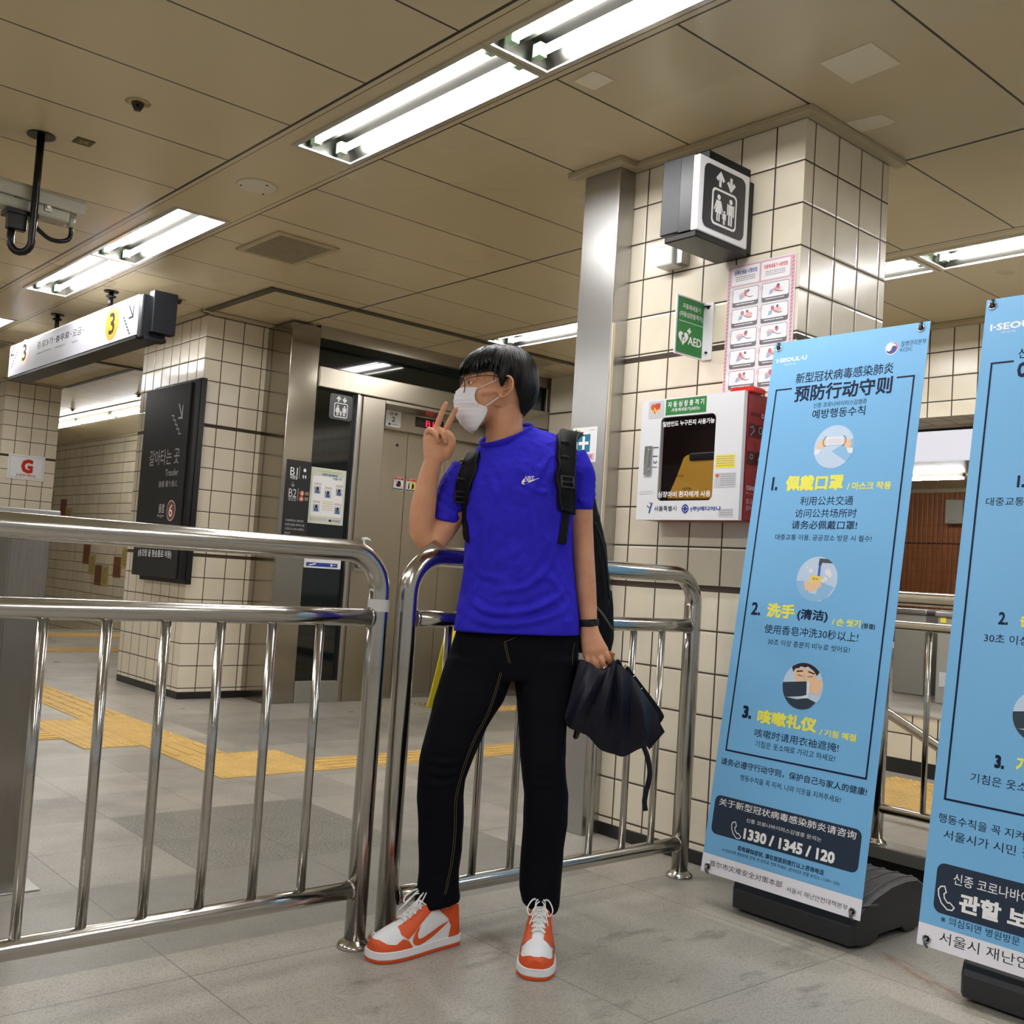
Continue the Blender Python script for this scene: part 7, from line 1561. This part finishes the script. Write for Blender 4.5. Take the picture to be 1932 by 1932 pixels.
# ---- backpack
PK = mat('pack_black', '#060607', .65, spec=.2); PKM = mat('pack_mesh', '#0a0b0c', .75, spec=.2); PKG = mat('pack_trim', '#121417', .5, spec=.3)
pack = thing('backpack', 'black backpack worn by the man, mesh pocket showing behind his arm', 'backpack', ML @ V((.12, .24, 1.1)))
def pobj(n, bm, m, p=None):
    o = obj(n, bm, m, None); o.matrix_basis = ML; par = p or pack; o.parent = par; o.matrix_parent_inverse = wmat(par).inverted(); return o
pk = bmesh.new()
loft2(pk, [(0.1892, 0.24, 0.8539, 0.097, 0.045, 3.2, -0.0907), (0.1939, 0.24, 0.901, 0.1161, 0.06, 3.2, -0.0366), (0.19, 0.24, 1.0061, 0.1219, 0.064, 3.2, 0.0094), (0.1811, 0.24, 1.0954, 0.122, 0.066, 3.2, 0.0303), (0.1691, 0.24, 1.1831, 0.1185, 0.064, 3.2, 0.0646), (0.1482, 0.235, 1.2702, 0.1132, 0.06, 3.1, 0.102), (0.1204, 0.23, 1.3611, 0.1094, 0.052, 3, 0.1806), (0.0476, 0.23, 1.4326, 0.1338, 0.04, 2.8, 0.1599), (0.0367, 0.22, 1.4672, 0.0917, 0.02, 2.5, 0.1761)])
pm = fuse(pk, .007, 3); crinkle(pm, 14., .003, 5.); packb = pobj('bag', pm, PK); PT = bvh(pm)
b = MB(); pts = [(0.2206, 0.25, 0.8602, 0.103, 0.055, 3, -0.0655), (0.2233, 0.255, 0.9036, 0.1081, 0.066, 3, -0.0291), (0.2169, 0.255, 0.9948, 0.107, 0.07, 3, 0.0407), (0.2112, 0.255, 1.0476, 0.1044, 0.066, 3, 0.0647)]; loft2(b, pts); sp = pobj('mesh_pocket', fuse(b, .007, 2), PKM)
b = MB(); tube(b, [(0.2567, 0.16, 1.0027), (0.2812, 0.16, 0.9781), (0.3035, 0.17, 0.9497), (0.3217, 0.19, 0.9269)], .004, 8, rb=.003); pobj('pocket_trim', b, mat('trim_greygreen', '#4d544f', .6), sp)
b = MB(); tube(b, spl([(0.2417, 0.165, 1.26), (0.2725, 0.165, 1.1877), (0.291, 0.165, 1.0983), (0.3023, 0.17, 1.025)], 6), .0035, 8); pobj('zip', b, PKG)
def ribbon(bm, pts, hw, th=.004, n=5):
    """flat strap along points (centre, surface normal)"""
    P = [p for p, _ in pts]; N = [n_ for _, n_ in pts]; R = []
    for i in range(len(P)):
        t = (P[min(i+1, len(P)-1)]-P[max(i-1, 0)]).normalized(); s = t.cross(N[i]).normalized(); w = hw[i] if isinstance(hw, list) else hw
        R.append([bm.verts.new(P[i]+s*w*a+N[i]*c) for a, c in ((-1, 0), (-.8, th), (.8, th), (1, 0), (.8, -.001), (-.8, -.001))])
    for i in range(len(R)-1):
        for k in range(6):
            f = bm.faces.new((R[i][k], R[i][(k+1)%6], R[i+1][(k+1)%6], R[i+1][k])); f.smooth = True
    bm.faces.new(R[0][::-1]); bm.faces.new(R[-1]); bmesh.ops.recalc_face_normals(bm, faces=bm.faces)
def smoothed(q):
    for _ in range(3):
        c = [q[0]] + [((q[i-1][0]+q[i][0]*2+q[i+1][0])/4, (q[i-1][1]+q[i][1]+q[i+1][1]).normalized()) for i in range(1, len(q)-1)] + [q[-1]]; q = c
    return q
def strap(front, back, hw, webpts, whw, buck, tabs):
    fr = [snap(ST, p, .004) for p in spl(front, 8)]; bk = [(V(p), V(n)) for p, n in back]
    b = MB(); ribbon(b, smoothed(bk + fr), hw, .011); st = pobj('strap', b, PK)
    b = MB(); e = [(p+n*.0115, n) for p, n in smoothed(bk+fr)]
    for k in (-.86, .86):
        t = []
        for i, (p, n) in enumerate(e):
            d = (e[min(i+1, len(e)-1)][0]-e[max(i-1, 0)][0]).normalized(); t.append(p+d.cross(n).normalized()*hw*k-n*.001)
        tube(b, t, .0022, 6)
    pobj('strap_piping', b, PKG, st)
    w = [snap(ST, p, .003) for p in spl(webpts, 8)]; b = MB(); ribbon(b, smoothed(w), whw, .003); wb = pobj('webbing', b, PKM)
    c, n = snap(ST, buck, .012); u = n.cross(V((0,0,1))).normalized(); v = u.cross(n); v = v if v.z > 0 else -v; b = MB()
    for a0, a1 in (((-1,-1),(1,-1)), ((-1,1),(1,1)), ((-1,-1),(-1,1)), ((1,-1),(1,1)), ((-1,0),(1,0))): tube(b, [c+u*whw*1.15*a0[0]+v*.016*a0[1]+n*.004, c+u*whw*1.15*a1[0]+v*.016*a1[1]+n*.004], .0035, 8, rnd=True)
    pobj('buckle', b, mat('buckle_black', '#0b0b0d', .35), st)
    for tp in tabs:
        c, n = snap(ST, tp, .016); u = n.cross(V((0,0,1))).normalized(); v = u.cross(n); b = MB(); tube(b, [c-u*.014, c-u*.005+n*.004, c+u*.006+n*.004, c+u*.014], .004, 8, rb=.002, up=tuple(v)); pobj('strap_loop', b, PKG, st)
strap([(0.126, -0.04, 1.4805), (0.1257, -0.07, 1.4333), (0.1266, -0.08, 1.3861), (0.1294, -0.08, 1.3401), (0.1337, -0.08, 1.2944), (0.1354, -0.08, 1.2669)], [((0.1566, 0.12, 1.526), (.2,.5,.8)), ((0.1441, 0.07, 1.5217), (.1,.2,.95)), ((0.1319, 0.01, 1.5064), (.05,-.5,.85))], .0325, [(0.1337, -0.08, 1.2944), (0.1361, -0.08, 1.2563), (0.1339, -0.08, 1.2179), (0.1306, -0.07, 1.1798)], .017, (0.1302, -0.08, 1.3525), [(0.1177, -0.07, 1.4638), (0.1165, -0.08, 1.4254)])
strap([(-0.1405, -0.02, 1.4092), (-0.1483, -0.05, 1.3789), (-0.1546, -0.07, 1.3457), (-0.1584, -0.075, 1.3142), (-0.1594, -0.075, 1.2834)], [((-0.1396, 0.12, 1.4508), (-.2,.5,.8)), ((-0.1403, 0.06, 1.4405), (-.2,.2,.95)), ((-0.1409, 0.01, 1.4251), (-.2,-.5,.85))], .026, [(-0.1594, -0.075, 1.3065), (-0.1548, -0.075, 1.2607), (-0.1487, -0.075, 1.2151), (-0.1397, -0.07, 1.17)], .018, (-0.1665, -0.075, 1.2983), [(-0.1609, -0.06, 1.388), (-0.1671, -0.07, 1.3495)])

# ---- umbrella, loosely folded, hanging from the hand
UMB = mat('umbrella_navy', '#090a1c', .42, spec=.3); 
um = thing('umbrella', 'loosely folded navy umbrella with wooden handle hanging from his hand', 'umbrella', ML @ V((.2, .02, .8)))
def uobj(n, bm, m, p=None):
    o = obj(n, bm, m, None); o.matrix_basis = ML; par = p or um; o.parent = par; o.matrix_parent_inverse = wmat(par).inverted(); return o
top_ = [(0.2055, -0.02, 0.8457), (0.2349, -0.02, 0.8414), (0.2672, -0.02, 0.8228), (0.2917, -0.02, 0.8306), (0.3072, -0.02, 0.8494), (0.316, -0.02, 0.8425), (0.3366, -0.02, 0.8314), (0.3637, -0.02, 0.8084), (0.3907, -0.02, 0.773), (0.4444, -0.02, 0.7044)]
bot_ = [(0.1718, -0.02, 0.6828), (0.1817, -0.02, 0.6568), (0.2031, -0.02, 0.6458), (0.2413, -0.02, 0.6319), (0.2807, -0.02, 0.5954), (0.3228, -0.02, 0.5838), (0.3521, -0.02, 0.5795), (0.3882, -0.02, 0.6003), (0.4283, -0.02, 0.6233), (0.4542, -0.02, 0.6495)]
A, B = spl(top_, 10), spl(bot_, 10); n = min(len(A), len(B)); NV = 14; g = {}; b = MB()
ridge = [.0, .32, .62, .93, 1.0]
def pleat(s, t):
    ph = s*4.6+.25*t; saw = abs((ph % 1)-.5)*2       # sharp folds fanning from the hand
    return saw
for lay in (0, 1):
    for i in range(n):
        s = i/(n-1)
        for j in range(NV+1):
            t = j/NV; p = A[i].lerp(B[i], t); e = min(1, 6*min(s, 1-s)+.12)*(math.sin(PI*min(1, max(.05, t*.9+.05)))**.7)
            y = (-.012-.040*e*(.45+.55*pleat(s, t))) if lay == 0 else (.03+.045*e*(.55+.45*pleat(s+.11, t)))
            g[lay, i, j] = b.verts.new((p.x, -.008-.022*(1-s)+y, p.z))
for i in range(n-1):
    for j in range(NV):
        b.faces.new((g[0,i,j], g[0,i+1,j], g[0,i+1,j+1], g[0,i,j+1])); b.faces.new((g[1,i,j], g[1,i,j+1], g[1,i+1,j+1], g[1,i+1,j]))
    for j in (0, NV): b.faces.new((g[0,i,j], g[0,i+1,j], g[1,i+1,j], g[1,i,j]))
for j in range(NV):
    for i in (0, n-1): b.faces.new((g[0,i,j], g[0,i,j+1], g[1,i,j+1], g[1,i,j]))
bmesh.ops.recalc_face_normals(b, faces=b.faces); canopy = uobj('canopy', b, UMB)
for pts in ([(0.3094, 0.0, 0.8479), (0.3479, 0.02, 0.7993), (0.4035, 0.03, 0.7349), (0.4618, 0.03, 0.6426)], [(0.3424, 0.03, 0.8274), (0.3859, 0.045, 0.7783), (0.4542, 0.045, 0.6964), (0.4547, 0.04, 0.6741)]):
    b = MB(); q = spl(pts, 6)
    f0 = [b.verts.new(p+V((.012,-.004,.006))) for p in q]; f1 = [b.verts.new(p+V((-.03, .002, -.05))) for p in q]; f2 = [b.verts.new(p+V((-.03, .012, -.05))) for p in q]; f3 = [b.verts.new(p+V((.010,.012,.004))) for p in q]; R = (f0, f1, f2, f3)
    for i in range(len(q)-1):
        for k in range(4): b.faces.new((R[k][i], R[k][i+1], R[(k+1)%4][i+1], R[(k+1)%4][i]))
    b.faces.new([r[0] for r in R]); b.faces.new([r[-1] for r in R][::-1]); bmesh.ops.recalc_face_normals(b, faces=b.faces); uobj('canopy_panel', b, UMB)
for p, q in (((0.3098, 0.01, 0.8437), (0.3161, 0.01, 0.8508)), ((0.3424, 0.03, 0.8265), (0.3478, 0.03, 0.8361)), ((0.3692, 0.03, 0.8018), (0.3757, 0.03, 0.806)), ((0.3933, 0.03, 0.7656), (0.3997, 0.03, 0.7706))):
    b = MB(); tube(b, [p, q], .0018, 8, rnd=True); uobj('rib_tip', b, mat('rib_metal', '#b9bac0', .25, 1.))
b = MB(); limb(b, [(0.234, 0.03, 0.6276), (0.2661, 0.03, 0.7445), (0.2924, 0.02, 0.8405)], [.006, .006, .008], seg=12); uobj('shaft', b, mat('shaft_metal', '#55565c', .3, 1.))
b = MB(); limb(b, [(0.284, 0.018, 0.8215), (0.2949, 0.018, 0.8486), (0.3021, 0.018, 0.8724)], [.012, .013, .0125], seg=18); uobj('handle', b, mat('handle_wood', '#a5672a', .4))
b = MB(); tube(b, [(0.2171, 0.02, 0.6373), (0.212, 0.02, 0.6185)], [.010, .008], 12, rnd=True); uobj('ferrule', b, mat('ferrule_black', '#101114', .3))
b = MB(); q = [(p, V((.2*math.sin(i*.9), -1, .1)).normalized()) for i, p in enumerate(spl([(0.4106, 0.02, 0.608), (0.4261, 0.015, 0.5714), (0.4342, 0.01, 0.5268), (0.4278, 0.012, 0.48), (0.4232, 0.01, 0.4465), (0.4279, 0.01, 0.4194)], 5))]; ribbon(b, q, .0075, .0012); uobj('tie_strap', b, UMB)
